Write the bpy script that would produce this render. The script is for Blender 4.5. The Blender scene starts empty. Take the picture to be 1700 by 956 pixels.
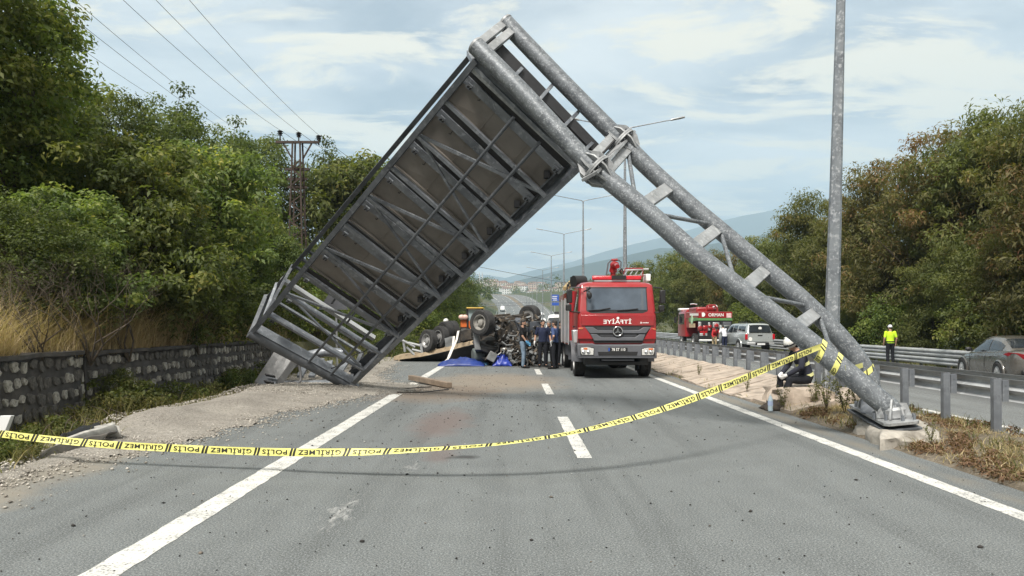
import bpy, math, random
import numpy as np
from mathutils import Vector, Matrix, noise as mnoise

C = bpy.context.scene
COL = C.collection
R = math.radians
random.seed(7)
RNG = np.random.default_rng(7)

# ------------------------------------------------------------------ camera
F, CX, HZ, CH = 1250.0, 850.0, 537.0, 1.65      # focal length (photo px), centre column, horizon row, eye height
cd = bpy.data.cameras.new('camera')
cd.sensor_width = 36.0
cd.lens = F * 36 / 1700
cd.shift_y = (HZ - 478) / 1700
cd.clip_start, cd.clip_end = 0.05, 30000
cam = bpy.data.objects.new('camera', cd)
cam.location = (0, 0, CH)
cam.rotation_euler = (R(90), 0, 0)
COL.objects.link(cam)
C.camera = cam

# ------------------------------------------------------------------ world, sun, exposure
SUN_EL, SUN_AZ = 52, 205                          # degrees; azimuth clockwise from +Y
w = bpy.data.worlds.new('World'); C.world = w; w.use_nodes = True
nt = w.node_tree; N = nt.nodes; L = nt.links
for n in list(N): N.remove(n)
out = N.new('ShaderNodeOutputWorld'); bg = N.new('ShaderNodeBackground')
bg.inputs['Strength'].default_value = 0.1
sky = N.new('ShaderNodeTexSky'); sky.sky_type = 'NISHITA'; sky.sun_disc = False
sky.sun_elevation = R(SUN_EL); sky.sun_rotation = R(SUN_AZ)
tc = N.new('ShaderNodeTexCoord')
sep = N.new('ShaderNodeSeparateXYZ'); L.new(tc.outputs['Generated'], sep.inputs[0])
def wmath(op, a, b=None, c=None, clamp=False):
    n = N.new('ShaderNodeMath'); n.operation = op; n.use_clamp = clamp
    for i, v in enumerate((a, b, c)):
        if v is None: continue
        if isinstance(v, (int, float)): n.inputs[i].default_value = v
        else: L.new(v, n.inputs[i])
    return n.outputs[0]
zc = wmath('MAXIMUM', sep.outputs[2], 0.0)
den = wmath('ADD', zc, 0.10)
u_ = wmath('DIVIDE', sep.outputs[0], den); v_ = wmath('DIVIDE', sep.outputs[1], den)
cmb = N.new('ShaderNodeCombineXYZ'); L.new(u_, cmb.inputs[0]); L.new(v_, cmb.inputs[1])
def wnoise(scale, detail, rough, off, dist=0.0, sx=1.0):
    mp = N.new('ShaderNodeMapping'); mp.inputs['Location'].default_value = off
    mp.inputs['Scale'].default_value = (sx, 1.0, 1)
    L.new(cmb.outputs[0], mp.inputs[0])
    n = N.new('ShaderNodeTexNoise'); n.inputs['Scale'].default_value = scale
    n.inputs['Detail'].default_value = detail; n.inputs['Roughness'].default_value = rough
    n.inputs['Distortion'].default_value = dist
    L.new(mp.outputs[0], n.inputs['Vector']); return n.outputs['Fac']
def wramp(fac, stops):
    r = N.new('ShaderNodeValToRGB'); el = r.color_ramp.elements
    while len(el) < len(stops): el.new(0.5)
    for e, (p, c) in zip(el, stops): e.position = p; e.color = (*c, 1)
    L.new(fac, r.inputs[0]); return r.outputs[0]
def wmix(fac, a, b):
    n = N.new('ShaderNodeMix'); n.data_type = 'RGBA'
    if isinstance(fac, (int, float)): n.inputs[0].default_value = fac
    else: L.new(fac, n.inputs[0])
    for i, v in ((6, a), (7, b)):
        if isinstance(v, tuple): n.inputs[i].default_value = (*v, 1)
        else: L.new(v, n.inputs[i])
    return n.outputs[2]
SK = 10.0                                          # cloud radiances are written for strength 1, background runs at 0.1
def k3(*c): return tuple(x * SK for x in c)
nA = wnoise(1.25, 10, 0.60, (3.1, 0.7, 0), 0.35, 0.72)      # thick and thin parts of the deck
nB = wnoise(2.9, 11, 0.66, (7.4, 2.2, 0), 0.5, 0.55)     # bright broken edges
nC = wnoise(0.33, 4, 0.5, (1.3, 5.2, 0), 0.2)
mixn = wmath('ADD', wmath('MULTIPLY', nA, 0.7), wmath('MULTIPLY', nC, 0.3))
deck = wramp(mixn, [(0.38, k3(0.50, 0.49, 0.465)), (0.45, k3(0.40, 0.40, 0.39)), (0.51, k3(0.275, 0.285, 0.298)), (0.58, k3(0.145, 0.162, 0.188))])
em = wmath('SUBTRACT', wmath('MULTIPLY', nB, 1.3), wmath('MULTIPLY', nC, 0.55))
edge = wramp(em, [(0.39, (0, 0, 0)), (0.44, (0.5, 0.5, 0.5)), (0.50, (1, 1, 1))])
deck2 = wmix(edge, deck, k3(0.62, 0.535, 0.375))
low = wramp(zc, [(0.0, (0.9, 0.9, 0.9)), (0.07, (0.7, 0.7, 0.7)), (0.19, (0, 0, 0))])
deck3 = wmix(0.08, deck2, sky.outputs[0])
fin = wmix(low, deck3, wmix(0.45, k3(0.29, 0.345, 0.39), deck3))
L.new(fin, bg.inputs['Color']); L.new(bg.outputs[0], out.inputs[0])

sd = bpy.data.lights.new('sun', 'SUN'); sd.energy = 2.8; sd.angle = R(16); sd.color = (1, 0.95, 0.87)
sun = bpy.data.objects.new('sun', sd); COL.objects.link(sun)
sdir = Vector((math.sin(R(SUN_AZ)) * math.cos(R(SUN_EL)), math.cos(R(SUN_AZ)) * math.cos(R(SUN_EL)), math.sin(R(SUN_EL))))
sun.rotation_euler = sdir.to_track_quat('Z', 'Y').to_euler()
sun.location = (0, 0, 60)

C.view_settings.view_transform = 'Standard'; C.view_settings.look = 'None'
C.view_settings.exposure = 1.08; C.view_settings.gamma = 1; C.view_settings.use_curve_mapping = False
cy = C.cycles
cy.use_denoising = True
cy.max_bounces = 6; cy.diffuse_bounces = 3; cy.glossy_bounces = 3; cy.transmission_bounces = 4; cy.transparent_max_bounces = 6
cy.volume_bounces = 2
cy.caustics_reflective = False; cy.caustics_refractive = False

# ------------------------------------------------------------------ helpers
def P(px, py, Y):
    """the point seen at photo pixel (px, py) at depth Y"""
    return Vector(((px - CX) * Y / F, Y, CH - (py - HZ) * Y / F))
def G(px, py, z=0.0):
    """the ground point at height z seen at a photo pixel"""
    return P(px, py, F * (CH - z) / (py - HZ))
def lerp(a, b, t): return a + (b - a) * t

ORIGIN = {}
def thing(name, label, cat, loc=(0, 0, 0), rz=0.0, group=None):
    o = bpy.data.objects.new(name, None); COL.objects.link(o)
    o.empty_display_size = 0.2
    o.location = loc; o.rotation_euler = (0, 0, rz)
    tag(o, label, cat, group); ORIGIN[o.name] = Vector(loc)
    return o
def tag(o, label=None, cat=None, group=None, kind=None):
    if label: o['label'] = label
    if cat: o['category'] = cat
    if group: o['group'] = group
    if kind: o['kind'] = kind
    return o

class MB:
    """collects shapes for one mesh"""
    def __init__(s): s.v = []; s.f = []; s.m = []; s.mi = 0
    def add(s, vs, fs):
        b = len(s.v); s.v += [Vector(v) for v in vs]
        for f in fs: s.f.append([i + b for i in f]); s.m.append(s.mi)
        return s
    def box(s, c, d, rot=None, top=1.0):
        c = Vector(c); x, y, z = d[0] / 2, d[1] / 2, d[2] / 2
        vs = [Vector(p) for p in ((-x, -y, -z), (x, -y, -z), (x, y, -z), (-x, y, -z), (-x * top, -y * top, z), (x * top, -y * top, z), (x * top, y * top, z), (-x * top, y * top, z))]
        if rot is not None: vs = [rot @ v for v in vs]
        return s.add([c + v for v in vs], [(0, 3, 2, 1), (4, 5, 6, 7), (0, 1, 5, 4), (1, 2, 6, 5), (2, 3, 7, 6), (3, 0, 4, 7)])
    def frame(s, p, q, up):
        p, q, up = Vector(p), Vector(q), Vector(up)
        d = (q - p).normalized(); x = d.cross(up)
        if x.length < 1e-4: x = d.cross(Vector((1, 0.3, 0.2)))
        x.normalize(); y = x.cross(d).normalized()
        return d, x, y
    def beam(s, p, q, wx, wy, up=(0, 0, 1)):
        h, k = wx / 2, wy / 2
        return s.extr([(-h, -k), (h, -k), (h, k), (-h, k)], p, q, up)
    def extr(s, prof, p, q, up=(0, 0, 1), cap=True):
        d, x, y = s.frame(p, q, up); n = len(prof)
        vs = [Vector(p) + x * a + y * b for a, b in prof] + [Vector(q) + x * a + y * b for a, b in prof]
        fs = [(i, (i + 1) % n, n + (i + 1) % n, n + i) for i in range(n)]
        if cap: fs += [tuple(range(n))[::-1], tuple(range(n, 2 * n))]
        return s.add(vs, fs)
    def channel(s, p, q, wd, dp, t=0.012, up=(0, 0, 1)):
        """U section: web of width wd (x), flanges of depth dp (y)"""
        h = wd / 2
        return s.extr([(-h, 0), (h, 0), (h, dp), (h - t, dp), (h - t, t), (-h + t, t), (-h + t, dp), (-h, dp)], p, q, up)
    def tube(s, pts, r, n=12, cap=True):
        pts = [Vector(p) for p in pts]; m = len(pts)
        rs = r if isinstance(r, (list, tuple)) else [r] * m
        tang = []
        for i in range(m):
            a = pts[max(0, i - 1)]; b = pts[min(m - 1, i + 1)]
            t = (b - a); tang.append(t.normalized() if t.length > 1e-9 else Vector((0, 0, 1)))
        x = tang[0].orthogonal().normalized(); vs = []
        for i in range(m):
            x = (x - tang[i] * x.dot(tang[i]))
            x = x.normalized() if x.length > 1e-6 else tang[i].orthogonal().normalized()
            y = tang[i].cross(x)
            rr = rs[i] if isinstance(rs[i], (list, tuple)) else (rs[i], rs[i])
            for k in range(n):
                a = 2 * math.pi * k / n
                vs.append(pts[i] + x * (math.cos(a) * rr[0]) + y * (math.sin(a) * rr[1]))
        fs = [(i * n + k, i * n + (k + 1) % n, (i + 1) * n + (k + 1) % n, (i + 1) * n + k) for i in range(m - 1) for k in range(n)]
        if cap: fs += [tuple(range(n))[::-1], tuple(range((m - 1) * n, m * n))]
        return s.add(vs, fs)
    def ell(s, c, r, n=12, m=8, rot=None):
        c = Vector(c); r = (r, r, r) if isinstance(r, (int, float)) else r
        vs = []
        for j in range(m + 1):
            th = math.pi * j / m
            for k in range(n):
                a = 2 * math.pi * k / n
                v = Vector((r[0] * math.sin(th) * math.cos(a), r[1] * math.sin(th) * math.sin(a), r[2] * math.cos(th)))
                vs.append(c + (rot @ v if rot is not None else v))
        fs = [(j * n + k, (j + 1) * n + k, (j + 1) * n + (k + 1) % n, j * n + (k + 1) % n) for j in range(m) for k in range(n)]
        return s.add(vs, fs)
    def prism(s, poly, vec):
        poly = [Vector(p) for p in poly]; n = len(poly); vec = Vector(vec)
        vs = poly + [p + vec for p in poly]
        fs = [tuple(range(n))[::-1], tuple(range(n, 2 * n))] + [(i, (i + 1) % n, n + (i + 1) % n, n + i) for i in range(n)]
        return s.add(vs, fs)
    def slab(s, a, b, c, d, t):
        """a four-cornered plate of thickness t"""
        a, b, c, d = map(Vector, (a, b, c, d))
        nn = ((c - a).cross(d - b)).normalized() * t
        return s.prism([a, b, c, d], nn)
    def lathe(s, prof, o, axis, n=20):
        """prof: (radius, distance along axis)"""
        o = Vector(o); ax = Vector(axis).normalized(); x = ax.orthogonal().normalized(); y = ax.cross(x); vs = []
        for r, h in prof:
            for k in range(n):
                a = 2 * math.pi * k / n
                vs.append(o + ax * h + (x * math.cos(a) + y * math.sin(a)) * r)
        fs = [(i * n + k, i * n + (k + 1) % n, (i + 1) * n + (k + 1) % n, (i + 1) * n + k) for i in range(len(prof) - 1) for k in range(n)]
        return s.add(vs, fs)
    def loft(s, rings, close=True, cap=True):
        n = len(rings[0]); vs = [v for r in rings for v in r]
        kk = n if close else n - 1
        fs = [(i * n + k, i * n + (k + 1) % n, (i + 1) * n + (k + 1) % n, (i + 1) * n + k) for i in range(len(rings) - 1) for k in range(kk)]
        if cap: fs += [tuple(range(n))[::-1], tuple(range((len(rings) - 1) * n, len(rings) * n))]
        return s.add(vs, fs)
    def mesh(s, name, mats, off=Vector((0, 0, 0)), smooth=None):
        me = bpy.data.meshes.new(name)
        me.from_pydata([tuple(v - off) for v in s.v], [], s.f)
        mats = mats if isinstance(mats, (list, tuple)) else [mats]
        for m in mats: me.materials.append(m)
        if len(mats) > 1: me.polygons.foreach_set('material_index', s.m)
        fix_normals(me)
        if smooth is not None:
            me.shade_smooth(); me.set_sharp_from_angle(angle=R(smooth))
        return me
    def build(s, name, mats, parent=None, smooth=38, local=False, bevel=0.0, off=None):
        o_ = Vector((0, 0, 0))
        if off is not None: o_ = Vector(off)
        elif parent is not None and not local:
            r = parent
            while r.parent: r = r.parent
            o_ = ORIGIN.get(r.name, o_)
        ob = bpy.data.objects.new(name, s.mesh(name, mats, o_, smooth)); COL.objects.link(ob)
        if parent is not None: ob.parent = parent
        elif off is not None: ob.location = off
        if bevel:
            b = ob.modifiers.new('bevel', 'BEVEL'); b.width = bevel; b.segments = 2; b.limit_method = 'ANGLE'; b.angle_limit = R(40)
        return ob
def fix_normals(me):
    import bmesh
    bm = bmesh.new(); bm.from_mesh(me); bmesh.ops.recalc_face_normals(bm, faces=bm.faces); bm.to_mesh(me); bm.free()

def fast(name, co, quads, mats, attr=None, smooth=False, mi=None):
    """numpy mesh: co (n,3), quads (m,4 or 3)"""
    me = bpy.data.meshes.new(name); k = quads.shape[1]
    me.vertices.add(len(co)); me.vertices.foreach_set('co', np.asarray(co, np.float32).ravel())
    me.loops.add(quads.size); me.loops.foreach_set('vertex_index', quads.astype(np.int32).ravel())
    me.polygons.add(len(quads)); me.polygons.foreach_set('loop_start', np.arange(0, quads.size, k, dtype=np.int32))
    for m in (mats if isinstance(mats, (list, tuple)) else [mats]): me.materials.append(m)
    if mi is not None: me.polygons.foreach_set('material_index', mi.astype(np.int32))
    me.update(calc_edges=True)
    if attr is not None:
        a = me.attributes.new('tint', 'FLOAT', 'FACE'); a.data.foreach_set('value', attr.astype(np.float32))
    if smooth: me.shade_smooth()
    return me
def put(name, me, parent=None, loc=None, rz=0.0, sc=1.0):
    o = bpy.data.objects.new(name, me); COL.objects.link(o)
    if parent is not None: o.parent = parent
    if loc is not None: o.location = loc
    o.rotation_euler = (0, 0, rz); o.scale = (sc, sc, sc) if isinstance(sc, (int, float)) else sc
    return o

def text_shape(body, h, depth=0.004, mirror=False, bold=0.0, space=1.0):
    """letters as (verts, faces): x right, y up, z out; h is the cap height, centred on x"""
    cu = bpy.data.curves.new('lettering', 'FONT'); cu.body = body; cu.align_x = 'CENTER'; cu.size = 1.0
    cu.extrude = 0.0; cu.offset = bold; cu.resolution_u = 3; cu.space_character = space
    ob = bpy.data.objects.new('lettering', cu); COL.objects.link(ob)
    bpy.context.view_layer.update()
    dg = bpy.context.evaluated_depsgraph_get()
    me = bpy.data.meshes.new_from_object(ob.evaluated_get(dg))
    vs = [v.co.copy() for v in me.vertices]; fs = [list(p.vertices) for p in me.polygons]
    bpy.data.objects.remove(ob); bpy.data.curves.remove(cu); bpy.data.meshes.remove(me)
    s_ = h / 0.70
    vs = [Vector((v.x * s_ * (-1 if mirror else 1), v.y * s_, depth)) for v in vs]
    return vs, fs
def put_text(mb, body, o, ex, ey, h, mirror=False, bold=0.0, gap=0.004, wscale=1.0, space=1.0):
    vs, fs = text_shape(body, h, 0.0, mirror, bold, space)
    ex, ey = Vector(ex).normalized(), Vector(ey).normalized(); nz = ex.cross(ey)
    if not mirror: pass
    return mb.add([Vector(o) + ex * (v.x * wscale) + ey * v.y + nz * gap for v in vs], fs)

# ------------------------------------------------------------------ materials
MATS = {}
class MT:
    """small node builder"""
    def __init__(s, name):
        s.m = bpy.data.materials.new(name); s.m.use_nodes = True; s.t = s.m.node_tree; s.n = s.t.nodes; s.l = s.t.links
        s.b = s.n['Principled BSDF']; s.out = s.n['Material Output']
        s.tc = s.n.new('ShaderNodeTexCoord'); MATS[name] = s.m
    def coord(s, scale=(1, 1, 1), rot=(0, 0, 0)):
        mp = s.n.new('ShaderNodeMapping'); mp.inputs['Scale'].default_value = scale; mp.inputs['Rotation'].default_value = rot
        s.l.new(s.tc.outputs['Object'], mp.inputs[0]); return mp.outputs[0]
    def noise(s, scale, detail=4, rough=0.55, vec=None, dist=0.0):
        n = s.n.new('ShaderNodeTexNoise'); n.inputs['Scale'].default_value = scale; n.inputs['Detail'].default_value = detail
        n.inputs['Roughness'].default_value = rough; n.inputs['Distortion'].default_value = dist
        s.l.new(vec if vec is not None else s.tc.outputs['Object'], n.inputs['Vector']); return n.outputs['Fac']
    def voro(s, scale, feat='F1', vec=None, outp='Distance'):
        n = s.n.new('ShaderNodeTexVoronoi'); n.feature = feat; n.inputs['Scale'].default_value = scale
        s.l.new(vec if vec is not None else s.tc.outputs['Object'], n.inputs['Vector']); return n.outputs[outp]
    def ramp(s, fac, stops):
        r = s.n.new('ShaderNodeValToRGB'); el = r.color_ramp.elements
        while len(el) < len(stops): el.new(0.5)
        for e, (p, c) in zip(el, stops):
            e.position = p; e.color = (c, c, c, 1) if isinstance(c, (int, float)) else (*c, 1)
        s.l.new(fac, r.inputs[0]); return r.outputs[0]
    def mix(s, fac, a, b, mode='MIX'):
        n = s.n.new('ShaderNodeMix'); n.data_type = 'RGBA'; n.blend_type = mode
        s.set(n.inputs[0], fac); s.set(n.inputs[6], a); s.set(n.inputs[7], b); return n.outputs[2]
    def math(s, op, a, b=None, clamp=False):
        n = s.n.new('ShaderNodeMath'); n.operation = op; n.use_clamp = clamp
        s.set(n.inputs[0], a)
        if b is not None: s.set(n.inputs[1], b)
        return n.outputs[0]
    def set(s, sock, v):
        if isinstance(v, tuple): sock.default_value = (*v, 1) if len(v) == 3 and sock.type == 'RGBA' else v
        elif isinstance(v, (int, float)): sock.default_value = v
        else: s.l.new(v, sock)
    def bump(s, h, strength=0.3, dist=0.01):
        b = s.n.new('ShaderNodeBump'); b.inputs['Strength'].default_value = strength; b.inputs['Distance'].default_value = dist
        s.l.new(h, b.inputs['Height']); s.l.new(b.outputs[0], s.b.inputs['Normal'])
    def fin(s, color, rough=0.6, metal=0.0, spec=None, coat=0.0):
        s.set(s.b.inputs['Base Color'], color); s.set(s.b.inputs['Roughness'], rough); s.set(s.b.inputs['Metallic'], metal)
        if spec is not None: s.b.inputs['Specular IOR Level'].default_value = spec
        if coat: s.b.inputs['Coat Weight'].default_value = coat; s.b.inputs['Coat Roughness'].default_value = 0.08
        return s.m
def mat(name, col, rough=0.6, metal=0.0, var=0.25, scale=6.0, bump=0.0, dirt=None, dirt_amt=0.0, coat=0.0, spec=None, fine=None):
    """a plain surface with mottling, optional dirt and fine relief"""
    if name in MATS: return MATS[name]
    t = MT(name)
    n1 = t.noise(scale, 6, 0.6)
    lo = tuple(max(0, c * (1 - var)) for c in col); hi = tuple(min(1, c * (1 + var)) for c in col)
    c = t.ramp(n1, [(0.3, lo), (0.7, hi)])
    if dirt:
        n2 = t.noise(scale * 0.45 + 0.7, 7, 0.65)
        c = t.mix(t.ramp(n2, [(0.48, 0.0), (0.72, dirt_amt)]), c, dirt)
    r = t.ramp(t.noise(scale * 1.7, 4), [(0.3, max(0.03, rough * 0.85)), (0.7, min(1, rough * 1.15))])
    if bump: t.bump(t.noise(fine or scale * 8, 5, 0.65), bump, 0.01)
    return t.fin(c, r, metal, spec, coat)
def glass_mat(name, col=(0.02, 0.025, 0.03), rough=0.04):
    t = MT(name); t.b.inputs['Specular IOR Level'].default_value = 0.75
    return t.fin(t.ramp(t.noise(1.5, 3), [(0.35, tuple(c * 0.8 for c in col)), (0.7, tuple(c * 1.3 for c in col))]), rough)

def galv(name, base=(0.34, 0.37, 0.40), fleck=(0.62, 0.65, 0.68), dark=(0.20, 0.225, 0.25), scale=9.0, metal=0.35, rough=0.48):
    t = MT(name)
    c = t.ramp(t.noise(scale * 0.35, 5, 0.6), [(0.32, dark), (0.52, base), (0.72, tuple(b * 1.15 for b in base))])
    v = t.voro(scale * 3.2, 'F1', None, 'Color'); 
    sp = t.math('MULTIPLY', t.ramp(v, [(0.35, 0.0), (0.8, 1.0)]), t.ramp(t.noise(scale * 1.3, 6, 0.7), [(0.47, 0.0), (0.60, 0.85)]))
    c = t.mix(sp, c, fleck)
    t.bump(t.noise(scale * 6, 4), 0.06, 0.004)
    return t.fin(c, t.ramp(v, [(0.2, rough * 0.8), (0.8, rough * 1.2)]), metal)
M_galv = galv('galvanised_tube', (0.155, 0.17, 0.185), (0.42, 0.44, 0.46), (0.092, 0.102, 0.114), 20.0)
M_galvp = galv('galvanised_plate', (0.33, 0.34, 0.35), (0.47, 0.49, 0.50), (0.21, 0.22, 0.225), 6.0, 0.3, 0.5)
M_galvs = galv('galvanised_section', (0.185, 0.20, 0.222), (0.34, 0.36, 0.385), (0.105, 0.116, 0.135), 5.0, 0.35, 0.5)
M_galvw = galv('worn_grey_steel', (0.17, 0.172, 0.175), (0.26, 0.265, 0.27), (0.10, 0.10, 0.105), 3.0, 0.2, 0.55)
M_galvd = galv('weathered_chord', (0.098, 0.107, 0.12), (0.165, 0.175, 0.19), (0.058, 0.065, 0.075), 4.0, 0.3, 0.55)
M_rail = galv('guardrail_zinc', (0.44, 0.455, 0.465), (0.54, 0.56, 0.57), (0.33, 0.34, 0.35), 3.0, 0.3, 0.5)
M_post = galv('guardrail_post_zinc', (0.165, 0.18, 0.20), (0.24, 0.26, 0.28), (0.11, 0.12, 0.138), 4.0, 0.25, 0.55)
M_pole = galv('lamp_pole_zinc', (0.20, 0.218, 0.235), (0.46, 0.48, 0.50), (0.12, 0.132, 0.148), 7.5, 0.3, 0.5)
M_panel = mat('sign_back_panel', (0.205, 0.186, 0.168), 0.5, 0.0, 0.16, 1.6, 0.05, (0.13, 0.112, 0.095), 0.6)
M_black = mat('dark_steel', (0.018, 0.018, 0.020), 0.6, 0.2, 0.3, 5)
M_white = mat('road_paint', (0.74, 0.74, 0.71), 0.7, 0, 0.06, 8, 0.1, (0.42, 0.42, 0.40), 0.5)
M_concrete = mat('concrete', (0.36, 0.335, 0.295), 0.9, 0, 0.28, 5, 0.8, (0.13, 0.115, 0.095), 0.9, fine=24)
M_rubber = mat('tyre_rubber', (0.022, 0.022, 0.023), 0.8, 0, 0.3, 9, 0.1, (0.09, 0.085, 0.075), 0.35)
M_rim = mat('wheel_rim_steel', (0.36, 0.36, 0.36), 0.45, 0.4, 0.2, 7, 0, (0.12, 0.11, 0.10), 0.6)
M_redp = mat('red_truck_paint', (0.28, 0.010, 0.014), 0.34, 0.0, 0.14, 2, 0, (0.20, 0.075, 0.06), 0.38, 0.5)
M_gray = mat('grey_truck_plastic', (0.095, 0.10, 0.115), 0.5, 0, 0.12, 4, 0, (0.14, 0.13, 0.12), 0.3)
M_blackp = mat('black_plastic', (0.012, 0.012, 0.013), 0.5, 0, 0.2, 5)
M_chrome = mat('chrome', (0.62, 0.63, 0.65), 0.15, 1.0, 0.08, 4)
M_alu = mat('aluminium', (0.55, 0.56, 0.57), 0.4, 0.6, 0.12, 4)
M_glass = glass_mat('dark_glass')
M_whitep = mat('white_paint', (0.72, 0.73, 0.73), 0.4, 0, 0.06, 3, 0, (0.5, 0.5, 0.48), 0.3, 0.3)
M_lens = mat('headlamp_lens', (0.62, 0.62, 0.60), 0.12, 0.2, 0.25, 14)
M_amber = mat('amber_lens', (0.55, 0.16, 0.06), 0.2, 0, 0.1, 8)
M_redl = mat('red_lens', (0.42, 0.012, 0.02), 0.15, 0, 0.2, 8)
M_letter = mat('white_lettering', (0.78, 0.78, 0.76), 0.5, 0, 0.04, 5)
M_tapeink = mat('tape_black_ink', (0.02, 0.02, 0.015), 0.5, 0, 0.2, 10)
M_mortar = mat('dark_mortar', (0.062, 0.060, 0.060), 0.95, 0, 0.45, 3.2, 0.6, (0.14, 0.13, 0.115), 0.7, fine=22)
M_stone_d = mat('dark_stone', (0.090, 0.087, 0.083), 0.9, 0, 0.5, 5, 0.6, (0.20, 0.19, 0.17), 0.75, fine=26)
M_stone_w = mat('pale_stone', (0.40, 0.39, 0.355), 0.9, 0, 0.3, 6, 0.5, (0.08, 0.075, 0.07), 0.95, fine=26)
M_bark = mat('bark', (0.075, 0.06, 0.045), 0.95, 0, 0.35, 7, 0.5)
M_rust = mat('rusty_steel', (0.05, 0.034, 0.026), 0.85, 0.1, 0.5, 4, 0.2, (0.05, 0.04, 0.035), 0.8)
# ------------------------------------------------------------------ terrain profile
def zr(Y):
    if Y <= 100: return 0.0
    if Y <= 390: return 5.84e-7 * (Y - 100) ** 3
    return 14.25 + 0.147 * 45 * (1 - math.exp(-(Y - 390) / 45))
def xc(Y):
    if Y <= 320: return 0.0
    if Y <= 520: return -0.0011 * (Y - 320) ** 2
    return -44.0 - 0.44 * (Y - 520)
def sst(a, b, x):
    t = min(1, max(0, (x - a) / (b - a))); return t * t * (3 - 2 * t)
def hgt(X, Y):
    """ground sheet height"""
    x = X - xc(Y) if Y < 600 else X
    z = zr(Y)
    n = mnoise.noise(Vector((X * 0.15, Y * 0.15, 0.3)))
    if Y < 900:
        if x < -4.4:
            if x > -8.15: e = -0.05 - 0.22 * sst(-6.0, -6.9, x) * (1 - sst(26, 32, Y)) + (0.55 * sst(-5.6, -8.1, x) * sst(24, 30, Y))
            else: e = lerp(1.02, 0.9, sst(26, 34, Y)) + min(5.2, 0.40 * (-8.15 - x)) * sst(-8.1, -10, x) + 0.15 * n
            if x < -25: e *= 1 - 0.75 * sst(-25, -120, x)
        elif x > 17.6: e = -0.2 + min(2.0, 0.07 * (x - 17.6)) + 0.1 * n
        elif x > 7.45: e = -0.22
        else: e = -0.06
        z += e * (1 - sst(700, 900, Y))
    if Y > 600:
        z += 78 * math.exp(-((Y - 1750) / 520) ** 2) * (0.82 + 0.25 * mnoise.noise(Vector((X / 420, Y / 500, 1.7)))) - 10 * sst(600, 900, Y) * (1 - sst(1000, 1500, Y))
    if Y > 2300: z = lerp(z, 10, sst(2300, 3200, Y))
    return z

# grass and soil ground sheet
t = MT('ground_soil')
c = t.ramp(t.noise(0.35, 8, 0.65), [(0.3, (0.040, 0.055, 0.020)), (0.5, (0.085, 0.085, 0.035)), (0.7, (0.16, 0.135, 0.075))])
c = t.mix(t.ramp(t.noise(0.012, 6, 0.6), [(0.42, 0.0), (0.56, 0.8)]), c, (0.035, 0.06, 0.03))
t.bump(t.noise(3, 8, 0.7), 0.8, 0.1)
M_soil = t.fin(c, 0.95)
xs = [-8800, -6500, -4500, -3000, -2000, -1400, -1000, -700, -450, -300, -200, -130, -90, -60, -45, -35, -28, -24, -20, -17, -15, -13.5, -12, -11, -10, -9.3, -8.8, -8.4, -8.15, -8.0, -7.6, -7.1, -6.6, -6.1, -5.6, -5.0, -4.4, -2, 1, 4, 5.2, 6.2, 7.40, 7.5, 9, 12, 15, 17.5, 18.5, 20, 22, 25, 30, 36, 45, 60, 90, 130, 200, 300, 450, 700, 1000, 1400, 2000, 3000, 4500, 6500, 8800]
ys = list(np.arange(-40, 0, 8)) + list(np.arange(0, 44, 1.5)) + list(np.arange(44, 100, 4)) + list(np.arange(100, 600, 8)) + list(np.arange(600, 3000, 45)) + [3000, 3400, 4000, 5000, 6000, 7000, 8000, 8900]
co = np.array([(x + (xc(y) if y < 600 and abs(x) < 100 else 0), y, hgt(x + (xc(y) if y < 600 and abs(x) < 100 else 0), y)) for y in ys for x in xs])
nx = len(xs)
q = np.array([(j * nx + i, j * nx + i + 1, (j + 1) * nx + i + 1, (j + 1) * nx + i) for j in range(len(ys) - 1) for i in range(nx - 1)])
tag(put('ground', fast('ground', co, q, M_soil, smooth=True)), 'earth and rough grass either side of the motorway', kind='structure')

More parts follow.
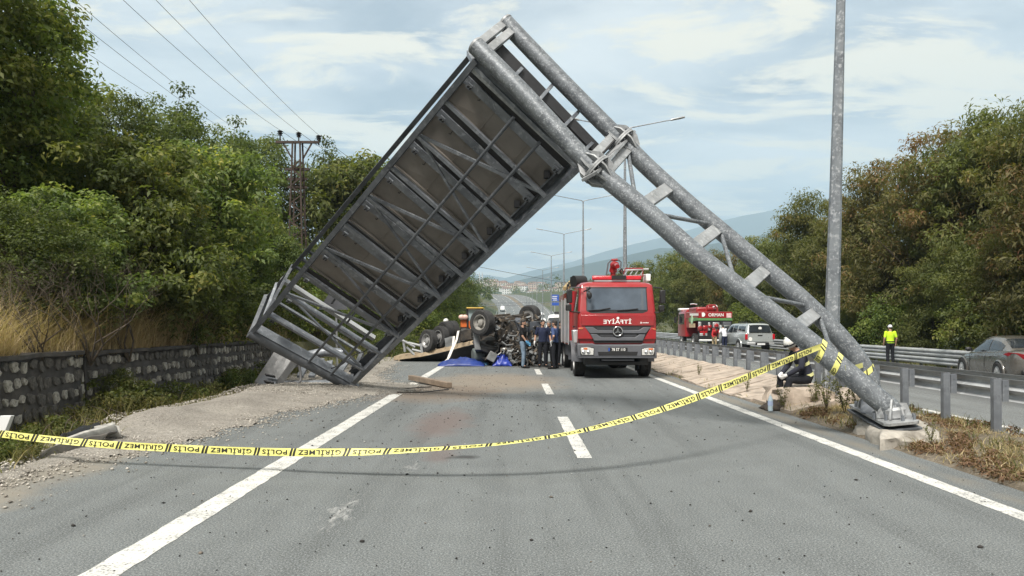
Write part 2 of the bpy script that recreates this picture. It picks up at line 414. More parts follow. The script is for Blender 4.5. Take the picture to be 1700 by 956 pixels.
# asphalt, with stains that belong to it
def asphalt(name, base, stains):
    t = MT(name)
    vec = t.tc.outputs['Object']
    n0 = t.noise(0.22, 5, 0.6); n1 = t.noise(2.2, 5, 0.6); n2 = t.noise(66, 4, 0.85); trk = t.noise(1.0, 5, 0.6, t.coord((1.9, 0.10, 1)))
    c = t.ramp(n0, [(0.3, tuple(b * 0.88 for b in base)), (0.7, tuple(b * 1.12 for b in base))])
    c = t.mix(0.6, c, t.ramp(n1, [(0.3, tuple(b * 0.80 for b in base)), (0.7, tuple(b * 1.2 for b in base))]))
    c = t.mix(t.ramp(trk, [(0.36, 0.6), (0.5, 0.0)]), c, tuple(b * 0.60 for b in base))
    c = t.mix(t.ramp(trk, [(0.54, 0.0), (0.72, 0.35)]), c, tuple(b * 1.45 for b in base))
    c = t.mix(t.ramp(n2, [(0.36, 0.95), (0.49, 0.0)]), c, tuple(b * 0.18 for b in base))
    c = t.mix(t.ramp(n2, [(0.53, 0.0), (0.64, 0.9)]), c, tuple(min(1, b * 2.6) for b in base))
    for (x, y, rx, ry, col, amt, sc, thr) in stains:
        mp = t.n.new('ShaderNodeMapping'); mp.vector_type = 'TEXTURE'
        mp.inputs['Location'].default_value = (x, y, 0); mp.inputs['Scale'].default_value = (rx, ry, 1)
        t.l.new(vec, mp.inputs[0])
        vl = t.n.new('ShaderNodeVectorMath'); vl.operation = 'LENGTH'; t.l.new(mp.outputs[0], vl.inputs[0])
        m = t.math('SUBTRACT', t.ramp(vl.outputs['Value'], [(0.0, 1.0), (1.0, 0.0)]), t.math('MULTIPLY', t.noise(abs(sc), 6, 0.65, None if sc > 0 else t.coord((2.6, 0.8, 1), (0, 0, 0.12)), 0.4), thr))
        c = t.mix(t.ramp(m, [(0.02, 0.0), (0.35, amt)]), c, col)
    t.bump(n2, 0.5, 0.008)
    return t.fin(c, t.ramp(n1, [(0.3, 0.78), (0.7, 0.95)]), 0, 0.35)
M_asph = asphalt('asphalt', (0.138, 0.149, 0.150), [
    (-1.15, 12.6, 0.95, 3.6, (0.155, 0.112, 0.100), 0.60, 1.6, 0.75),
    (-0.9, 9.6, 0.45, 1.6, (0.15, 0.105, 0.095), 0.45, 2.2, 0.8),
    (-0.6, 21.5, 3.6, 6.5, (0.22, 0.185, 0.145), 0.8, 0.9, 0.65),
    (-1.8, 18.0, 2.6, 4.0, (0.17, 0.135, 0.105), 0.8, 1.3, 0.6),
    (-1.50, 6.6, 0.45, 2.3, (0.40, 0.40, 0.39), 0.75, -7.0, 1.55), (-1.15, 8.6, 0.4, 1.6, (0.36, 0.36, 0.35), 0.55, -7.0, 1.6),
    (-0.6, 9.3, 0.5, 0.35, (0.035, 0.035, 0.035), 0.8, 4.0, 0.9),
    (-5.2, 8.5, 1.5, 9.0, (0.24, 0.215, 0.175), 0.75, 1.2, 0.9),
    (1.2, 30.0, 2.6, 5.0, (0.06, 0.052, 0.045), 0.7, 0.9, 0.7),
    (4.7, 20.0, 0.35, 26.0, (0.20, 0.18, 0.145), 0.7, 1.5, 0.8)])
M_asph2 = asphalt('asphalt_far_carriageway', (0.145, 0.153, 0.153), [(11.5, 30, 1.2, 60, (0.08, 0.08, 0.08), 0.5, 0.6, 0.5)])
rys = list(np.arange(-25, 100, 2.5)) + list(np.arange(100, 640, 8))
def strip(name, x0, x1, z, m, label, nxs=3, y0=-25, y1=640, yy=None):
    yy = [y for y in (yy or rys) if y0 <= y <= y1]
    co = np.array([(xc(y) + lerp(x0, x1, i / (nxs - 1)), y, zr(y) + z) for y in yy for i in range(nxs)])
    q = np.array([(j * nxs + i, j * nxs + i + 1, (j + 1) * nxs + i + 1, (j + 1) * nxs + i) for j in range(len(yy) - 1) for i in range(nxs - 1)])
    return tag(put(name, fast(name, co, q, m, smooth=True)), label, kind='structure')
OZ = -0.15                                              # the far carriageway lies a little lower
strip('road', -5.9, 5.02, 0.0, M_asph, 'grey asphalt carriageway strewn with dust and debris', 6)
strip('opposite_road', 7.32, 17.0, OZ, M_asph2, 'grey asphalt of the opposite carriageway beyond the guardrail', 5)

# painted lines, each a thin sheet 4 mm above the asphalt with worn, crumbled edges
def line(name, x0, x1, y0, y1, z, label, step=0.12, jag=0.012):
    if y1 - y0 > 60: yy = list(np.arange(y0, 45, step)) + list(np.arange(45, y1 + 0.01, 4.0))
    else: yy = list(np.linspace(y0, y1, max(3, int((y1 - y0) / (step if y0 < 45 else 1.0)))))
    co = []
    for y in yy:
        a = jag * mnoise.noise(Vector((x0 * 9, y * 6, 1))) + jag * 0.8 * mnoise.noise(Vector((x0, y * 23, 4)))
        b = jag * mnoise.noise(Vector((x1 * 7, y * 6, 7))) + jag * 0.8 * mnoise.noise(Vector((x1, y * 23, 2)))
        for t_ in (0, 0.5, 1): co.append((xc(y) + lerp(x0 + a, x1 + b, t_), y, zr(y) + z))
    n = len(yy)
    q = np.array([(j * 3 + i, j * 3 + i + 1, (j + 1) * 3 + i + 1, (j + 1) * 3 + i) for j in range(n - 1) for i in range(2)])
    return tag(put(name, fast(name, np.array(co), q, M_paint)), label, kind='structure')
t = MT('worn_road_paint')
wn = t.noise(38, 6, 0.7); wn2 = t.noise(3.5, 6, 0.65)
c = t.mix(t.ramp(wn2, [(0.35, 0.0), (0.75, 0.6)]), (0.62, 0.62, 0.59), (0.34, 0.335, 0.32))
c = t.mix(t.ramp(t.math('ADD', wn, t.math('MULTIPLY', wn2, 0.35)), [(0.70, 0.0), (0.80, 0.9)]), c, (0.10, 0.105, 0.105))
t.bump(wn, 0.3, 0.004); M_paint = t.fin(c, 0.75)
line('edge_line', -2.83, -2.57, -6, 17.6, 0.004, 'white solid line along the hard shoulder')
line('edge_line', -2.84, -2.58, 20.4, 620, 0.004, 'white solid line beyond the spilled soil')
line('edge_line', 4.27, 4.47, -6, 620, 0.004, 'white solid line beside the median')
for (a, b) in ((-3.9, -0.6), (9.22, 13.3), (17.5, 20.6), (24.3, 27.2), (33, 36), (41, 44), (50, 53), (59, 62), (68, 71), (77, 80), (86, 89), (96, 99)):
    line('lane_dash', 0.80, 0.985, a, b, 0.004, 'white lane dash painted on the asphalt')
line('edge_line', 8.50, 8.68, -6, 620, OZ + 0.004, 'white solid line on the opposite carriageway beside the median')
line('edge_line', 15.7, 15.85, -6, 620, OZ + 0.004, 'white solid line on the far side of the opposite carriageway')
for k in range(14):
    line('lane_dash', 12.05, 12.2, 4 + k * 9, 7 + k * 9, OZ + 0.004, 'white lane dash on the opposite carriageway')
for k in range(30):
    line('lane_dash', 0.80, 0.97, 108 + k * 14, 113 + k * 14, 0.012 + 0.004, 'white lane dash far up the road', 2.0, 0)

# ------------------------------------------------------------------ gravel shoulder and spilled soil
t = MT('gravel_bed')
c = t.ramp(t.noise(1.3, 5, 0.6), [(0.3, (0.205, 0.19, 0.168)), (0.7, (0.33, 0.31, 0.275))])
c = t.mix(t.ramp(t.noise(24, 4, 0.85), [(0.40, 0.9), (0.50, 0.0)]), c, (0.12, 0.105, 0.09))
c = t.mix(t.ramp(t.voro(36), [(0.12, 0.8), (0.34, 0.0)]), c, (0.46, 0.43, 0.38))
t.bump(t.noise(42, 5, 0.75), 0.9, 0.02)
M_gravel = t.fin(c, 0.95)
GE = [(-10, -5.6), (6, -5.45), (8, -5.25), (9.5, -4.85), (10.7, -4.4), (12.2, -4.3), (13.5, -4.2), (15.3, -3.7), (17.3, -3.2), (18.4, -2.35), (19.6, -2.3), (21, -3.4), (24, -4.2), (30, -4.7), (60, -5.2)]
GL = [(-10, -6.2), (6, -5.75), (8, -5.62), (10.2, -5.62), (11.4, -6.0), (12.6, -6.4), (14, -6.1), (16, -6.0), (18, -6.3), (60, -6.6)]
def interp(tab, y): return float(np.interp(y, [a for a, _ in tab], [b for _, b in tab]))
st = 0.07
gx = np.arange(-7.0, -1.9, st); gy = np.arange(4, 36, 0.09)
gco = np.zeros((len(gy), len(gx), 3)); cov = np.zeros((len(gy), len(gx)))
for j, y in enumerate(gy):
    e, l_ = interp(GE, y), interp(GL, y)
    for i, x in enumerate(gx):
        n = mnoise.noise(Vector((x * 1.6, y * 1.1, 0))) * 0.42 + mnoise.noise(Vector((x * 6, y * 6, 3))) * 0.20 + mnoise.noise(Vector((x * 15, y * 15, 5))) * 0.12
        m = e - x + n * (1.0 if y < 22 else 0.5)
        cov[j, i] = m
        lump = max(0, m) * 0.045 + 0.02 * sst(0.0, 0.5, m) * (1 + mnoise.noise(Vector((x * 3, y * 3, 9))))
        mound = 0.16 * math.exp(-((x + 5.75) / 0.45) ** 2 - ((y - 12.5) / 0.9) ** 2) + 0.12 * math.exp(-((x + 5.4) / 0.5) ** 2 - ((y - 15) / 1.2) ** 2)
        drop = -0.25 * sst(l_ + 0.1, l_ - 0.35, x)
        gco[j, i] = (x, y, -0.012 + 0.020 * sst(0.02, 0.20, m) + min(0.12, lump) * sst(0.0, 0.2, m) + mound * sst(0, 0.6, m) + drop)
idx = np.arange(len(gx) * len(gy)).reshape(len(gy), len(gx))
ok = (cov[:-1, :-1] > 0) & (cov[1:, :-1] > -0.02) & (cov[:-1, 1:] > -0.02) & (cov[1:, 1:] > 0)
q = np.stack([idx[:-1, :-1], idx[:-1, 1:], idx[1:, 1:], idx[1:, :-1]], -1)[ok]
tag(put('gravel_shoulder', fast('gravel_shoulder', gco.reshape(-1, 3), q, M_gravel, smooth=True)), 'pale gravel and spilled soil along the left road edge', kind='stuff')

def scatter_stones(name, pts, sizes, m, seed=1):
    """many loose chips as one mesh: skewed octahedra"""
    rg = np.random.default_rng(seed); n = len(pts)
    base = np.array([(1, 0, 0), (0, 1, 0), (-1, 0, 0), (0, -1, 0), (0, 0, 0.8), (0, 0, -0.8)])
    v = base[None] * (0.6 + 0.8 * rg.random((n, 6, 1))) * np.asarray(sizes)[:, None, None] * np.array([1, 0.8, 0.62])
    a = rg.random(n) * 6.283; ca, sa = np.cos(a), np.sin(a)
    x = v[..., 0] * ca[:, None] - v[..., 1] * sa[:, None]; y = v[..., 0] * sa[:, None] + v[..., 1] * ca[:, None]
    v = np.stack([x, y, v[..., 2]], -1) + np.asarray(pts)[:, None, :]
    f = np.array([(0, 1, 4), (1, 2, 4), (2, 3, 4), (3, 0, 4), (1, 0, 5), (2, 1, 5), (3, 2, 5), (0, 3, 5)])
    return fast(name, v.reshape(-1, 3), (f[None] + (np.arange(n) * 6)[:, None, None]).reshape(-1, 3), m, attr=np.repeat(rg.random(n), 8))
def tint_mat(name, stops, rough=0.9, bump=0.0):
    t = MT(name); at = t.n.new('ShaderNodeAttribute'); at.attribute_name = 'tint'
    c = t.ramp(at.outputs['Fac'], stops); c = t.mix(0.35, c, t.ramp(t.noise(30, 4), [(0.3, 0.02), (0.7, 0.4)]), 'SOFT_LIGHT')
    return t.fin(c, rough)
M_chips = tint_mat('stone_chips', [(0.0, (0.14, 0.125, 0.11)), (0.4, (0.33, 0.305, 0.265)), (1.0, (0.56, 0.53, 0.48))])
M_crumb = tint_mat('dark_crumbs', [(0.0, (0.015, 0.015, 0.016)), (0.75, (0.05, 0.045, 0.04)), (0.9, (0.20, 0.17, 0.14)), (1.0, (0.55, 0.55, 0.53))])
pts, sz = [], []
while len(pts) < 26000:
    y = 5 + 25 * random.random() ** 1.6; x = random.uniform(-6.9, -1.6); e = interp(GE, y)
    m = e - x + 0.35 * mnoise.noise(Vector((x * 1.6, y * 1.1, 0)))
    if m < -1.0 or random.random() > 0.03 + 0.97 * sst(-0.75, 0.2, m) ** 1.5: continue
    l_ = interp(GL, y)
    if x < l_ - 0.3: continue
    pts.append((x, y, 0.012 + max(0, min(0.10, m * 0.05)) * 1.2)); sz.append(random.choice((0.008, 0.011, 0.015, 0.022)) * random.uniform(0.7, 1.3))
tag(put('gravel', scatter_stones('gravel', pts, sz, M_chips, 3)), 'loose stone chips lying on the gravel shoulder', kind='stuff')
pts, sz = [], []
for k in range(2000):
    if k < 1100: x, y = random.gauss(-1.0, 1.6), random.gauss(17, 5)
    else: x, y = random.uniform(-5, 5), 4.2 + 22 * random.random() ** 1.4
    if y < 4 or abs(x) > 5.5: continue
    pts.append((x, y, 0.008)); sz.append(random.uniform(0.005, 0.013) if k % 16 else random.uniform(0.014, 0.028))
tag(put('road_litter', scatter_stones('road_litter', pts, sz, M_crumb, 5)), 'dark crumbs and plastic splinters scattered over the asphalt', kind='stuff')

# ------------------------------------------------------------------ stone retaining walls on the left
def stone_meshes():
    out_ = []
    for k in range(7):
        rg = random.Random(40 + k); n = 9
        ring = []
        for i in range(n):
            a = 2 * math.pi * i / n + rg.uniform(-0.22, 0.22); e = rg.uniform(2.2, 6)
            ca, sa = math.cos(a), math.sin(a); s_ = (abs(ca) ** e + abs(sa) ** e) ** (-1 / e) * rg.uniform(0.74, 1.06)
            ring.append((ca * s_ * 0.5 + 0.12 * sa * s_ * (1 if k % 2 else -1), sa * s_ * 0.5))
        mb = MB()
        mb.loft([[Vector((x, 0.0, z)) for x, z in ring], [Vector((x * 0.99, -0.70 + rg.uniform(-0.1, 0.1), z * 0.99)) for x, z in ring], [Vector((x * 0.88, -0.95 + rg.uniform(-0.18, 0.12), z * 0.90)) for x, z in ring]], True, False)
        b = len(mb.v) - n; mb.v.append(Vector((rg.uniform(-0.08, 0.08), -1.0, rg.uniform(-0.08, 0.08))))
        for i in range(n): mb.f.append([b + i, b + (i + 1) % n, len(mb.v) - 1]); mb.m.append(0)
        out_.append([mb.mesh('stone', M_stone_d, smooth=55), None])
        m2 = out_[-1][0].copy(); m2.materials.clear(); m2.materials.append(M_stone_w); out_[-1][1] = m2
    return out_
STONES = stone_meshes()
def stone_wall(path, h, label, rows=5, sw=0.27, seed=1, z0=-0.3):
    """path: list of (x, y); the visible face is on the right-hand side of increasing y"""
    rg = random.Random(seed)
    seg = [(Vector((*a, 0)), Vector((*b, 0))) for a, b in zip(path[:-1], path[1:])]
    root = thing('retaining_wall', label, 'stone wall', (*path[0], 0))
    mb = MB(); n = len(path); fr, bk = [], []
    for i, p in enumerate(path):
        a = Vector((*path[max(0, i - 1)], 0)); b = Vector((*path[min(n - 1, i + 1)], 0)); d = (b - a).normalized(); nr = Vector((d.y, -d.x, 0))
        p = Vector((*p, 0)); fr.append((p, nr))
    rings = [[p + Vector((0, 0, z0)), p + nr * -0.06 + Vector((0, 0, h)), p - nr * 0.45 + Vector((0, 0, h)), p - nr * 0.45 + Vector((0, 0, z0))] for p, nr in fr]
    sub = []
    for r0, r1 in zip(rings[:-1], rings[1:]):
        m = max(1, int((r1[0] - r0[0]).length / 0.25))
        for k in range(m): sub.append([lerp(a, b, k / m) + Vector((0, 0, (0.035 * mnoise.noise(Vector((k * 0.5, a.y, 2))) if idx_ in (1, 2) else 0))) for idx_, (a, b) in enumerate(zip(r0, r1))])
    sub.append(rings[-1]); mb.loft(sub)
    mb.build('mortar', M_mortar, root)
    cop = MB(); cr = [[p + nr * 0.05 + Vector((0, 0, h)), p + nr * 0.05 + Vector((0, 0, h + 0.07)), p - nr * 0.4 + Vector((0, 0, h + 0.07)), p - nr * 0.4 + Vector((0, 0, h))] for p, nr in fr]
    sub = []
    for r0, r1 in zip(cr[:-1], cr[1:]):
        m = max(1, int((r1[0] - r0[0]).length / 0.3))
        for k in range(m): sub.append([lerp(a, b, k / m) + Vector((0, 0, 0.03 * mnoise.noise(Vector((k * 0.8, a.y, 5))))) for a, b in zip(r0, r1)])
    sub.append(cr[-1]); cop.loft(sub); cop.build('coping', M_mortar, root)
    rh = (h + 0.02) / rows
    for r in range(rows):
        zc_ = 0.0 + rh * (r + 0.5) - 0.02
        s_ = rg.uniform(0, 0.1)
        total = sum((b - a).length for a, b in seg)
        while s_ < total - 0.12:
            wd = sw * rg.uniform(0.50, 1.10); hh = rh * rg.uniform(0.56, 0.98)
            m_ = s_ + wd / 2; acc = 0
            for a, b in seg:
                ln = (b - a).length
                if m_ <= acc + ln: break
                acc += ln
            d = (b - a).normalized(); nr = Vector((d.y, -d.x, 0))
            pos = a + d * (m_ - acc) + nr * (-0.012 - 0.05 * zc_ / h) + Vector((0, 0, zc_ + rg.uniform(-0.035, 0.035)))
            pale = rg.random() < 0.46
            o = bpy.data.objects.new('stone', STONES[rg.randrange(7)][1 if pale else 0]); COL.objects.link(o); o.parent = root
            o.location = pos - ORIGIN[root.name]
            o.rotation_euler = (rg.uniform(-0.08, 0.08), rg.uniform(-0.33, 0.33), math.atan2(d.y, d.x))
            o.scale = (wd * (rg.uniform(0.50, 0.80) if pale else 0.86), 0.045 + (0.008 if pale else 0), hh * (rg.uniform(0.75, 1.0) if pale else 1.0))
            s_ += wd + 0.012
    return root
stone_wall([(-7.92, 6.8), (-7.92, 10.5), (-7.90, 13.4), (-7.96, 13.9), (-8.08, 14.2), (-8.3, 14.3)], 1.08, 'dark stone retaining wall with pale stones, nearest the yellow tape', 4, 0.25, 3)
stone_wall([(-8.02, 14.22), (-8.0, 16.0), (-8.0, 20), (-8.0, 27)], 1.05, 'dark stone retaining wall behind the weeds, running towards the fallen sign', 4, 0.245, 9)

# ------------------------------------------------------------------ median
t = MT('median_soil')
c = t.ramp(t.noise(1.4, 7, 0.65), [(0.3, (0.10, 0.08, 0.055)), (0.5, (0.20, 0.165, 0.12)), (0.72, (0.30, 0.26, 0.20))])
c = t.mix(t.ramp(t.noise(28, 4, 0.8), [(0.45, 0.6), (0.55, 0.0)]), c, (0.06, 0.05, 0.035))
t.bump(t.noise(14, 6, 0.75), 0.9, 0.05); M_msoil = t.fin(c, 0.95)
mxs = [4.98, 5.1, 5.3, 5.6, 5.9, 6.2, 6.6, 7.0, 7.2, 7.34]; mzs = [-0.02, 0.03, 0.06, 0.09, 0.12, 0.15, 0.16, 0.10, -0.02, -0.16]
mys = list(np.arange(-10, 60, 0.5)) + list(np.arange(60, 640, 8))
co = []
for y in mys:
    for x, z in zip(mxs, mzs):
        nz = mnoise.noise(Vector((x * 2.2, y * 1.3, 3))) * 0.05 + mnoise.noise(Vector((x * 6, y * 5, 8))) * 0.02
        co.append((xc(y) + x + (0.07 * mnoise.noise(Vector((0, y * 0.9, 2))) if x == 4.98 else 0), y, zr(y) + z + (nz if 4.98 < x < 7.3 else 0)))
nm = len(mxs)
q = np.array([(j * nm + i, j * nm + i + 1, (j + 1) * nm + i + 1, (j + 1) * nm + i) for j in range(len(mys) - 1) for i in range(nm - 1)])
tag(put('median', fast('median', np.array(co), q, M_msoil, smooth=True)), 'dusty soil strip between the carriageways', kind='structure')
kerb = tag(bpy.data.objects.new('median_kerb', None), 'weathered kerb of the opposite carriageway', kind='structure'); COL.objects.link(kerb)
mb = MB(); mb.box((0, 0, 0), (0.16, 0.985, 0.2)); kme = mb.mesh('kerb_stone', M_concrete, smooth=30)
for k in range(60):
    o = put('kerb_stone', kme, kerb, (7.27 + random.uniform(-0.008, 0.008), 5 + k * 1.0, -0.09 + random.uniform(-0.012, 0.012)), random.uniform(-0.01, 0.01))
# sloping apron of pale slabs beside the right-hand line
M_apron = mat('pale_apron_concrete', (0.40, 0.335, 0.275), 0.92, 0, 0.28, 3.0, 0.7, (0.15, 0.125, 0.10), 0.85, fine=26)
apron = tag(bpy.data.objects.new('median_apron', None), 'sloping pale concrete slabs along the median edge', kind='structure'); COL.objects.link(apron)
rg = random.Random(5); y = 13.6; k = 0
while y < 75:
    ln = rg.uniform(0.85, 1.25) if y < 45 else 2.4
    a0 = 5.0 + rg.uniform(-0.10, 0.10); b0 = 6.62 + rg.uniform(-0.05, 0.05)
    mb = MB(); dz = rg.uniform(-0.016, 0.016); nn = 4
    top = []
    for i in range(nn + 1):
        for yy in (y + 0.012, y + ln * 0.5, y + ln - 0.012):
            x = lerp(a0, b0, i / nn); sk = 0.25 * (x - 5)
            top.append(Vector((x, yy + sk, 0.045 + dz + 0.30 * ((x - 5) / 1.6) ** 1.0 + 0.03 * mnoise.noise(Vector((x * 4, yy * 4, 1))))))
    vs = top + [v + Vector((0, 0, -0.12)) for v in top]; m3 = len(top)
    fs = []
    for i in range(nn):
        for j in range(2):
            a = i * 3 + j; fs.append((a, a + 3, a + 4, a + 1))
    fs += [(0, 1, m3 + 1, m3), (1, 2, m3 + 2, m3 + 1)] + [(i * 3, i * 3 + m3, (i + 1) * 3 + m3, (i + 1) * 3) for i in range(nn)] + [(i * 3 + 2, (i + 1) * 3 + 2, (i + 1) * 3 + 2 + m3, i * 3 + 2 + m3) for i in range(nn)]
    mb.add(vs, fs); mb.build('slab', M_apron, apron, smooth=30)
    y += ln

# ------------------------------------------------------------------ guardrails
def wprof(s=1):
    """W section: (outward, up)"""
    return [(0.0 * s, 0.155), (0.055 * s, 0.135), (0.08 * s, 0.10), (0.08 * s, 0.06), (0.02 * s, 0.02), (0.0, 0.0), (0.02 * s, -0.02), (0.08 * s, -0.06), (0.08 * s, -0.10), (0.055 * s, -0.135), (0.0, -0.155)]
def wbeam(mb, x, zc_, yy, s):
    pr = wprof(s); full = pr + [(a - 0.012 * s, b) for a, b in pr[::-1]]
    rings = [[Vector((xc(y) + x + a, y, zr(y) + zc_ + b)) for a, b in full] for y in yy]
    mb.loft(rings)
def guardrail(label, x, z0, side, ztop, y0, y1, pitch, xpost, spacer=True, yb=-6, extra=()):
    root = thing('guardrail', label, 'guardrail', (x, y0, z0))
    edges = list(np.arange(yb, 48, 4.0)) + list(np.arange(48, y1 + 1, 12.0))
    for a, b in zip(edges[:-1], edges[1:]):
        mb = MB(); wbeam(mb, x + (0.004 if int(a / 4) % 2 else 0), ztop - 0.155, [a, (a + b) / 2, b + 0.15], side); mb.build('rail_beam', M_rail, root, smooth=50)
        for dx_, dz_, sd_ in extra:
            mb = MB(); wbeam(mb, x + dx_ + (0.004 if int(a / 4) % 2 else 0), ztop - 0.155 + dz_, [a, (a + b) / 2, b + 0.15], sd_); mb.build('rail_beam', M_rail, root, smooth=50)
    pm = MB(); pm.extr([(-0.055, -0.04), (0.055, -0.04), (0.055, 0.04), (0.043, 0.04), (0.043, -0.025), (-0.043, -0.025), (-0.043, 0.04), (-0.055, 0.04)], (0, 0, -0.3), (0, 0, ztop - z0 + 0.015), (0, 1, 0))
    pme = pm.mesh('post', M_post, smooth=30)
    sm = MB(); sm.box((0, 0, 0), (0.09, 0.08, 0.30)); sm.box((0.0, -0.042, 0.08), (0.02, 0.012, 0.02)); sme = sm.mesh('spacer', M_post, smooth=30)
    y = y0; k = 0
    while y < y1 and k < 290:
        o = put('post', pme, root, (xpost - x + xc(y), y - y0, zr(y)), random.uniform(-0.05, 0.05))
        o.rotation_euler[1] = random.uniform(-0.012, 0.012)
        if spacer and y < 60: put('spacer', sme, root, (lerp(xpost, x, 0.6) - x, y - y0, ztop - z0 - 0.16))
        y += pitch if y < 90 else pitch * 3; k += 1
    return root
guardrail('grey steel guardrail on posts along the median, nearest the fallen sign', 7.04, 0.08, 1, 0.86, 9.42, 330, 1.245, 6.86, True, -6, ((0.40, 0.03, 1),))
guardrail('grey steel guardrail at the far edge of the opposite carriageway', 17.2, -0.2, -1, 0.62, 8, 330, 2.0, 17.4, False, -6, ((0.0, -0.33, -1),))
guardrail('grey steel guardrail along the left verge far up the road', -6.4, 0.0, 1, 0.72, 62, 330, 4.0, -6.55, False, 60)

# ------------------------------------------------------------------ lamp posts
def lamp_mesh():
    pole = MB(); n = 8; rings = []
    for z, r in ((0.0, 0.150), (2.0, 0.132), (7.8, 0.082), (11.9, 0.05)):
        rings.append([Vector((r * math.cos(R(22.5 + 45 * k)), r * math.sin(R(22.5 + 45 * k)), z)) for k in range(n)])
    pole.loft(rings)
    base = MB(); base.box((0, 0, 0.015), (0.42, 0.42, 0.03))
    for sx, sy in ((1, 1), (1, -1), (-1, 1), (-1, -1)): base.tube([(0.16 * sx, 0.16 * sy, 0.0), (0.16 * sx, 0.16 * sy, 0.09)], 0.016, 6)
    door = MB(); door.box((0, -0.130, 1.0), (0.09, 0.02, 0.34))
    arms, heads = [], []
    for s in (-1, 1):
        a = MB(); a.tube([(0, 0, 11.75), (0.12 * s, 0, 11.92), (2.5 * s, 0, 12.38)], [0.04, 0.035, 0.028], 8); arms.append(a)
        h = MB(); h.loft([[Vector((x * s, yy, 12.36 + 0.2 * (x - 2.45) + zz)) for yy, zz in ((-wv, 0), (-wv * 0.7, 0.055), (wv * 0.7, 0.055), (wv, 0), (wv * 0.7, -0.03), (-wv * 0.7, -0.03))] for x, wv in ((2.42, 0.05), (2.6, 0.12), (3.0, 0.13), (3.18, 0.06))]); heads.append(h)
    return pole.mesh('pole', M_pole, smooth=20), base.mesh('base_plate', M_galvp, smooth=30), door.mesh('service_door', M_pole, smooth=30), [a.mesh('arm', M_pole, smooth=40) for a in arms], [h.mesh('lamp_head', M_galvp, smooth=40) for h in heads]
LP = lamp_mesh()
lamp_labels = ['tall grey lamp post rising out of the top of the picture, behind the seated firefighter', 'grey double-armed lamp post showing between the two tilted tubes', 'grey double-armed lamp post just behind the red fire truck',
               'double-armed lamp post left of the fire truck cab', 'double-armed lamp post fourth beyond the fire truck', 'thin double-armed lamp post in front of the hillside town', 'thin lamp post far up the road', 'thin lamp post farther up the road', 'small lamp post at the rise of the road', 'smallest lamp post at the top of the rise']
for k, y in enumerate((14.4, 40, 63.5, 87, 115, 147, 182, 220, 262, 310)):
    rt = thing('lamp_post', lamp_labels[k], 'lamp post', (xc(y) + 6.0 + (0.08 if k == 0 else 0), y, zr(y) + 0.10), 0, 'lamp posts along the median')
    if k == 0: rt.rotation_euler = (0, R(1.55), 0)
    put('pole', LP[0], rt)
    put('base_plate', LP[1], rt)
    if k == 0: put('service_door', LP[2], rt)
    for a in LP[3]: put('arm', a, rt)
    for h in LP[4]: put('lamp_head', h, rt)
# ------------------------------------------------------------------ the fallen gantry
FT = [(789, 75, 12.3), (876, 163, 12.1), (960, 254, 11.9), (1000, 290, 11.8), (1080, 356, 11.6), (1160, 426, 11.4), (1240, 488, 11.22), (1320, 549, 11.05), (1380, 597, 10.88), (1425, 634, 10.74), (1455, 660, 10.66), (1474, 675, 10.60), (1482, 688, 10.57), (1484, 704, 10.56)]
BT = [(838, 36, 13.2), (920, 122, 13.05), (1001, 204, 12.9), (1034, 236, 12.85), (1080, 282, 12.75), (1146, 341, 12.6), (1213, 397, 12.45), (1266, 442, 12.32), (1320, 487, 12.2), (1360, 524, 12.1), (1392, 557, 12.0), (1420, 590, 11.92), (1440, 624, 11.86), (1450, 664, 11.82)]
def smooth_path(tab, m=5):
    p = [P(*t_) for t_ in tab]; o_ = []
    for i in range(len(p) - 1):
        p0, p1, p2, p3 = p[max(0, i - 1)], p[i], p[i + 1], p[min(len(p) - 1, i + 2)]
        for k in range(m):
            t_ = k / m; o_.append(0.5 * (2 * p1 + (p2 - p0) * t_ + (2 * p0 - 5 * p1 + 4 * p2 - p3) * t_ ** 2 + (-p0 + 3 * p1 - 3 * p2 + p3) * t_ ** 3))
    o_.append(p[-1]); return o_
def along(tab, px):
    """point on a tube's axis at photo column px"""
    for a, b in zip(tab[:-1], tab[1:]):
        if a[0] <= px <= b[0]:
            t_ = (px - a[0]) / (b[0] - a[0]); return P(px, lerp(a[1], b[1], t_), lerp(a[2], b[2], t_))
ga = thing('collapsed_gantry', 'galvanised twin-tube road sign gantry fallen at a slant across the road', 'sign gantry', (5.3, 11.2, 0.25))
mb = MB(); mb.tube(smooth_path(FT), 0.150, 28); ft_o = mb.build('tube', M_galv, ga, smooth=40)
mb = MB(); mb.tube(smooth_path(BT), 0.148, 28); mb.build('tube', M_galv, ga, smooth=40)
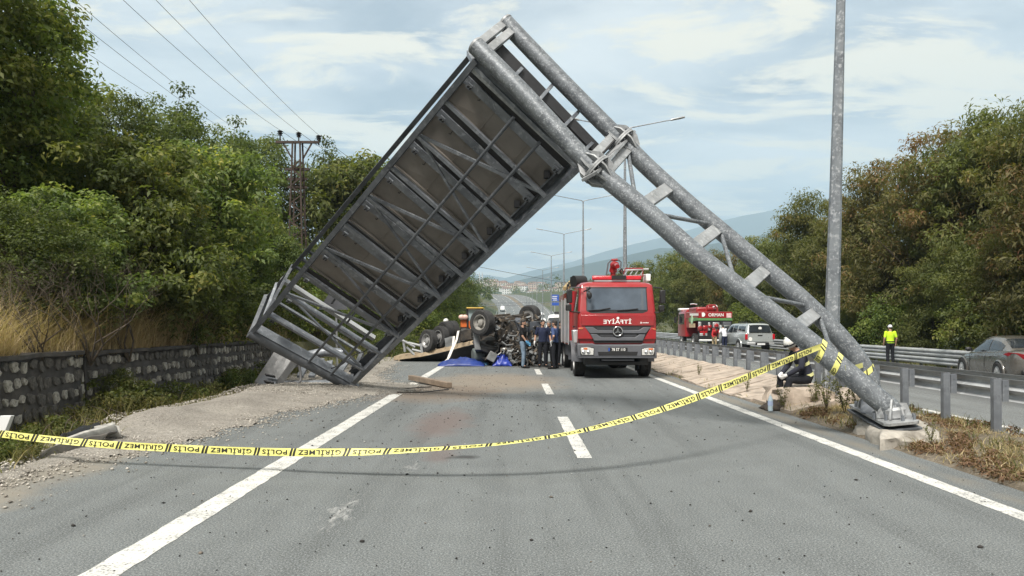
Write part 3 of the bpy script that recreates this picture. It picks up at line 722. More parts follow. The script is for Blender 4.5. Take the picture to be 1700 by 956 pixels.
# collars and crumpled gussets at the foot
foot = P(1484, 700, 10.56); foot2 = P(1450, 668, 11.82)
plate = MB()
pc = [Vector((5.02, 10.18, 0.262)), Vector((5.56, 10.28, 0.285)), Vector((5.98, 12.25, 0.33)), Vector((5.46, 12.2, 0.30))]
plate.prism([pc[0], pc[0] + Vector((0.06, -0.06, 0)), pc[1] + Vector((-0.06, -0.06, 0)), pc[1], pc[2], pc[3]], (0, 0, 0.045)); bp = plate.build('base_plate', M_galvp, ga, bevel=0.006)
pl2 = MB(); pl2.prism([p + Vector((0.0, -0.03, -0.075)) + (p - foot) * 0.06 * Vector((1, 1, 0)).length for p in pc], (0, 0, 0.03)); pl2.build('grout_plate', M_galvd, ga, bevel=0.005)
def gusset(c, ang, r0, w_, h, m=M_galvp):
    d = Vector((math.cos(ang), math.sin(ang), 0)); n_ = Vector((-d.y, d.x, 0)) * 0.012
    b = Vector(c); g = MB()
    g.prism([b + d * r0 * 0.6 - n_, b + d * (r0 + w_) - n_, b + d * (r0 + w_) + Vector((0, 0, h * 0.28)) - n_, b + d * (r0 + 0.02) + Vector((0, 0, h)) - n_, b + d * r0 * 0.5 + Vector((0, 0, h)) - n_], n_ * 2)
    return g.build('gusset', m, ga)
for c, r0 in ((Vector((foot.x, foot.y, 0.325)), 0.14), (Vector((foot2.x, foot2.y, 0.345)), 0.14)):
    for k in range(8): gusset(c, R(8 + 45 * k), r0, 0.085 if k not in (4, 5) else 0.12, 0.17 + 0.05 * ((k * 7) % 3))
    mb = MB(); mb.lathe([(0.12, 0.0), (0.162, 0.01), (0.154, 0.07), (0.166, 0.12), (0.152, 0.15), (0.14, 0.16)], c, (-0.10, 0.05, 1), 22); mb.build('crushed_collar', M_galvp, ga, smooth=35)
    for k in range(8):
        a = R(42 + 45 * k); mb = MB(); mb.tube([c + Vector((math.cos(a) * 0.27, math.sin(a) * 0.27, -0.02)), c + Vector((math.cos(a) * 0.27, math.sin(a) * 0.27, 0.07))], 0.022, 6); mb.build('anchor_bolt', M_galvs, ga)
mid = (Vector((foot.x, foot.y, 0.325)) + Vector((foot2.x, foot2.y, 0.345))) / 2
mb = MB(); mb.slab(Vector((foot.x - 0.02, foot.y + 0.16, 0.31)), Vector((foot2.x - 0.02, foot2.y - 0.16, 0.33)), Vector((foot2.x - 0.05, foot2.y - 0.16, 0.66)), Vector((foot.x - 0.06, foot.y + 0.16, 0.58)), 0.02); mb.build('web_plate', M_galvp, ga)
mb = MB(); mb.slab(P(1428, 684, 11.2), P(1431, 640, 11.6), P(1452, 655, 11.3), P(1450, 690, 11.0), 0.02); mb.build('web_plate', M_galvs, ga)
# flat struts and thin diagonals between the tubes
for fx, bx in ((1064, 1112), (1146, 1192), (1232, 1272), (1317, 1355), (1408, 1444)):
    a, b = along(FT, fx), along(BT, bx); mb = MB(); mb.beam(a, b, 0.20, 0.10, (0.6, -0.2, 0.7)); mb.build('strut', M_galvp, ga, bevel=0.008)
for fx, bx in ((1056, 1041), (1076, 1184), (1222, 1196), (1240, 1343), (1386, 1360)):
    a, b = along(FT, fx), along(BT, bx); mb = MB(); mb.tube([a, b], 0.034, 10); mb.build('diagonal_brace', M_galv, ga)
# bolted flanges in the middle
fdir = (along(FT, 1010) - along(FT, 960)).normalized()
for tab, px in ((FT, 990), (BT, 1033)):
    c = along(tab, px)
    for sgn in (-1, 1):
        mb = MB(); mb.lathe([(0.12, 0), (0.262, 0), (0.262, 0.028), (0.12, 0.028)], c + fdir * (0.003 + (0 if sgn > 0 else -0.034)), fdir, 28); mb.build('flange_ring', M_galvp, ga, smooth=30)
        x = fdir.orthogonal().normalized(); y = fdir.cross(x)
        for k in range(8):
            a = 2 * math.pi * k / 8 + 0.2; d = x * math.cos(a) + y * math.sin(a); tn = fdir.cross(d).normalized() * 0.014
            g = MB(); o_ = c + fdir * sgn * 0.034
            g.prism([o_ + d * 0.145 - tn, o_ + d * 0.252 - tn, o_ + d * 0.25 + fdir * sgn * 0.09 - tn, o_ + d * 0.15 + fdir * sgn * 0.24 - tn], tn * 2); g.build('fin', M_galvp, ga)
            b_ = MB(); q_ = c + (x * math.cos(a + 0.39) + y * math.sin(a + 0.39)) * 0.225; b_.tube([q_ - fdir * 0.07, q_ + fdir * 0.07], 0.017, 6); b_.build('flange_bolt', M_galvs, ga)
fa, fb = along(FT, 990), along(BT, 1033); lk = (fb - fa).normalized()
for sgn in (-0.17, 0.16):
    mb = MB(); mb.beam(fa + lk * 0.10 + fdir * sgn, fb - lk * 0.10 + fdir * sgn, 0.10, 0.16, fdir); mb.build('link_beam', M_galvp, ga, bevel=0.006)
mb = MB(); mb.beam(fa - lk * 0.32, fb + lk * 0.36, 0.045, 0.30, (0, 1, 0.3)); mb.build('link_plate', M_galvp, ga)
mb = MB(); mb.tube([P(1020, 233, 12.2), P(1003, 252, 12.1), P(985, 268, 12.0)], 0.022, 6); mb.build('cable', M_black, ga)
# end link at the top
ta, tb = P(789, 75, 12.3), P(838, 36, 13.2)
for sgn in (0.02, 0.22):
    mb = MB(); mb.beam(ta + fdir * sgn + (tb - ta).normalized() * 0.05, tb + fdir * sgn, 0.08, 0.14, fdir); mb.build('end_link', M_galvp, ga, bevel=0.005)
for tab, e in ((FT, ta), (BT, tb)):
    mb = MB(); mb.lathe([(0.0, -0.012), (0.145, -0.012), (0.152, 0.0), (0.152, 0.03)], e, fdir, 28); mb.build('end_cap', M_galvp, ga, smooth=30)

# ---- the sign frame hanging from the tubes down to the road
NA, NB, NC, ND = P(788, 104, 12.35), P(966, 278, 12.45), P(583, 643, 18.9), P(417, 554, 17.7)        # near face corners
FA, FB, FC, FD = P(779, 88, 13.25), P(946, 251, 13.5), P(601, 586, 19.7), P(443, 491, 18.5)           # far face corners
def near(s, a): return lerp(lerp(NA, ND, s), lerp(NB, NC, s), a)
def far(s, a): return lerp(lerp(FA, FD, s), lerp(FB, FC, s), a)
def mid_(s, a, t_): return lerp(near(s, a), far(s, a), t_)
nn_ = (NB - NA).cross(ND - NA).normalized()
if nn_.dot(Vector((0, -1, -0.3))) < 0: nn_ = -nn_                   # out of the near face, towards the camera
def gbeam(name, a, b, wx, wy, m, up=None, bevel=0.0):
    mb = MB(); mb.beam(a, b, wx, wy, up if up is not None else nn_); return mb.build(name, m, ga, bevel=bevel)
# chords
gbeam('chord', near(-0.005, 0), near(1.0, 0), 0.10, 0.10, M_galvd)
mb = MB(); mb.channel(far(-0.01, 0), far(1.0, 0), 0.16, 0.09, 0.014, (far(0.5, 1) - far(0.5, 0))); mb.build('chord', M_galvd, ga)
mb = MB(); mb.slab(near(-0.01, 0.995), near(1.0, 0.995), mid_(1.0, 0.995, 0.36), mid_(-0.01, 0.985, 0.34), 0.016); mb.build('chord', M_galvs, ga)
mb = MB(); mb.slab(near(-0.01, 0.975), near(1.0, 0.965), near(1.0, 1.008), near(-0.01, 1.008), 0.018); mb.build('chord_flange', M_galvs, ga)
mb = MB(); mb.slab(mid_(-0.01, 0.94, 0.34), mid_(1.0, 0.93, 0.36), mid_(1.0, 0.997, 0.36), mid_(-0.01, 0.987, 0.34), 0.016); mb.build('chord_flange', M_galvd, ga)
mb = MB(); mb.tube([near(1.0, -0.02), near(1.0, 1.02)], 0.125, 14); mb.build('bottom_beam', M_galvd, ga, smooth=40)
mb = MB(); mb.slab(near(0.985, 0.02), near(0.985, 0.98), mid_(0.985, 0.98, 0.2), mid_(0.985, 0.02, 0.2), 0.02); mb.build('bottom_flange', M_galvs, ga)
gbeam('end_bar', near(1.0, 0), far(1.0, 0), 0.10, 0.10, M_galvd, (0, 0, 1))
gbeam('end_bar', near(1.0, 0.97), far(1.0, 1.0), 0.10, 0.10, M_galvd, (0, 0, 1))
gbeam('end_bar', near(0.92, 0.0), far(0.93, 0.0), 0.07, 0.07, M_galvs, (0, 0, 1))
gbeam('end_bar', near(0.93, 0.0), far(0.83, 0.0), 0.06, 0.06, M_galvs, (0, 0, 1))
gbeam('end_bar', near(0.0, 0.0), far(0.0, 0.0), 0.09, 0.09, M_galvs, (0, 0, 1))
NBAY = 10
# rungs on the near face, deep channels on the far face
for k in range(NBAY):
    s = k / NBAY + (0.006 if k == 0 else 0.0)
    gbeam('rung', near(s, 0.0), near(s, 0.97), 0.062, 0.062, M_galvs)
    if k < 8:
        mb = MB(); mb.slab(mid_(s + 0.006, 0.03, 0.22), mid_(s + 0.006, 0.95, 0.22), mid_(s + 0.026, 0.95, 0.24), mid_(s + 0.026, 0.03, 0.24), 0.014); mb.build('web', M_black, ga)  # black strip standing in for the shaded gap between rung and channel
    mb = MB(); mb.channel(mid_(s + 0.033, 0.02, 0.20), mid_(s + 0.033, 0.95, 0.20), 0.15, 0.08, 0.014, -nn_); mb.build('channel', M_galvs, ga)
    for a_ in (0.085, 0.905):
        mb = MB(); q_ = mid_(s + 0.038, a_, 0.16); d_ = (near(s, 1) - near(s, 0)).normalized(); e_ = (near(1, a_) - near(0, a_)).normalized()
        mb.beam(q_ - d_ * 0.05, q_ + d_ * 0.05, 0.10, 0.04, nn_); mb.build('clip_plate', M_galvs, ga)
        mb = MB(); mb.tube([q_ + nn_ * 0.02, q_ + nn_ * 0.065], 0.018, 6); mb.tube([q_ + d_ * 0.05 + nn_ * 0.02, q_ + d_ * 0.05 + nn_ * 0.06], 0.014, 6); mb.build('clip_bolt', M_black, ga)
# sign panels seen from behind, one to each of the upper bays
for k in range(7):
    s0, s1 = k / NBAY + 0.010, (k + 1) / NBAY + 0.002
    nrm = (far(s0, 1) - far(s0, 0)).cross(far(s1, 0) - far(s0, 0)).normalized()
    mb = MB(); mb.slab(mid_(s0, 0.03, 0.30), mid_(s0, 0.94, 0.30), mid_(s1, 0.94, 0.30), mid_(s1, 0.03, 0.30), 0.04); pn = mb.build('sign_panel', M_panel, ga)
    # folded rim round each panel and a bent bar handle
    for (a, b) in (((s0, 0.03), (s0, 0.94)), ((s0, 0.94), (s1, 0.94)), ((s1, 0.94), (s1, 0.03)), ((s1, 0.03), (s0, 0.03))):
        mb = MB(); mb.beam(mid_(*a, 0.27), mid_(*b, 0.27), 0.03, 0.05, nn_); mb.build('rim', M_galvs if a[1] == b[1] else M_panel, pn)
    sm = lerp(s0, s1, 0.40); mb = MB()
    mb.tube([mid_(sm - 0.008, 0.17, 0.285), mid_(sm - 0.008, 0.17, 0.262), mid_(sm - 0.006, 0.205, 0.262), mid_(sm + 0.006, 0.21, 0.262), mid_(sm + 0.008, 0.20, 0.285)], 0.007, 6); mb.build('handle', M_black, pn)
    for a_ in (0.34, 0.66, 0.82):
        mb = MB(); mb.beam(mid_(s0 + 0.004, a_, 0.28), mid_(s1 - 0.004, a_ + 0.004, 0.28), 0.022, 0.012, nn_); mb.build('seam', M_panel, pn)
    mb = MB(); mb.box(mid_(lerp(s0, s1, 0.62), 0.90, 0.23), (0.10, 0.14, 0.12)); mb.build('junction_box', M_black, pn)
    mb = MB(); mb.box(mid_(lerp(s0, s1, 0.35), 0.915, 0.22), (0.07, 0.09, 0.08)); mb.build('junction_box', M_black, pn)
# zigzag braces over the near face
for a, b in ((2, 1), (2, 3), (4, 3), (4, 5), (6, 5), (6, 7), (8, 7), (8, 9)):
    thin = b > a
    gbeam('brace', near(a / NBAY, 0.01) + nn_ * -0.04, near(b / NBAY, 0.95) + nn_ * -0.04, 0.042 if thin else 0.058, 0.042, M_galvs)
# two long handrails and the short cross rails of the empty bays
mb = MB(); mb.tube([near(0.02, 0.44) + nn_ * 0.07, near(0.5, 0.50) + nn_ * 0.07, near(0.99, 0.545) + nn_ * 0.03], 0.030, 8); mb.build('grid_rail', M_galvd, ga)
mb = MB(); mb.tube([near(0.02, 0.68) + nn_ * 0.07, near(0.5, 0.74) + nn_ * 0.07, near(0.99, 0.775) + nn_ * 0.03], 0.030, 8); mb.build('grid_rail', M_galvd, ga)
for a0, a1, s0, s1 in ((0.42, 0.46, 0.70, 0.86), (0.64, 0.68, 0.70, 0.90)):
    mb = MB(); mb.tube([mid_(s0, a0, 0.9), mid_(s1, a1, 0.9)], 0.028, 8); mb.build('grid_rail', M_galvd, ga)
for s in (0.75, 0.79, 0.83):
    gbeam('far_rung', far(s, 0.02), far(s, 0.97), 0.055, 0.055, M_galvd)
gbeam('far_rung', far(0.905, 0.0), far(0.905, 0.98), 0.11, 0.11, M_rail)
gbeam('far_rung', far(1.0, 0.0), far(1.0, 0.98), 0.06, 0.06, M_galvs)
# dark edge of the sign face showing between the two tubes
mb = MB(); mb.slab(P(800, 68, 12.75), P(990, 262, 12.55), P(1002, 253, 12.75), P(816, 60, 12.95), 0.05); mb.build('sign_face_edge', M_black, ga)
for (x0, y0, x1, y1) in ((818, 80, 824, 74), (859, 121, 866, 114), (898, 163, 917, 141), (938, 207, 960, 186), (975, 244, 985, 236)):
    mb = MB(); mb.beam(P(x0 - 8, y0 + 9, 12.2), P(x1, y1, 12.75 if x1 - x0 < 12 else 13.1), 0.055, 0.055, fdir); mb.build('stay', M_galvs, ga)
# top chord and light strip under the front tube
mb = MB(); mb.slab(near(-0.034, 0.0) , near(-0.030, 0.99), near(0.006, 0.99), near(0.010, 0.0), 0.05); mb.build('top_chord', M_galvd, ga)
mb = MB(); mb.slab(near(0.004, 0.02), near(0.000, 0.97), near(0.012, 0.97), near(0.018, 0.02), 0.03); mb.build('edge_strip', M_galvp, ga)
mb = MB(); mb.tube([P(548, 612, 18.6), P(566, 606, 18.4), P(590, 588, 18.3), P(602, 585, 18.4), P(640, 560, 17.9)], 0.012, 6); mb.build('cable', M_black, ga)
mb = MB(); mb.ell(P(581, 645, 18.85), (0.17, 0.15, 0.15), 8, 6); mb.box(P(588, 641, 18.8), (0.22, 0.2, 0.16), Matrix.Rotation(0.6, 3, 'Y')); mb.build('crushed_corner', M_galvd, ga)

# ---- the broken left post lying in the ditch
lp = thing('broken_gantry_post', 'broken grey gantry post lying in the ditch under the bottom end of the sign frame', 'gantry post', tuple(G(470, 660, 0.0)))
mb = MB(); mb.tube([P(455, 640, 19.6), P(520, 639, 19.6), P(563, 637, 19.4)], 0.125, 16); mb.build('tube', M_galvs, lp, smooth=40)
mb = MB(); mb.tube([P(480, 607, 20.5), P(512, 590, 20.9), P(540, 584, 21.0), P(570, 586, 21.0)], 0.130, 16); mb.build('tube', M_galvs, lp, smooth=40)
for (x0, y0, x1, y1) in ((498, 625, 514, 594), (517, 625, 534, 596), (540, 627, 548, 600), (562, 620, 580, 592)):
    mb = MB(); mb.beam(P(x0, y0, 19.7), P(x1, y1, 20.7), 0.16, 0.06, (0, -1, 0.4)); mb.build('lacing_plate', M_galvs, lp)
mb = MB(); mb.tube([P(495, 600, 19.3), P(499, 618, 19.3), P(499, 632, 19.2), P(488, 642, 19.0)], 0.035, 8); mb.build('pipe', M_galvw, lp)
up_ = Vector((0.15, -0.9, 0.45))
mb = MB(); mb.channel(P(474, 583, 19.8), P(437, 640, 19.3), 0.50, 0.20, 0.03, -up_); mb.build('box_section', M_galvw, lp)
mb = MB(); mb.beam(P(491, 598, 19.55), P(452, 650, 19.1), 0.17, 0.05, (0.75, -0.6, 0.25)); mb.build('folded_lip', M_galvw, lp)
mb = MB(); mb.slab(P(436, 622, 19.1), P(461, 629, 19.0), P(448, 655, 18.9), P(414, 652, 19.0), 0.05); mb.build('base_plate', M_galvs, lp)
for (x, y) in ((448, 623), (446, 634), (432, 640)):
    mb = MB(); mb.beam(P(x - 7, y - 1, 18.95), P(x + 8, y + 2, 18.9), 0.03, 0.10, (0, -1, 0.6)); mb.build('slot', M_black, lp)
mb = MB(); mb.tube([P(486, 588, 19.2), P(487, 588, 19.1)], 0.05, 10); mb.build('bolt_hole', M_black, lp)
mb = MB()
for k in range(9): mb.box(P(425 + 7 * k, 660 - k * 1.3 + random.uniform(-3, 3), 19.0), (0.25, 0.3, 0.10), Matrix.Rotation(random.uniform(-0.6, 0.6), 3, 'Y') @ Matrix.Rotation(random.uniform(0, 1), 3, 'Z'))
mb.build('torn_footing', M_black, lp)

# concrete footing of the gantry on the median
ft = thing('concrete_footing', 'broken pale concrete block under the gantry foot', 'concrete block', (5.3, 11.1, 0))
mb = MB()
def rough_block(mb, x0, x1, y0, y1, z0, z1, seed, n=9, amp=0.05, sk=0.0):
    nx_, ny_ = n, n + 4
    top = []
    for j in range(ny_):
        for i in range(nx_):
            u, v = i / (nx_ - 1), j / (ny_ - 1); x = lerp(x0, x1, u) + sk * v; y = lerp(y0, y1, v)
            e = min(u, 1 - u, v, 1 - v)
            dn = mnoise.noise(Vector((x * 3 + seed, y * 3, 0)))
            top.append(Vector((x + amp * dn * (1 if e < 0.01 else 0.3), y + amp * mnoise.noise(Vector((x * 3, y * 3 + seed, 4))) * (1 if e < 0.01 else 0.3), z1 + amp * 0.35 * dn - (0.045 if e < 0.01 else 0))))
    rim = [i for i in range(nx_)] + [j * nx_ + nx_ - 1 for j in range(1, ny_)] + [(ny_ - 1) * nx_ + i for i in range(nx_ - 2, -1, -1)] + [j * nx_ for j in range(ny_ - 2, 0, -1)]
    vs = list(top); fs = [(j * nx_ + i, j * nx_ + i + 1, (j + 1) * nx_ + i + 1, (j + 1) * nx_ + i) for j in range(ny_ - 1) for i in range(nx_ - 1)]
    prev = rim
    for lv in (0.66, 0.33, 0.0):
        b = len(vs); cen = Vector(((x0 + x1 + sk) / 2, (y0 + y1) / 2, 0))
        for r in rim:
            p = top[r]; o_ = (Vector((p.x, p.y, 0)) - cen).normalized() * (0.04 * (1 - lv) + amp * 0.8 * mnoise.noise(Vector((p.x * 5, p.y * 5, lv * 9 + seed))))
            vs.append(Vector((p.x + o_.x, p.y + o_.y, lerp(z0, z1, lv))))
        cur = list(range(b, b + len(rim)))
        fs += [(prev[k], prev[(k + 1) % len(rim)], cur[(k + 1) % len(rim)], cur[k]) for k in range(len(rim))]
        prev = cur
    mb.add(vs, fs)
rough_block(mb, 4.80, 5.70, 9.85, 12.3, -0.1, 0.20, 1, 13, 0.15, 0.75)
mb.build('block', M_concrete, ft, smooth=45)
# ------------------------------------------------------------------ vegetation
def leaf_mat(name, stops, transl=0.35, rough=0.6):
    t = MT(name); at = t.n.new('ShaderNodeAttribute'); at.attribute_name = 'tint'
    oi = t.n.new('ShaderNodeObjectInfo')
    c = t.ramp(at.outputs['Fac'], stops)
    hs = t.n.new('ShaderNodeHueSaturation'); t.l.new(c, hs.inputs['Color'])
    t.l.new(t.math('ADD', 0.485, t.math('MULTIPLY', oi.outputs['Random'], 0.03)), hs.inputs['Hue'])
    t.l.new(t.math('ADD', 0.82, t.math('MULTIPLY', oi.outputs['Random'], 0.36)), hs.inputs['Value'])
    c = hs.outputs[0]
    t.set(t.b.inputs['Base Color'], c); t.b.inputs['Roughness'].default_value = rough; t.b.inputs['Specular IOR Level'].default_value = 0.3
    tr = t.n.new('ShaderNodeBsdfTranslucent'); t.l.new(t.mix(1.0, c, (1.5, 1.6, 0.7), 'MULTIPLY'), tr.inputs['Color'])
    ms = t.n.new('ShaderNodeMixShader'); ms.inputs[0].default_value = transl
    t.l.new(t.b.outputs[0], ms.inputs[1]); t.l.new(tr.outputs[0], ms.inputs[2]); t.l.new(ms.outputs[0], t.out.inputs[0])
    return t.m
M_lf = {
    'broad': leaf_mat('broad_leaves', [(0.0, (0.064, 0.092, 0.028)), (0.40, (0.125, 0.160, 0.044)), (0.75, (0.211, 0.237, 0.064)), (1.0, (0.371, 0.346, 0.109))], 0.42),
    'walnut': leaf_mat('walnut_leaves', [(0.0, (0.060, 0.085, 0.030)), (0.40, (0.125, 0.160, 0.055)), (0.75, (0.215, 0.235, 0.075)), (0.92, (0.33, 0.31, 0.10)), (1.0, (0.40, 0.33, 0.10))], 0.42),
    'dark': leaf_mat('dark_leaves', [(0.0, (0.046, 0.067, 0.026)), (0.45, (0.096, 0.125, 0.041)), (0.85, (0.160, 0.186, 0.059)), (1.0, (0.256, 0.256, 0.090))], 0.40),
    'robinia': leaf_mat('robinia_leaves', [(0.0, (0.064, 0.079, 0.028)), (0.50, (0.134, 0.147, 0.046)), (0.74, (0.192, 0.179, 0.056)), (0.90, (0.237, 0.154, 0.064)), (1.0, (0.282, 0.134, 0.077))], 0.40),
    'robinia_red': leaf_mat('reddish_robinia_leaves', [(0.0, (0.070, 0.077, 0.031)), (0.42, (0.147, 0.143, 0.049)), (0.62, (0.211, 0.143, 0.061)), (1.0, (0.294, 0.141, 0.087))], 0.40),
    'weed': leaf_mat('weed_leaves', [(0.0, (0.045, 0.065, 0.018)), (0.5, (0.105, 0.135, 0.038)), (0.85, (0.18, 0.18, 0.06)), (1.0, (0.32, 0.26, 0.12))]),
    'straw': leaf_mat('dry_straw', [(0.0, (0.25, 0.185, 0.10)), (0.5, (0.50, 0.40, 0.245)), (1.0, (0.68, 0.57, 0.39))], 0.25, 0.7),
    'drygreen': leaf_mat('rough_grass', [(0.0, (0.06, 0.075, 0.022)), (0.55, (0.14, 0.135, 0.045)), (1.0, (0.32, 0.25, 0.12))], 0.3, 0.7),
    'brown': leaf_mat('withered_leaves', [(0.0, (0.07, 0.045, 0.03)), (0.5, (0.16, 0.095, 0.06)), (1.0, (0.27, 0.18, 0.11))], 0.25, 0.8),
}
def leaves(name, cen, n_per, spread, size, m, seed, tint_c=None, aspect=0.55, droop=0.25, flat=0.65, tn=0.17):
    """leaf quads scattered round clump centres; cen (k,3), spread (k,), tint_c (k,)"""
    rg = np.random.default_rng(seed); k = len(cen); n = k * n_per
    ci = np.repeat(np.arange(k), n_per)
    d = rg.normal(size=(n, 3)); d /= np.linalg.norm(d, axis=1)[:, None]
    rr = rg.random(n) ** 0.45
    p = cen[ci] + d * (rr * spread[ci])[:, None] * np.array([1, 1, flat])
    # leaf axis leans outwards and down, the blade faces up and out
    nrm = d * 0.75 + rg.normal(size=(n, 3)) * 0.55 + np.array([0, 0, 0.65]); nrm /= np.linalg.norm(nrm, axis=1)[:, None]
    ax = rg.normal(size=(n, 3)) + d * 0.6 - np.array([0, 0, droop]); ax -= nrm * (ax * nrm).sum(1)[:, None]; ax /= np.linalg.norm(ax, axis=1)[:, None] + 1e-9
    bx = np.cross(nrm, ax); s = size * (0.6 + 0.8 * rg.random(n)); w_ = s * aspect * (0.8 + 0.4 * rg.random(n))
    fold = nrm * (s * 0.12)[:, None]
    v0 = p - ax * (s * 0.5)[:, None]; v1 = p + bx * (w_ * 0.5)[:, None] + fold; v2 = p + ax * (s * 0.5)[:, None] - np.array([0, 0, 1]) * (s * 0.12)[:, None]; v3 = p - bx * (w_ * 0.5)[:, None] + fold
    co = np.stack([v0, v1, v2, v3], 1).reshape(-1, 3)
    q = np.arange(n * 4).reshape(n, 4)
    base = (tint_c[ci] if tint_c is not None else np.full(n, 0.45))
    tint = np.clip(base + rg.normal(size=n) * tn, 0, 1)
    return fast(name, co, q, m, attr=tint)
def crown_clumps(seed, H, r, z0, k, top_bias=0.5, lobes=5):
    """irregular crown: clump centres in the shell of several overlapping lobes"""
    rg = np.random.default_rng(seed); L_ = []
    for i in range(lobes):
        a = rg.random() * 6.283; q = rg.random() ** 0.6
        z = z0 + (H - z0) * (0.18 + 0.68 * (i + rg.random() * 0.6) / lobes)
        R_ = r * (0.46 + 0.24 * rg.random()) * (1.0 - 0.35 * ((z - z0) / (H - z0)) ** 2)
        L_.append((math.cos(a) * r * 0.52 * q, math.sin(a) * r * 0.52 * q, z, R_, R_ * (0.75 + 0.3 * rg.random())))
    L_.append((0, 0, H - r * 0.42, r * 0.48, r * 0.45)); L_.append((0, 0, z0 + (H - z0) * 0.42, r * 0.72, (H - z0) * 0.36))
    c = []
    while len(c) < k:
        out_ = len(c) % 8 == 0; x, y, z, R_, Rz = L_[rg.integers(len(L_))]
        d = rg.normal(size=3); d /= np.linalg.norm(d); q = (0.62 + 0.45 * rg.random()) if not out_ else (1.05 + 0.38 * rg.random())
        p = np.array([x + d[0] * R_ * q, y + d[1] * R_ * q, z + d[2] * Rz * q])
        if p[2] < z0 * 0.55 or p[2] > H * (1.12 if out_ else 1.0): continue
        c.append(p)
    return np.array(c)
def trunk_mesh(seed, H, r, cl, nb=16):
    rg = random.Random(seed); mb = MB(); top = Vector((rg.uniform(-0.3, 0.3), rg.uniform(-0.3, 0.3), H * 0.80))
    pts = [Vector((0, 0, -0.3)), Vector((rg.uniform(-0.1, 0.1), rg.uniform(-0.1, 0.1), H * 0.22)), Vector((rg.uniform(-0.25, 0.25), rg.uniform(-0.25, 0.25), H * 0.5)), top]
    mb.tube(pts, [r * 1.25, r, r * 0.65, r * 0.15], 8)
    for i in range(nb):
        p = Vector(cl[rg.randrange(len(cl))]); t_ = min(0.9, max(0.12, (p.z / H) * 0.62)); f_ = t_ * 3; j = min(2, int(f_)); a = lerp(pts[j], pts[j + 1], f_ - j)
        m1 = lerp(a, p, 0.4) + Vector((rg.uniform(-0.2, 0.2), rg.uniform(-0.2, 0.2), 0.25)); m2 = lerp(a, p, 0.75) + Vector((rg.uniform(-0.15, 0.15), rg.uniform(-0.15, 0.15), 0.12))
        rb = r * (0.42 - 0.22 * t_); mb.tube([a, m1, m2, p], [rb, rb * 0.7, rb * 0.4, rb * 0.12], 5)
        for q_ in range(2):
            e = m2 + Vector((rg.uniform(-0.7, 0.7), rg.uniform(-0.7, 0.7), rg.uniform(-0.2, 0.6))); mb.tube([m1 if q_ else m2, lerp(m1, e, 0.5), e], [rb * 0.35, rb * 0.22, rb * 0.06], 4)
    return mb.mesh('trunk', M_bark, smooth=60)
def tree_proto(seed, H, r, z0, k, n_per, leaf, kind, spread, aspect=0.55, tr=0.16, lobes=6, red=False, droop=0.25, flat=0.65):
    cl = crown_clumps(seed, H, r, z0, k, lobes=lobes); rg = np.random.default_rng(seed + 99)
    tint = 0.40 + rg.normal(size=len(cl)) * 0.16 + 0.10 * np.array([mnoise.noise(Vector(c * 0.6)) for c in cl])
    if red: tint = 0.27 + 0.20 * np.clip((cl[:, 2] - z0) / (H - z0), 0, 1) + 0.28 * np.array([mnoise.noise(Vector(c * 0.55)) for c in cl]) + rg.normal(size=len(cl)) * 0.10
    sp = spread * (0.55 + 0.8 * rg.random(len(cl)))
    return trunk_mesh(seed, H, tr, cl), leaves('crown', cl, n_per, sp, leaf, M_lf[kind], seed, tint, aspect, droop, flat, 0.10 if red else 0.15)
TP = {
    'walnut_a': tree_proto(11, 8.4, 2.9, 1.6, 230, 95, 0.150, 'broad', 0.62, 0.50, 0.15),
    'walnut_b': tree_proto(12, 7.0, 2.6, 1.2, 190, 85, 0.185, 'walnut', 0.62, 0.46, 0.13),
    'elm_a': tree_proto(13, 8.0, 2.7, 1.0, 230, 110, 0.115, 'dark', 0.58, 0.55, 0.15),
    'elm_b': tree_proto(14, 6.5, 2.5, 0.8, 210, 105, 0.110, 'dark', 0.55, 0.55, 0.12),
    'robinia_a': tree_proto(21, 10.0, 3.5, 1.0, 340, 115, 0.215, 'robinia', 0.68, 0.27, 0.16, 8, True, 0.9, 0.75),
    'robinia_b': tree_proto(22, 9.2, 3.3, 0.6, 320, 115, 0.205, 'robinia_red', 0.64, 0.27, 0.15, 8, True, 0.9, 0.75),
    'robinia_c': tree_proto(23, 8.0, 3.1, 0.4, 290, 115, 0.20, 'robinia', 0.62, 0.29, 0.14, 7, True, 0.9, 0.75),
}
def shrub_proto(seed, H, r, k, n_per, leaf, kind, spread, aspect=0.5):
    rg = np.random.default_rng(seed); c = []
    while len(c) < k:
        d = rg.normal(size=3); d /= np.linalg.norm(d); q = 0.45 + 0.55 * rg.random()
        p = np.array([d[0] * r * q * (1 + 0.3 * math.sin(3 * math.atan2(d[1], d[0]) + seed)), d[1] * r * q, H * 0.48 + d[2] * H * 0.5 * q])
        if p[2] > 0.02: c.append(p)
    c = np.array(c); mb = MB(); rr = random.Random(seed)
    for i in range(12):
        e = Vector(c[rr.randrange(len(c))]); mb.tube([Vector((rr.uniform(-0.1, 0.1), rr.uniform(-0.1, 0.1), -0.1)), e * 0.5 + Vector((0, 0, 0.15)), e], [0.022, 0.014, 0.004], 5)
    return mb.mesh('stems', M_bark, smooth=60), leaves('foliage', c, n_per, spread * (0.6 + 0.7 * rg.random(k)), leaf, M_lf[kind], seed, 0.42 + rg.normal(size=k) * 0.14, aspect)
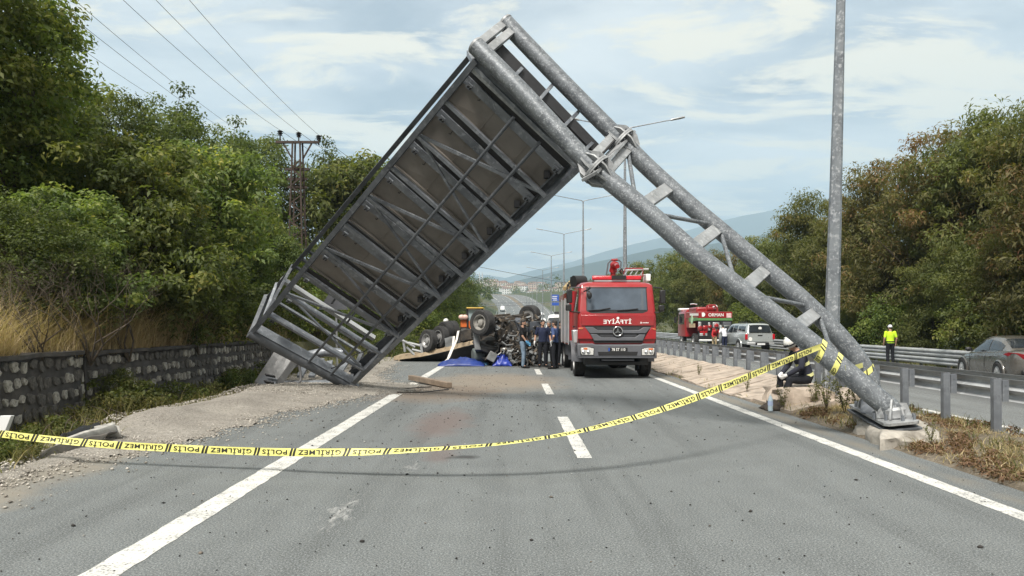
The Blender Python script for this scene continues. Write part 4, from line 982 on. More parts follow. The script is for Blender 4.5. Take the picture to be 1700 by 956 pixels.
SP = {
    'bush_a': shrub_proto(31, 2.6, 1.5, 110, 80, 0.105, 'broad', 0.38),
    'bush_b': shrub_proto(32, 1.9, 1.3, 90, 80, 0.090, 'dark', 0.34),
    'bush_c': shrub_proto(33, 2.2, 1.5, 100, 85, 0.085, 'weed', 0.36),
    'weed_a': shrub_proto(34, 0.75, 0.55, 36, 55, 0.065, 'weed', 0.17),
    'weed_b': shrub_proto(35, 0.55, 0.5, 30, 50, 0.055, 'drygreen', 0.15, 0.35),
}
def plant(name, cat, proto, label, x, y, sc, rz=None, group=None, z=None, parts=('trunk', 'crown'), sz=None):
    z = hgt(x, y) if z is None else z
    rt = thing(name, label, cat, (x, y, z), random.uniform(0, 6.28) if rz is None else rz, group)
    rt.scale = (sc, sc, sz or sc)
    for nm, me in zip(parts, proto):
        o = put(nm, me, rt)
        if nm in ('crown', 'foliage'): o['kind'] = 'stuff'
    return rt
# ---- left bank.  (kind, px of the crown centre, depth, px row of the top, label)
left_trees = [
    ('walnut_a', 20, 17.5, -60, 'tallest broadleaf tree, cut by the top left edge of the picture'),
    ('walnut_a', -95, 15.5, -120, 'tall broadleaf tree outside the left edge with branches reaching in'),
    ('walnut_b', 95, 21.5, 105, 'broadleaf tree stepping down right of the tallest tree'),
    ('elm_a', 195, 25.0, 150, 'dark round-topped tree under the power lines'),
    ('elm_b', 285, 27.5, 165, 'dark tree with feathery top below the power lines'),
    ('walnut_b', 250, 18.0, 225, 'light green walnut-like tree above the stone wall'),
    ('walnut_b', 345, 22.0, 235, 'pale leafy tree with yellowing leaves left of the pylon'),
    ('elm_b', 380, 39, 215, 'dark tree on the skyline left of the rusty pylon'),
    ('elm_a', 440, 43, 222, 'dark tree standing directly behind the rusty pylon'),
    ('elm_b', 545, 45, 250, 'dark tree on the skyline right of the rusty pylon'),
    ('walnut_b', 585, 45, 255, 'tree whose top shows beside the upper left edge of the sign frame'),
    ('elm_a', 640, 52, 268, 'tree half hidden behind the sloping sign panels'),
    ('elm_b', 462, 29, 385, 'bushy tree in front of the foot of the pylon'),
    ('walnut_b', 130, 15.5, 310, 'light bushy tree with bare grey twigs above the dry grass'),
    ('elm_b', 40, 14.0, 330, 'leafy young tree at the left picture edge over the dry grass'),
    ('elm_b', 410, 24.5, 395, 'rounded green tree overhanging the far end of the wall'),
    ('elm_a', 700, 62, 330, 'tree behind the lower right edge of the sign frame'),
    ('elm_b', 745, 70, 420, 'dark tree above the wrecked trailer wheels'),
    ('walnut_b', 690, 48, 480, 'light green young tree left of the orange digger'),
    ('elm_b', 768, 90, 455, 'last dark tree on the left before the open valley'),
]
for kind, px, Y, top, lab in left_trees:
    x = (px - CX) * Y / F; z = hgt(x, Y) - 0.1
    zt = CH - (top - HZ) * Y / F; Hk = {'walnut_a': 8.4, 'walnut_b': 7.0, 'elm_a': 8.0, 'elm_b': 6.5}[kind]
    s = (zt - z) / Hk
    plant('broadleaf_tree', 'tree', TP[kind], lab, x, Y, min(1.45, max(0.55, s)), None, 'trees on the left bank', z, sz=s)
left_bush = [
    ('bush_a', 300, 19.5, 'leafy bush above the middle of the stone wall', 1.15), ('bush_b', 365, 21.5, 'dark bush hanging over the wall beside the fallen sign', 1.2),
    ('bush_c', 215, 18.0, 'yellow-green bush behind the dry grass', 1.1), ('bush_b', 90, 16.5, 'dark low bush behind the tall dry grass', 1.1),
    ('bush_c', 430, 25.5, 'green bush behind the lower left corner of the sign frame', 1.25), ('bush_a', 475, 30, 'bush seen through the open bays of the sign frame', 1.2),
    ('bush_c', 520, 33, 'bush behind the grey back of the warning sign', 1.3), ('bush_b', 590, 38, 'bush behind the lower end of the sloping frame', 1.3),
    ('bush_c', 640, 42, 'yellow-green bush left of the wrecked trailer wheels', 1.3), ('bush_a', 690, 46, 'bush behind the wrecked trailer wheels', 1.2),
    ('bush_c', 655, 36, 'low bush beside the torn road railing', 0.8), ('bush_b', 15, 16.2, 'dark bush at the left picture edge over the wall', 1.0),
    ('bush_a', 160, 19.5, 'leafy bush below the bare grey twigs', 1.3), ('bush_a', 250, 22.5, 'tall bush under the pale walnut-like tree', 1.6), ('bush_b', 330, 25.5, 'dark tall bush under the yellowing tree', 1.7), ('bush_a', 60, 18.5, 'leafy bush below the tallest tree', 1.6),
    ('bush_c', 182, 14.9, 'green bush filling the gap between the two stone walls', 0.42), ('bush_b', 212, 15.3, 'dark bush where the second stone wall begins', 0.36),
    ('bush_b', 545, 42, 'dark bush filling the gap right of the pylon foot', 1.9), ('bush_a', 400, 30, 'leafy bush filling the gap left of the pylon foot', 1.9),
    ('bush_a', 725, 56, 'bush behind the orange digger', 1.5), ('bush_c', 785, 110, 'pale bush beside the road in the valley', 1.9),
]
for kind, px, Y, lab, sc in left_bush:
    x = (px - CX) * Y / F; plant('bush', 'bush', SP[kind], lab, x, Y, sc, None, 'bushes on the left bank', (hgt(x, Y) - 0.1) if x > -7.9 or sc > 0.7 else -0.1, ('stems', 'foliage'))
weeds = [('weed_a', -25, 9.0, 0.6, 'weed at the very left edge below the tape'), ('weed_a', 168, 14.6, 1.3, 'tallest green weed in the gap between the two walls'), ('weed_b', 185, 13.8, 1.25, 'yellowish weed in the gap between the two walls'), ('weed_a', 222, 15.0, 1.2, 'green weed in front of the second wall'), ('weed_b', 250, 14.6, 1.1, 'straw-coloured weed in front of the second wall'),
         ('weed_a', 300, 16.4, 1.0, 'low green weed in the ditch by the second wall'), ('weed_b', 345, 17.6, 1.1, 'pale weed in the ditch by the black box'), ('weed_a', 405, 19.8, 1.1, 'weed left of the broken post'), ('weed_b', 130, 12.8, 1.0, 'yellow weed at the end of the crushed bumper'),
         ('weed_a', 20, 9.6, 0.62, 'dense green weed in the left corner below the tape'), ('weed_a', 85, 11.4, 0.8, 'dark green weed behind the crushed bumper'), ('weed_b', 45, 8.9, 0.5, 'low weed at the road edge in the left corner'), ('weed_b', 390, 21, 1.3, 'dry weed below the fallen frame'), ('weed_a', 440, 22.5, 1.2, 'weed behind the broken post')]
for kind, px, Y, sc, lab in weeds:
    x = (px - CX) * Y / F; plant('weed', 'weed', SP[kind], lab, x, Y, sc, None, 'weeds in the left ditch', hgt(x, Y) - 0.02, ('stems', 'foliage'))

def blades(name, pts, length, width, m, seed, lean=0.6, tint0=0.5, face=None):
    """arching grass blades, three quads each"""
    rg = np.random.default_rng(seed); n = len(pts); p = np.asarray(pts, float)
    a = rg.random(n) * 6.283; ln = np.asarray(length) * (0.6 + 0.7 * rg.random(n)); le = lean * (0.3 + 1.1 * rg.random(n))
    d = np.stack([np.cos(a), np.sin(a), np.zeros(n)], 1)
    if face is not None: d = d + np.asarray(face) * 0.7; d /= np.linalg.norm(d, axis=1)[:, None]
    s = np.stack([-d[:, 1], d[:, 0], np.zeros(n)], 1) * (width * (0.6 + 0.8 * rg.random(n)))[:, None]
    rows = []
    for t_ in (0, 0.35, 0.7, 1.0):
        c = p + d * (ln * le * t_ ** 1.8)[:, None] + np.array([0, 0, 1]) * (ln * (t_ - 0.38 * le * t_ ** 2.4))[:, None]
        w_ = (1 - t_ * 0.92)
        rows += [c - s * w_, c + s * w_]
    co = np.stack(rows, 1).reshape(-1, 3)
    b = (np.arange(n) * 8)[:, None, None]; q = (np.array([(0, 1, 3, 2), (2, 3, 5, 4), (4, 5, 7, 6)])[None] + b).reshape(-1, 4)
    return fast(name, co, q, m, attr=np.repeat(np.clip(tint0 + rg.normal(size=n) * 0.25, 0, 1), 3))
def field(n, fx, fy, dens, zf):
    o_ = []
    while len(o_) < n:
        x, y = random.uniform(*fx), random.uniform(*fy)
        if random.random() < dens(x, y): o_.append((x, y, zf(x, y)))
    return o_
clump = lambda x, y: sst(-0.25, 0.35, mnoise.noise(Vector((x * 0.9, y * 0.7, 6))))
pt = field(24000, (-10.6, -8.0), (9.5, 27), lambda x, y: (0.25 + 0.75 * clump(x, y)) * (1.0 if y < 20 else 0.55) * sst(-10.8, -9.3, x), lambda x, y: hgt(min(x, -8.2), y) + 0.02)
tag(put('dry_grass', blades('dry_grass', pt, [random.choice((0.3, 0.45, 0.65, 1.0, 1.25)) for _ in pt], 0.0055, M_lf['straw'], 5, 0.95, 0.5, (0.8, -0.35, 0))), 'tall straw-coloured dry grass on top of the stone wall', kind='stuff')
pt = field(9000, (-13.5, -8.4), (10, 34), lambda x, y: 0.35 + 0.65 * (1 - clump(x, y)), lambda x, y: hgt(x, y))
tag(put('bank_grass', blades('bank_grass', pt, [random.uniform(0.25, 0.6) for _ in pt], 0.010, M_lf['drygreen'], 6, 0.7, 0.40, (0.5, -0.2, 0))), 'rough green grass on the left bank', kind='stuff')
pt = field(15000, (-8.0, -5.4), (5, 27), lambda x, y: sst(interp(GL, y) + 0.25, interp(GL, y) - 0.35, x) * (0.35 + 0.65 * clump(x * 2, y * 2)), lambda x, y: hgt(x, y) - 0.02)
tag(put('ditch_grass', blades('ditch_grass', pt, [random.uniform(0.12, 0.40) * (1.6 if 11.5 < p[1] < 18 and p[0] < -6.6 else 1) for p in pt], 0.008, M_lf['drygreen'], 8, 0.9, 0.55)), 'green and yellow grass in the ditch below the wall', kind='stuff')
pt = field(7000, (-10, -5.2), (26, 60), lambda x, y: 1.0 - 0.5 * sst(-6, -5.2, x), lambda x, y: hgt(x, y))
tag(put('verge_grass', blades('verge_grass', pt, [random.uniform(0.15, 0.45) for _ in pt], 0.016, M_lf['drygreen'], 9, 0.8, 0.42)), 'yellow-green grass on the verge beyond the fallen sign', kind='stuff')
# bare twiggy shrubs on the bank
def bare_mesh(seed, H):
    rr = random.Random(seed); mb = MB()
    def grow(a, d, ln, r_, dep):
        m_ = a + d * ln * 0.5 + Vector((rr.gauss(0, 0.05), rr.gauss(0, 0.05), rr.gauss(0, 0.03))); e = a + d * ln + Vector((rr.gauss(0, 0.08), rr.gauss(0, 0.08), 0)); mb.tube([a, m_, e], [r_, r_ * 0.8, r_ * 0.55], 5)
        if dep:
            for k in range(rr.choice((2, 3, 3))):
                nd = (d + Vector((rr.gauss(0, 0.5), rr.gauss(0, 0.5), rr.uniform(-0.1, 0.4)))).normalized(); grow(m_ if k == 0 else e, nd, ln * rr.uniform(0.55, 0.8), r_ * 0.55, dep - 1)
    for k in range(4): grow(Vector((0, 0, -0.1)), Vector((rr.gauss(0, 0.5), rr.gauss(0, 0.5), 1)).normalized(), H * 0.42, 0.028, 4)
    return mb.mesh('branches', M_bark, smooth=60)
BM = [bare_mesh(71, 2.6), bare_mesh(72, 2.2)]
for i, (px, Y, sc, lab) in enumerate(((70, 12.9, 0.75, 'bare dark twiggy shrub among the dry grass at the left'), (215, 15.6, 0.9, 'bare grey shrub over the middle of the wall'), (150, 14.2, 0.85, 'leafless shrub standing above the end of the first wall'), (330, 19.0, 0.9, 'leafless shrub below the pale walnut-like tree'))):
    x = (px - CX) * Y / F; plant('bare_shrub', 'shrub', (BM[i % 2],), lab, x, Y, sc, None, 'bare shrubs on the left bank', max(1.0, hgt(x, Y)) - 0.05, ('branches',))
# dry stuff on the median near the gantry foot
pt = field(13000, (5.0, 7.3), (6.0, 14.2), lambda x, y: (0.1 + 0.9 * clump(x * 1.6, y * 1.6)) * sst(5.0, 5.35, x) * (0.15 if 4.6 < x < 5.9 and 9.8 < y < 12.4 else 1), lambda x, y: 0.02 + 0.08 * sst(4.98, 5.9, x))
tag(put('median_dry_grass', blades('median_dry_grass', pt, [random.uniform(0.05, 0.17) * (0.6 if p[0] > 6.6 else 1) for p in pt], 0.005, M_lf['straw'], 12, 1.3, 0.15)), 'matted dry grass and weeds on the median', kind='stuff')
pt = np.array(field(420, (5.0, 7.2), (6.0, 13.8), lambda x, y: clump(x * 2, y * 2) * sst(4.95, 5.2, x) * (0.2 if 4.7 < x < 5.9 and 9.8 < y < 12.4 else 1), lambda x, y: 0.06 + 0.08 * sst(4.98, 5.9, x)))
pt2 = field(2600, (5.0, 7.3), (6.0, 14.0), lambda x, y: (0.1 + 0.9 * clump(x * 1.3 + 4, y * 1.3)) * sst(5.0, 5.3, x), lambda x, y: 0.02 + 0.08 * sst(4.98, 5.9, x))
tag(put('median_green_grass', blades('median_green_grass', pt2, [random.uniform(0.06, 0.22) for _ in pt2], 0.006, M_lf['drygreen'], 13, 1.0, 0.30)), 'tufts of green weeds in the median soil', kind='stuff')
tag(put('median_withered_plants', leaves('median_withered_plants', pt, 42, np.full(len(pt), 0.11), 0.045, M_lf['brown'], 15, np.full(len(pt), 0.5), 0.4, 0.2, 0.5)), 'brown withered ground cover on the median', kind='stuff')
mw = [(1300, 14.0, 0.62, 'thin green weed stalk in front of the seated firefighter'), (1352, 14.0, 0.7, 'weed stalk beside the knee of the seated firefighter'), (1372, 13.5, 0.9, 'weed at the foot of the tall lamp post'), (1402, 12.9, 0.95, 'leafy weed between the lamp post and the gantry foot'), (1425, 12.6, 0.8, 'low weed left of the gantry foot'), (1545, 9.6, 0.4, 'small green weed against the concrete block'), (1240, 17.0, 0.45, 'tiny weed growing in the joints of the pale slabs'), (1160, 22.0, 0.5, 'tiny dry weed on the pale slabs near the fire truck')]
def stalk_weed(seed):
    rr = random.Random(seed); mb = MB(); c = []
    for i in range(5):
        a = rr.uniform(0, 6.28); h = rr.uniform(0.45, 0.85); e = Vector((math.cos(a) * 0.16, math.sin(a) * 0.16, h)); mb.tube([Vector((0, 0, -0.03)), e * 0.5 + Vector((0, 0, 0.06)), e], [0.008, 0.006, 0.002], 4)
        for t_ in np.linspace(0.25, 1, 7): c.append(np.array(e) * t_ + np.array([rr.uniform(-0.04, 0.04), rr.uniform(-0.04, 0.04), 0.02]))
    return mb.mesh('stems', M_bark, smooth=60), leaves('foliage', np.array(c), 9, np.full(len(c), 0.075), 0.05, M_lf['drygreen'], seed, np.full(len(c), 0.35), 0.4)
SW = [stalk_weed(61), stalk_weed(62), stalk_weed(63)]
for i, (px, Y, sc, lab) in enumerate(mw):
    x = (px - CX) * Y / F; plant('weed', 'weed', SW[i % 3], lab, x, Y, sc, None, 'weeds on the median', 0.12 if x > 5.3 else 0.06, ('stems', 'foliage'))

pt3 = [(5.0 + random.uniform(-0.1, 0.25) if random.random() < 0.6 else random.uniform(5.2, 6.6), random.uniform(14, 45), 0) for _ in range(1500)]
pt3 = [(x, y, 0.03 + 0.19 * max(0, x - 5)) for x, y, z in pt3 if mnoise.noise(Vector((x * 1.5, y * 1.1, 2))) > 0.12]
tag(put('apron_weeds', blades('apron_weeds', pt3, [random.uniform(0.05, 0.18) for _ in pt3], 0.007, M_lf['drygreen'], 23, 1.1, 0.5)), 'small dry weeds along the edge and joints of the pale slabs', kind='stuff')

# ---- right side: robinias beyond the opposite carriageway
right_trees = [
    ('robinia_a', 1745, 31.0, 170, 'tallest robinia, cut by the right edge behind the grey car'), ('robinia_a', 1645, 35.0, 188, 'tall green and brown robinia behind the hi-vis officer and grey car'),
    ('robinia_b', 1560, 37.5, 215, 'reddish-brown robinia above the officer in the yellow shirt'), ('robinia_b', 1478, 41, 268, 'reddest robinia, right of the tall lamp post'),
    ('robinia_c', 1425, 48, 345, 'green robinia standing just right of the tall lamp post'), ('robinia_a', 1350, 55, 322, 'spindly robinia rising left of the tall lamp post'),
    ('robinia_c', 1310, 62, 385, 'green robinia behind the tilted tubes'), ('robinia_c', 1258, 70, 400, 'brownish robinia behind the silver pickup'),
    ('robinia_b', 1215, 76, 415, 'russet robinia behind the red forest truck'), ('robinia_c', 1172, 84, 430, 'dark robinia behind the cab of the forest truck'),
    ('robinia_a', 1125, 92, 415, 'green robinia right of the fire truck roof'), ('robinia_c', 1085, 104, 432, 'rounded robinia above the fire truck mirror'),
    ('robinia_c', 1050, 122, 445, 'robinia showing over the fire truck roof ladder'), ('robinia_c', 1520, 31, 400, 'low robinia crown behind the officer in the yellow shirt'),
    ('robinia_b', 1610, 29.5, 380, 'brown robinia crown low behind the grey car'), ('robinia_c', 1700, 27.5, 365, 'green low robinia crown at the right edge behind the grey car'),
    ('robinia_c', 1440, 35, 430, 'shaded robinia beside the tall lamp post'), ('robinia_c', 1370, 42, 440, 'dense shaded robinia behind the leaning tube'),
    ('robinia_c', 1010, 150, 462, 'small far robinia left of the fire truck ladder'), ('robinia_c', 975, 185, 470, 'smallest far robinia above the fire truck cab'),
    ('robinia_b', 1800, 26, 200, 'robinia just outside the right edge of the picture'),
]
for kind, px, Y, top, lab in right_trees:
    x = (px - CX) * Y / F
    if x < 19.6: x = 19.6
    z = hgt(x, Y) - 0.1; zt = CH - (top - HZ) * Y / F; Hk = {'robinia_a': 10.0, 'robinia_b': 9.2, 'robinia_c': 8.0}[kind]
    s = (zt - z) / Hk; plant('robinia_tree', 'tree', TP[kind], lab, x, Y, min(1.5, max(0.6, s * 1.05)), None, 'robinias along the opposite carriageway', z, sz=s)
rb = [(1495, 30, 1.3, 'bush behind the far guardrail beside the officer'), (1570, 27.5, 1.2, 'dark bush between the officer and the grey car'), (1420, 37, 1.3, 'dark bush behind the far guardrail at the lamp post'), (1330, 46, 1.3, 'dark bush behind the far guardrail right of the pickup'), (1240, 62, 1.4, 'brown bush over the roof of the silver pickup'), (1120, 82, 1.5, 'dark bush left of the forest truck'), (1655, 25, 1.2, 'bush over the roof of the grey car')]
for i, (px, Y, sc, lab) in enumerate(rb):
    x = max(19.0, (px - CX) * Y / F); plant('bush', 'bush', SP['bush_b' if i % 2 else 'bush_a'], lab, x, Y, sc, None, 'bushes behind the far guardrail', hgt(x, Y) - 0.1, ('stems', 'foliage'))
pt = field(5000, (17.3, 20.5), (16, 70), lambda x, y: 1, lambda x, y: hgt(x, y))
tag(put('far_verge_grass', blades('far_verge_grass', pt, [random.uniform(0.2, 0.5) for _ in pt], 0.014, M_lf['drygreen'], 19, 0.7, 0.35)), 'grass under the robinias behind the far guardrail', kind='stuff')

# ---- far woods: rounded crowns read as one mass
rg = np.random.default_rng(77); cs, ss, tc_ = [], [], []
def wood(n, fx, fy, r0, r1, hh):
    for _ in range(n):
        y = rg.uniform(*fy); x = rg.uniform(*fx); r_ = rg.uniform(r0, r1); z = hgt(x, y); tcol = rg.uniform(0.2, 0.6)
        for k in range(14):
            d = rg.normal(size=3); d /= np.linalg.norm(d); cs.append((x + d[0] * r_, y + d[1] * r_, z + hh * r_ + abs(d[2]) * r_ * 1.1)); ss.append(r_ * 0.5); tc_.append(tcol + rg.normal() * 0.08)
wood(150, (-230, -9), (110, 420), 3, 5, 0.6); wood(120, (25, 260), (150, 520), 3, 5, 0.6)
wood(230, (-330, 330), (560, 1150), 5, 10, 0.5); wood(200, (-450, 500), (1150, 1700), 5, 9, 0.35)
keep = [i for i, c in enumerate(cs) if not (c[1] < 600 and -9.5 < c[0] - xc(c[1]) < 21)]
cs = np.array(cs)[keep]; ss = np.array(ss)[keep]; tc_ = np.array(tc_)[keep]
szs = 0.5 + (cs[:, 1] / 1200)
me = leaves('far_woods', cs, 16, ss, 1.25, M_lf['dark'], 78, tc_, 0.75)
tag(put('far_woods', me), 'far dark green trees filling the valley and the town hillside', kind='stuff')
# ------------------------------------------------------------------ vehicles
def rrect(hx, y0, y1, rad, z, n=4):
    pts = []
    for cx_, cy_, a0 in ((hx - rad, y0 + rad, -90), (hx - rad, y1 - rad, 0), (-hx + rad, y1 - rad, 90), (-hx + rad, y0 + rad, 180)):
        for k in range(n + 1):
            a = R(a0 + 90 * k / n); pts.append(Vector((cx_ + rad * math.cos(a), cy_ + rad * math.sin(a), z)))
    return pts
def wheel(parent, c, axis, r, w_, rim_m=None, name='wheel', dual=False, local=True, spokes=0, holes=8, dish=0.10):
    """tyre with its rim as a sub-part; axis points out of the visible face"""
    ax = Vector(axis).normalized(); c = Vector(c)
    prof = [(r * 0.60, -w_ * 0.46), (r * 0.88, -w_ * 0.5), (r * 0.97, -w_ * 0.42)]
    for k in range(5):
        h = -w_ * 0.36 + w_ * 0.72 * k / 4; prof += [(r, h - w_ * 0.05), (r, h + w_ * 0.05)]
        if k < 4: prof += [(r * 0.975, h + w_ * 0.07), (r * 0.975, h + w_ * 0.11)]
    prof += [(r * 0.97, w_ * 0.42), (r * 0.88, w_ * 0.5), (r * 0.62, w_ * 0.46), (r * 0.60, w_ * 0.30)]
    mb = MB(); mb.lathe(prof, c, ax, 30); wo = mb.build(name, M_rubber, parent, smooth=30, local=local)
    mb = MB(); mb.lathe([(r * 0.61, w_ * 0.44), (r * 0.57, w_ * 0.45), (r * 0.54, w_ * max(dish, 0.30)), (r * 0.42, w_ * dish), (r * 0.26, w_ * (dish + 0.02)), (r * 0.24, w_ * 0.34), (r * 0.10, w_ * 0.38), (0.0, w_ * 0.38)], c, ax, 24)
    mb.lathe([(r * 0.6, -w_ * 0.4), (r * 0.2, -w_ * 0.3), (0, -w_ * 0.3)], c, ax, 16)
    x = ax.orthogonal().normalized(); y = ax.cross(x)
    for k in range(spokes or 0):
        a = 2 * math.pi * k / spokes; d = x * math.cos(a) + y * math.sin(a); mb.beam(c + ax * w_ * 0.40 + d * r * 0.12, c + ax * w_ * 0.36 + d * r * 0.56, r * 0.13, r * 0.08, ax)
    ro = mb.build('rim', rim_m or M_rim, wo, smooth=35, local=local)
    if not spokes:
        for k in range(holes):
            a = 2 * math.pi * k / holes; d = x * math.cos(a) + y * math.sin(a)
            mb = MB(); mb.tube([c + d * r * 0.42 + ax * w_ * 0.13, c + d * r * 0.42 + ax * w_ * 0.155], r * 0.055, 8); o = mb.build('rim_hole', M_blackp, wo, local=local)
    return wo

def car(name, label, cat, loc, rz, body, roof, paint, wheels, wr=0.32, ww=0.21, group=None, rim_m=None, hwb=0.76, glass=None, scz=1.0, tint=None):
    """lofted car body: stations along y from the rear bumper (0) forward"""
    rt = thing(name, label, cat, loc, rz, group); gm = tint or M_glass
    def ring(y, zb, zbelt, zt, hw, hws):
        h = [(hw * 0.80, zb), (hw * 0.95, zb + 0.05), (hw, zb + (zbelt - zb) * 0.42), (hw * 0.992, zb + (zbelt - zb) * 0.72), (hws + (hw - hws) * 0.55, zbelt - 0.035), (hws, zbelt), (hws * 0.6, lerp(zbelt, zt, 0.8))]
        return [Vector((a, y, z)) for a, z in h] + [Vector((0, y, zt))] + [Vector((-a, y, z)) for a, z in h[::-1]] + [Vector((0, y, zb))]
    bs = np.array(body); yy = []
    for a, b in zip(bs[:-1, 0], bs[1:, 0]): yy += list(np.linspace(a, b, 5)[:-1])
    yy.append(bs[-1, 0])
    def cr(tab, y):
        ks = [r_[0] for r_ in tab]; j = max(0, min(len(ks) - 2, int(np.searchsorted(ks, y, 'right') - 1)))
        p0, p1, p2, p3 = (np.array(tab[max(0, min(len(tab) - 1, j + d))], float) for d in (-1, 0, 1, 2)); t_ = (y - p1[0]) / (p2[0] - p1[0])
        m1 = (p2 - p0) / max(1e-6, p2[0] - p0[0]) * (p2[0] - p1[0]); m2 = (p3 - p1) / max(1e-6, p3[0] - p1[0]) * (p2[0] - p1[0])
        return (2 * t_ ** 3 - 3 * t_ ** 2 + 1) * p1 + (t_ ** 3 - 2 * t_ ** 2 + t_) * m1 + (-2 * t_ ** 3 + 3 * t_ ** 2) * p2 + (t_ ** 3 - t_ ** 2) * m2
    mb = MB(); mb.loft([ring(y, *cr(body, y)[1:]) for y in yy]); mb.build('body', paint, rt, smooth=32, local=True)
    rs = np.array(roof); ry = []
    for a, b in zip(rs[:-1, 0], rs[1:, 0]): ry += list(np.linspace(a, b, 5)[:-1])
    ry.append(rs[-1, 0])
    def side(y, q):
        _, zt, hwt = cr(roof, y); _, _, zbelt, _, _, hws = cr(body, y); b = min(hwb, hws + 0.01)
        z0 = zbelt - 0.02; zz = max(z0 + 0.005, zt - 0.05 * min(1, max(0, (zt - z0) / 0.3))); qq = q
        return Vector((lerp(b, min(b, hwt), qq) + 0.035 * math.sin(math.pi * qq) * min(1, (zz - z0) / 0.3), y, lerp(z0, zz, qq)))
    def rring(y):
        _, zt, hwt = cr(roof, y); s_ = [side(y, q) for q in (0, 0.33, 0.66, 1.0)]; zt = max(zt, s_[-1].z + 0.003)
        top = [Vector((s_[-1].x * 0.86, y, lerp(s_[-1].z, zt, 0.62))), Vector((s_[-1].x * 0.5, y, lerp(s_[-1].z, zt, 0.93)))]
        h = s_ + top; return h + [Vector((0, y, zt))] + [Vector((-v.x, v.y, v.z)) for v in h[::-1]]
    mb = MB(); mb.loft([rring(y) for y in ry], close=False, cap=False); mb.build('cabin', paint, rt, smooth=40, local=True)
    if glass:
        for (ya, yb, q0, q1) in glass['side']:
            for sx in (1, -1):
                n, m = 10, 5; vs = []
                for i in range(n + 1):
                    y = lerp(ya, yb, i / n)
                    for j in range(m + 1):
                        p = side(y, lerp(q0, q1, j / m)); vs.append(Vector((sx * (p.x + 0.008), p.y, p.z)))
                mb = MB(); mb.add(vs, [(i * (m + 1) + j, i * (m + 1) + j + 1, (i + 1) * (m + 1) + j + 1, (i + 1) * (m + 1) + j) for i in range(n) for j in range(m)]); mb.build('window', gm, rt, smooth=60, local=True)
        for nm, ya, yb in (('rear_window', *glass['rear']), ('windshield', *glass['front'])):
            n = 6; vs = []
            for i in range(n + 1):
                r_ = rring(lerp(ya, yb, i / n)); k0 = len(r_) // 2
                row = [r_[k0 + d] for d in (-3, -2, -1, 0, 1, 2, 3)]
                row[0] = lerp(row[0], row[1], 0.25); row[-1] = lerp(row[-1], row[-2], 0.25)
                vs += [v + Vector((0, (-0.006 if nm == 'rear_window' else 0.006), 0.007)) for v in row]
            mb = MB(); mb.add(vs, [(i * 7 + j, i * 7 + j + 1, (i + 1) * 7 + j + 1, (i + 1) * 7 + j) for i in range(n) for j in range(6)]); mb.build(nm, gm, rt, smooth=60, local=True)
    for y in wheels:
        hw = cr(body, y)[4]
        for sx in (1, -1):
            mb = MB(); mb.tube([Vector((sx * (hw - 0.2), y, wr)), Vector((sx * (hw + 0.004), y, wr))], wr * 1.13, 26); mb.build('wheel_arch', M_blackp, rt, local=True)
            wheel(rt, (sx * (hw + 0.045 - ww / 2), y, wr), (sx, 0, 0), wr, ww, rim_m or M_alu, spokes=7, dish=0.33)
            arc = [Vector((sx * (hw + 0.002), y + math.cos(R(a)) * wr * 1.17, wr + math.sin(R(a)) * wr * 1.17)) for a in range(-8, 189, 14)]
            mb = MB(); mb.tube(arc, [(0.035, 0.02)] * len(arc), 6); mb.build('arch_lip', paint, rt, smooth=50, local=True)
    rt['_cr'] = 0; del rt['_cr']
    return rt, cr, side
def lbox(parent, name, c, d, m, bevel=0.01, rot=None):
    mb = MB(); mb.box(c, d, rot); return mb.build(name, m, parent, smooth=30, local=True, bevel=bevel)

# ---- grey saloon on the opposite carriageway
M_greyp = mat('grey_brown_metallic_paint', (0.155, 0.145, 0.132), 0.28, 0.55, 0.08, 2, 0, None, 0, 0.8)
sb = [(0.0, .44, .86, .90, .62, .56), (0.10, .32, .95, 1.00, .78, .68), (0.35, .24, .985, 1.05, .86, .75), (0.9, .20, .98, 1.03, .885, .78), (1.6, .18, .94, .97, .89, .80), (2.5, .18, .90, .93, .89, .79), (3.2, .18, .86, .93, .885, .77), (3.9, .22, .76, .86, .86, .70), (4.35, .28, .64, .70, .76, .58), (4.53, .36, .54, .57, .55, .45)]
sr = [(0.55, 1.00, .66), (0.95, 1.20, .60), (1.35, 1.365, .57), (1.8, 1.425, .56), (2.2, 1.43, .56), (2.6, 1.37, .56), (3.1, 1.14, .60), (3.45, .93, .66)]
sx_, sy_ = 15.15, 21.3
saloon, cr_, sd_ = car('parked_car', 'grey-brown saloon car on the opposite carriageway, cut by the right edge', 'car', (sx_, sy_, OZ), R(-11), sb, sr, M_greyp, (0.95, 3.62), 0.325, 0.21, None, M_alu, 0.76, {'side': [(1.02, 1.86, 0.14, 0.80), (1.93, 2.98, 0.12, 0.84)], 'rear': (0.72, 1.28), 'front': (2.72, 3.32)})
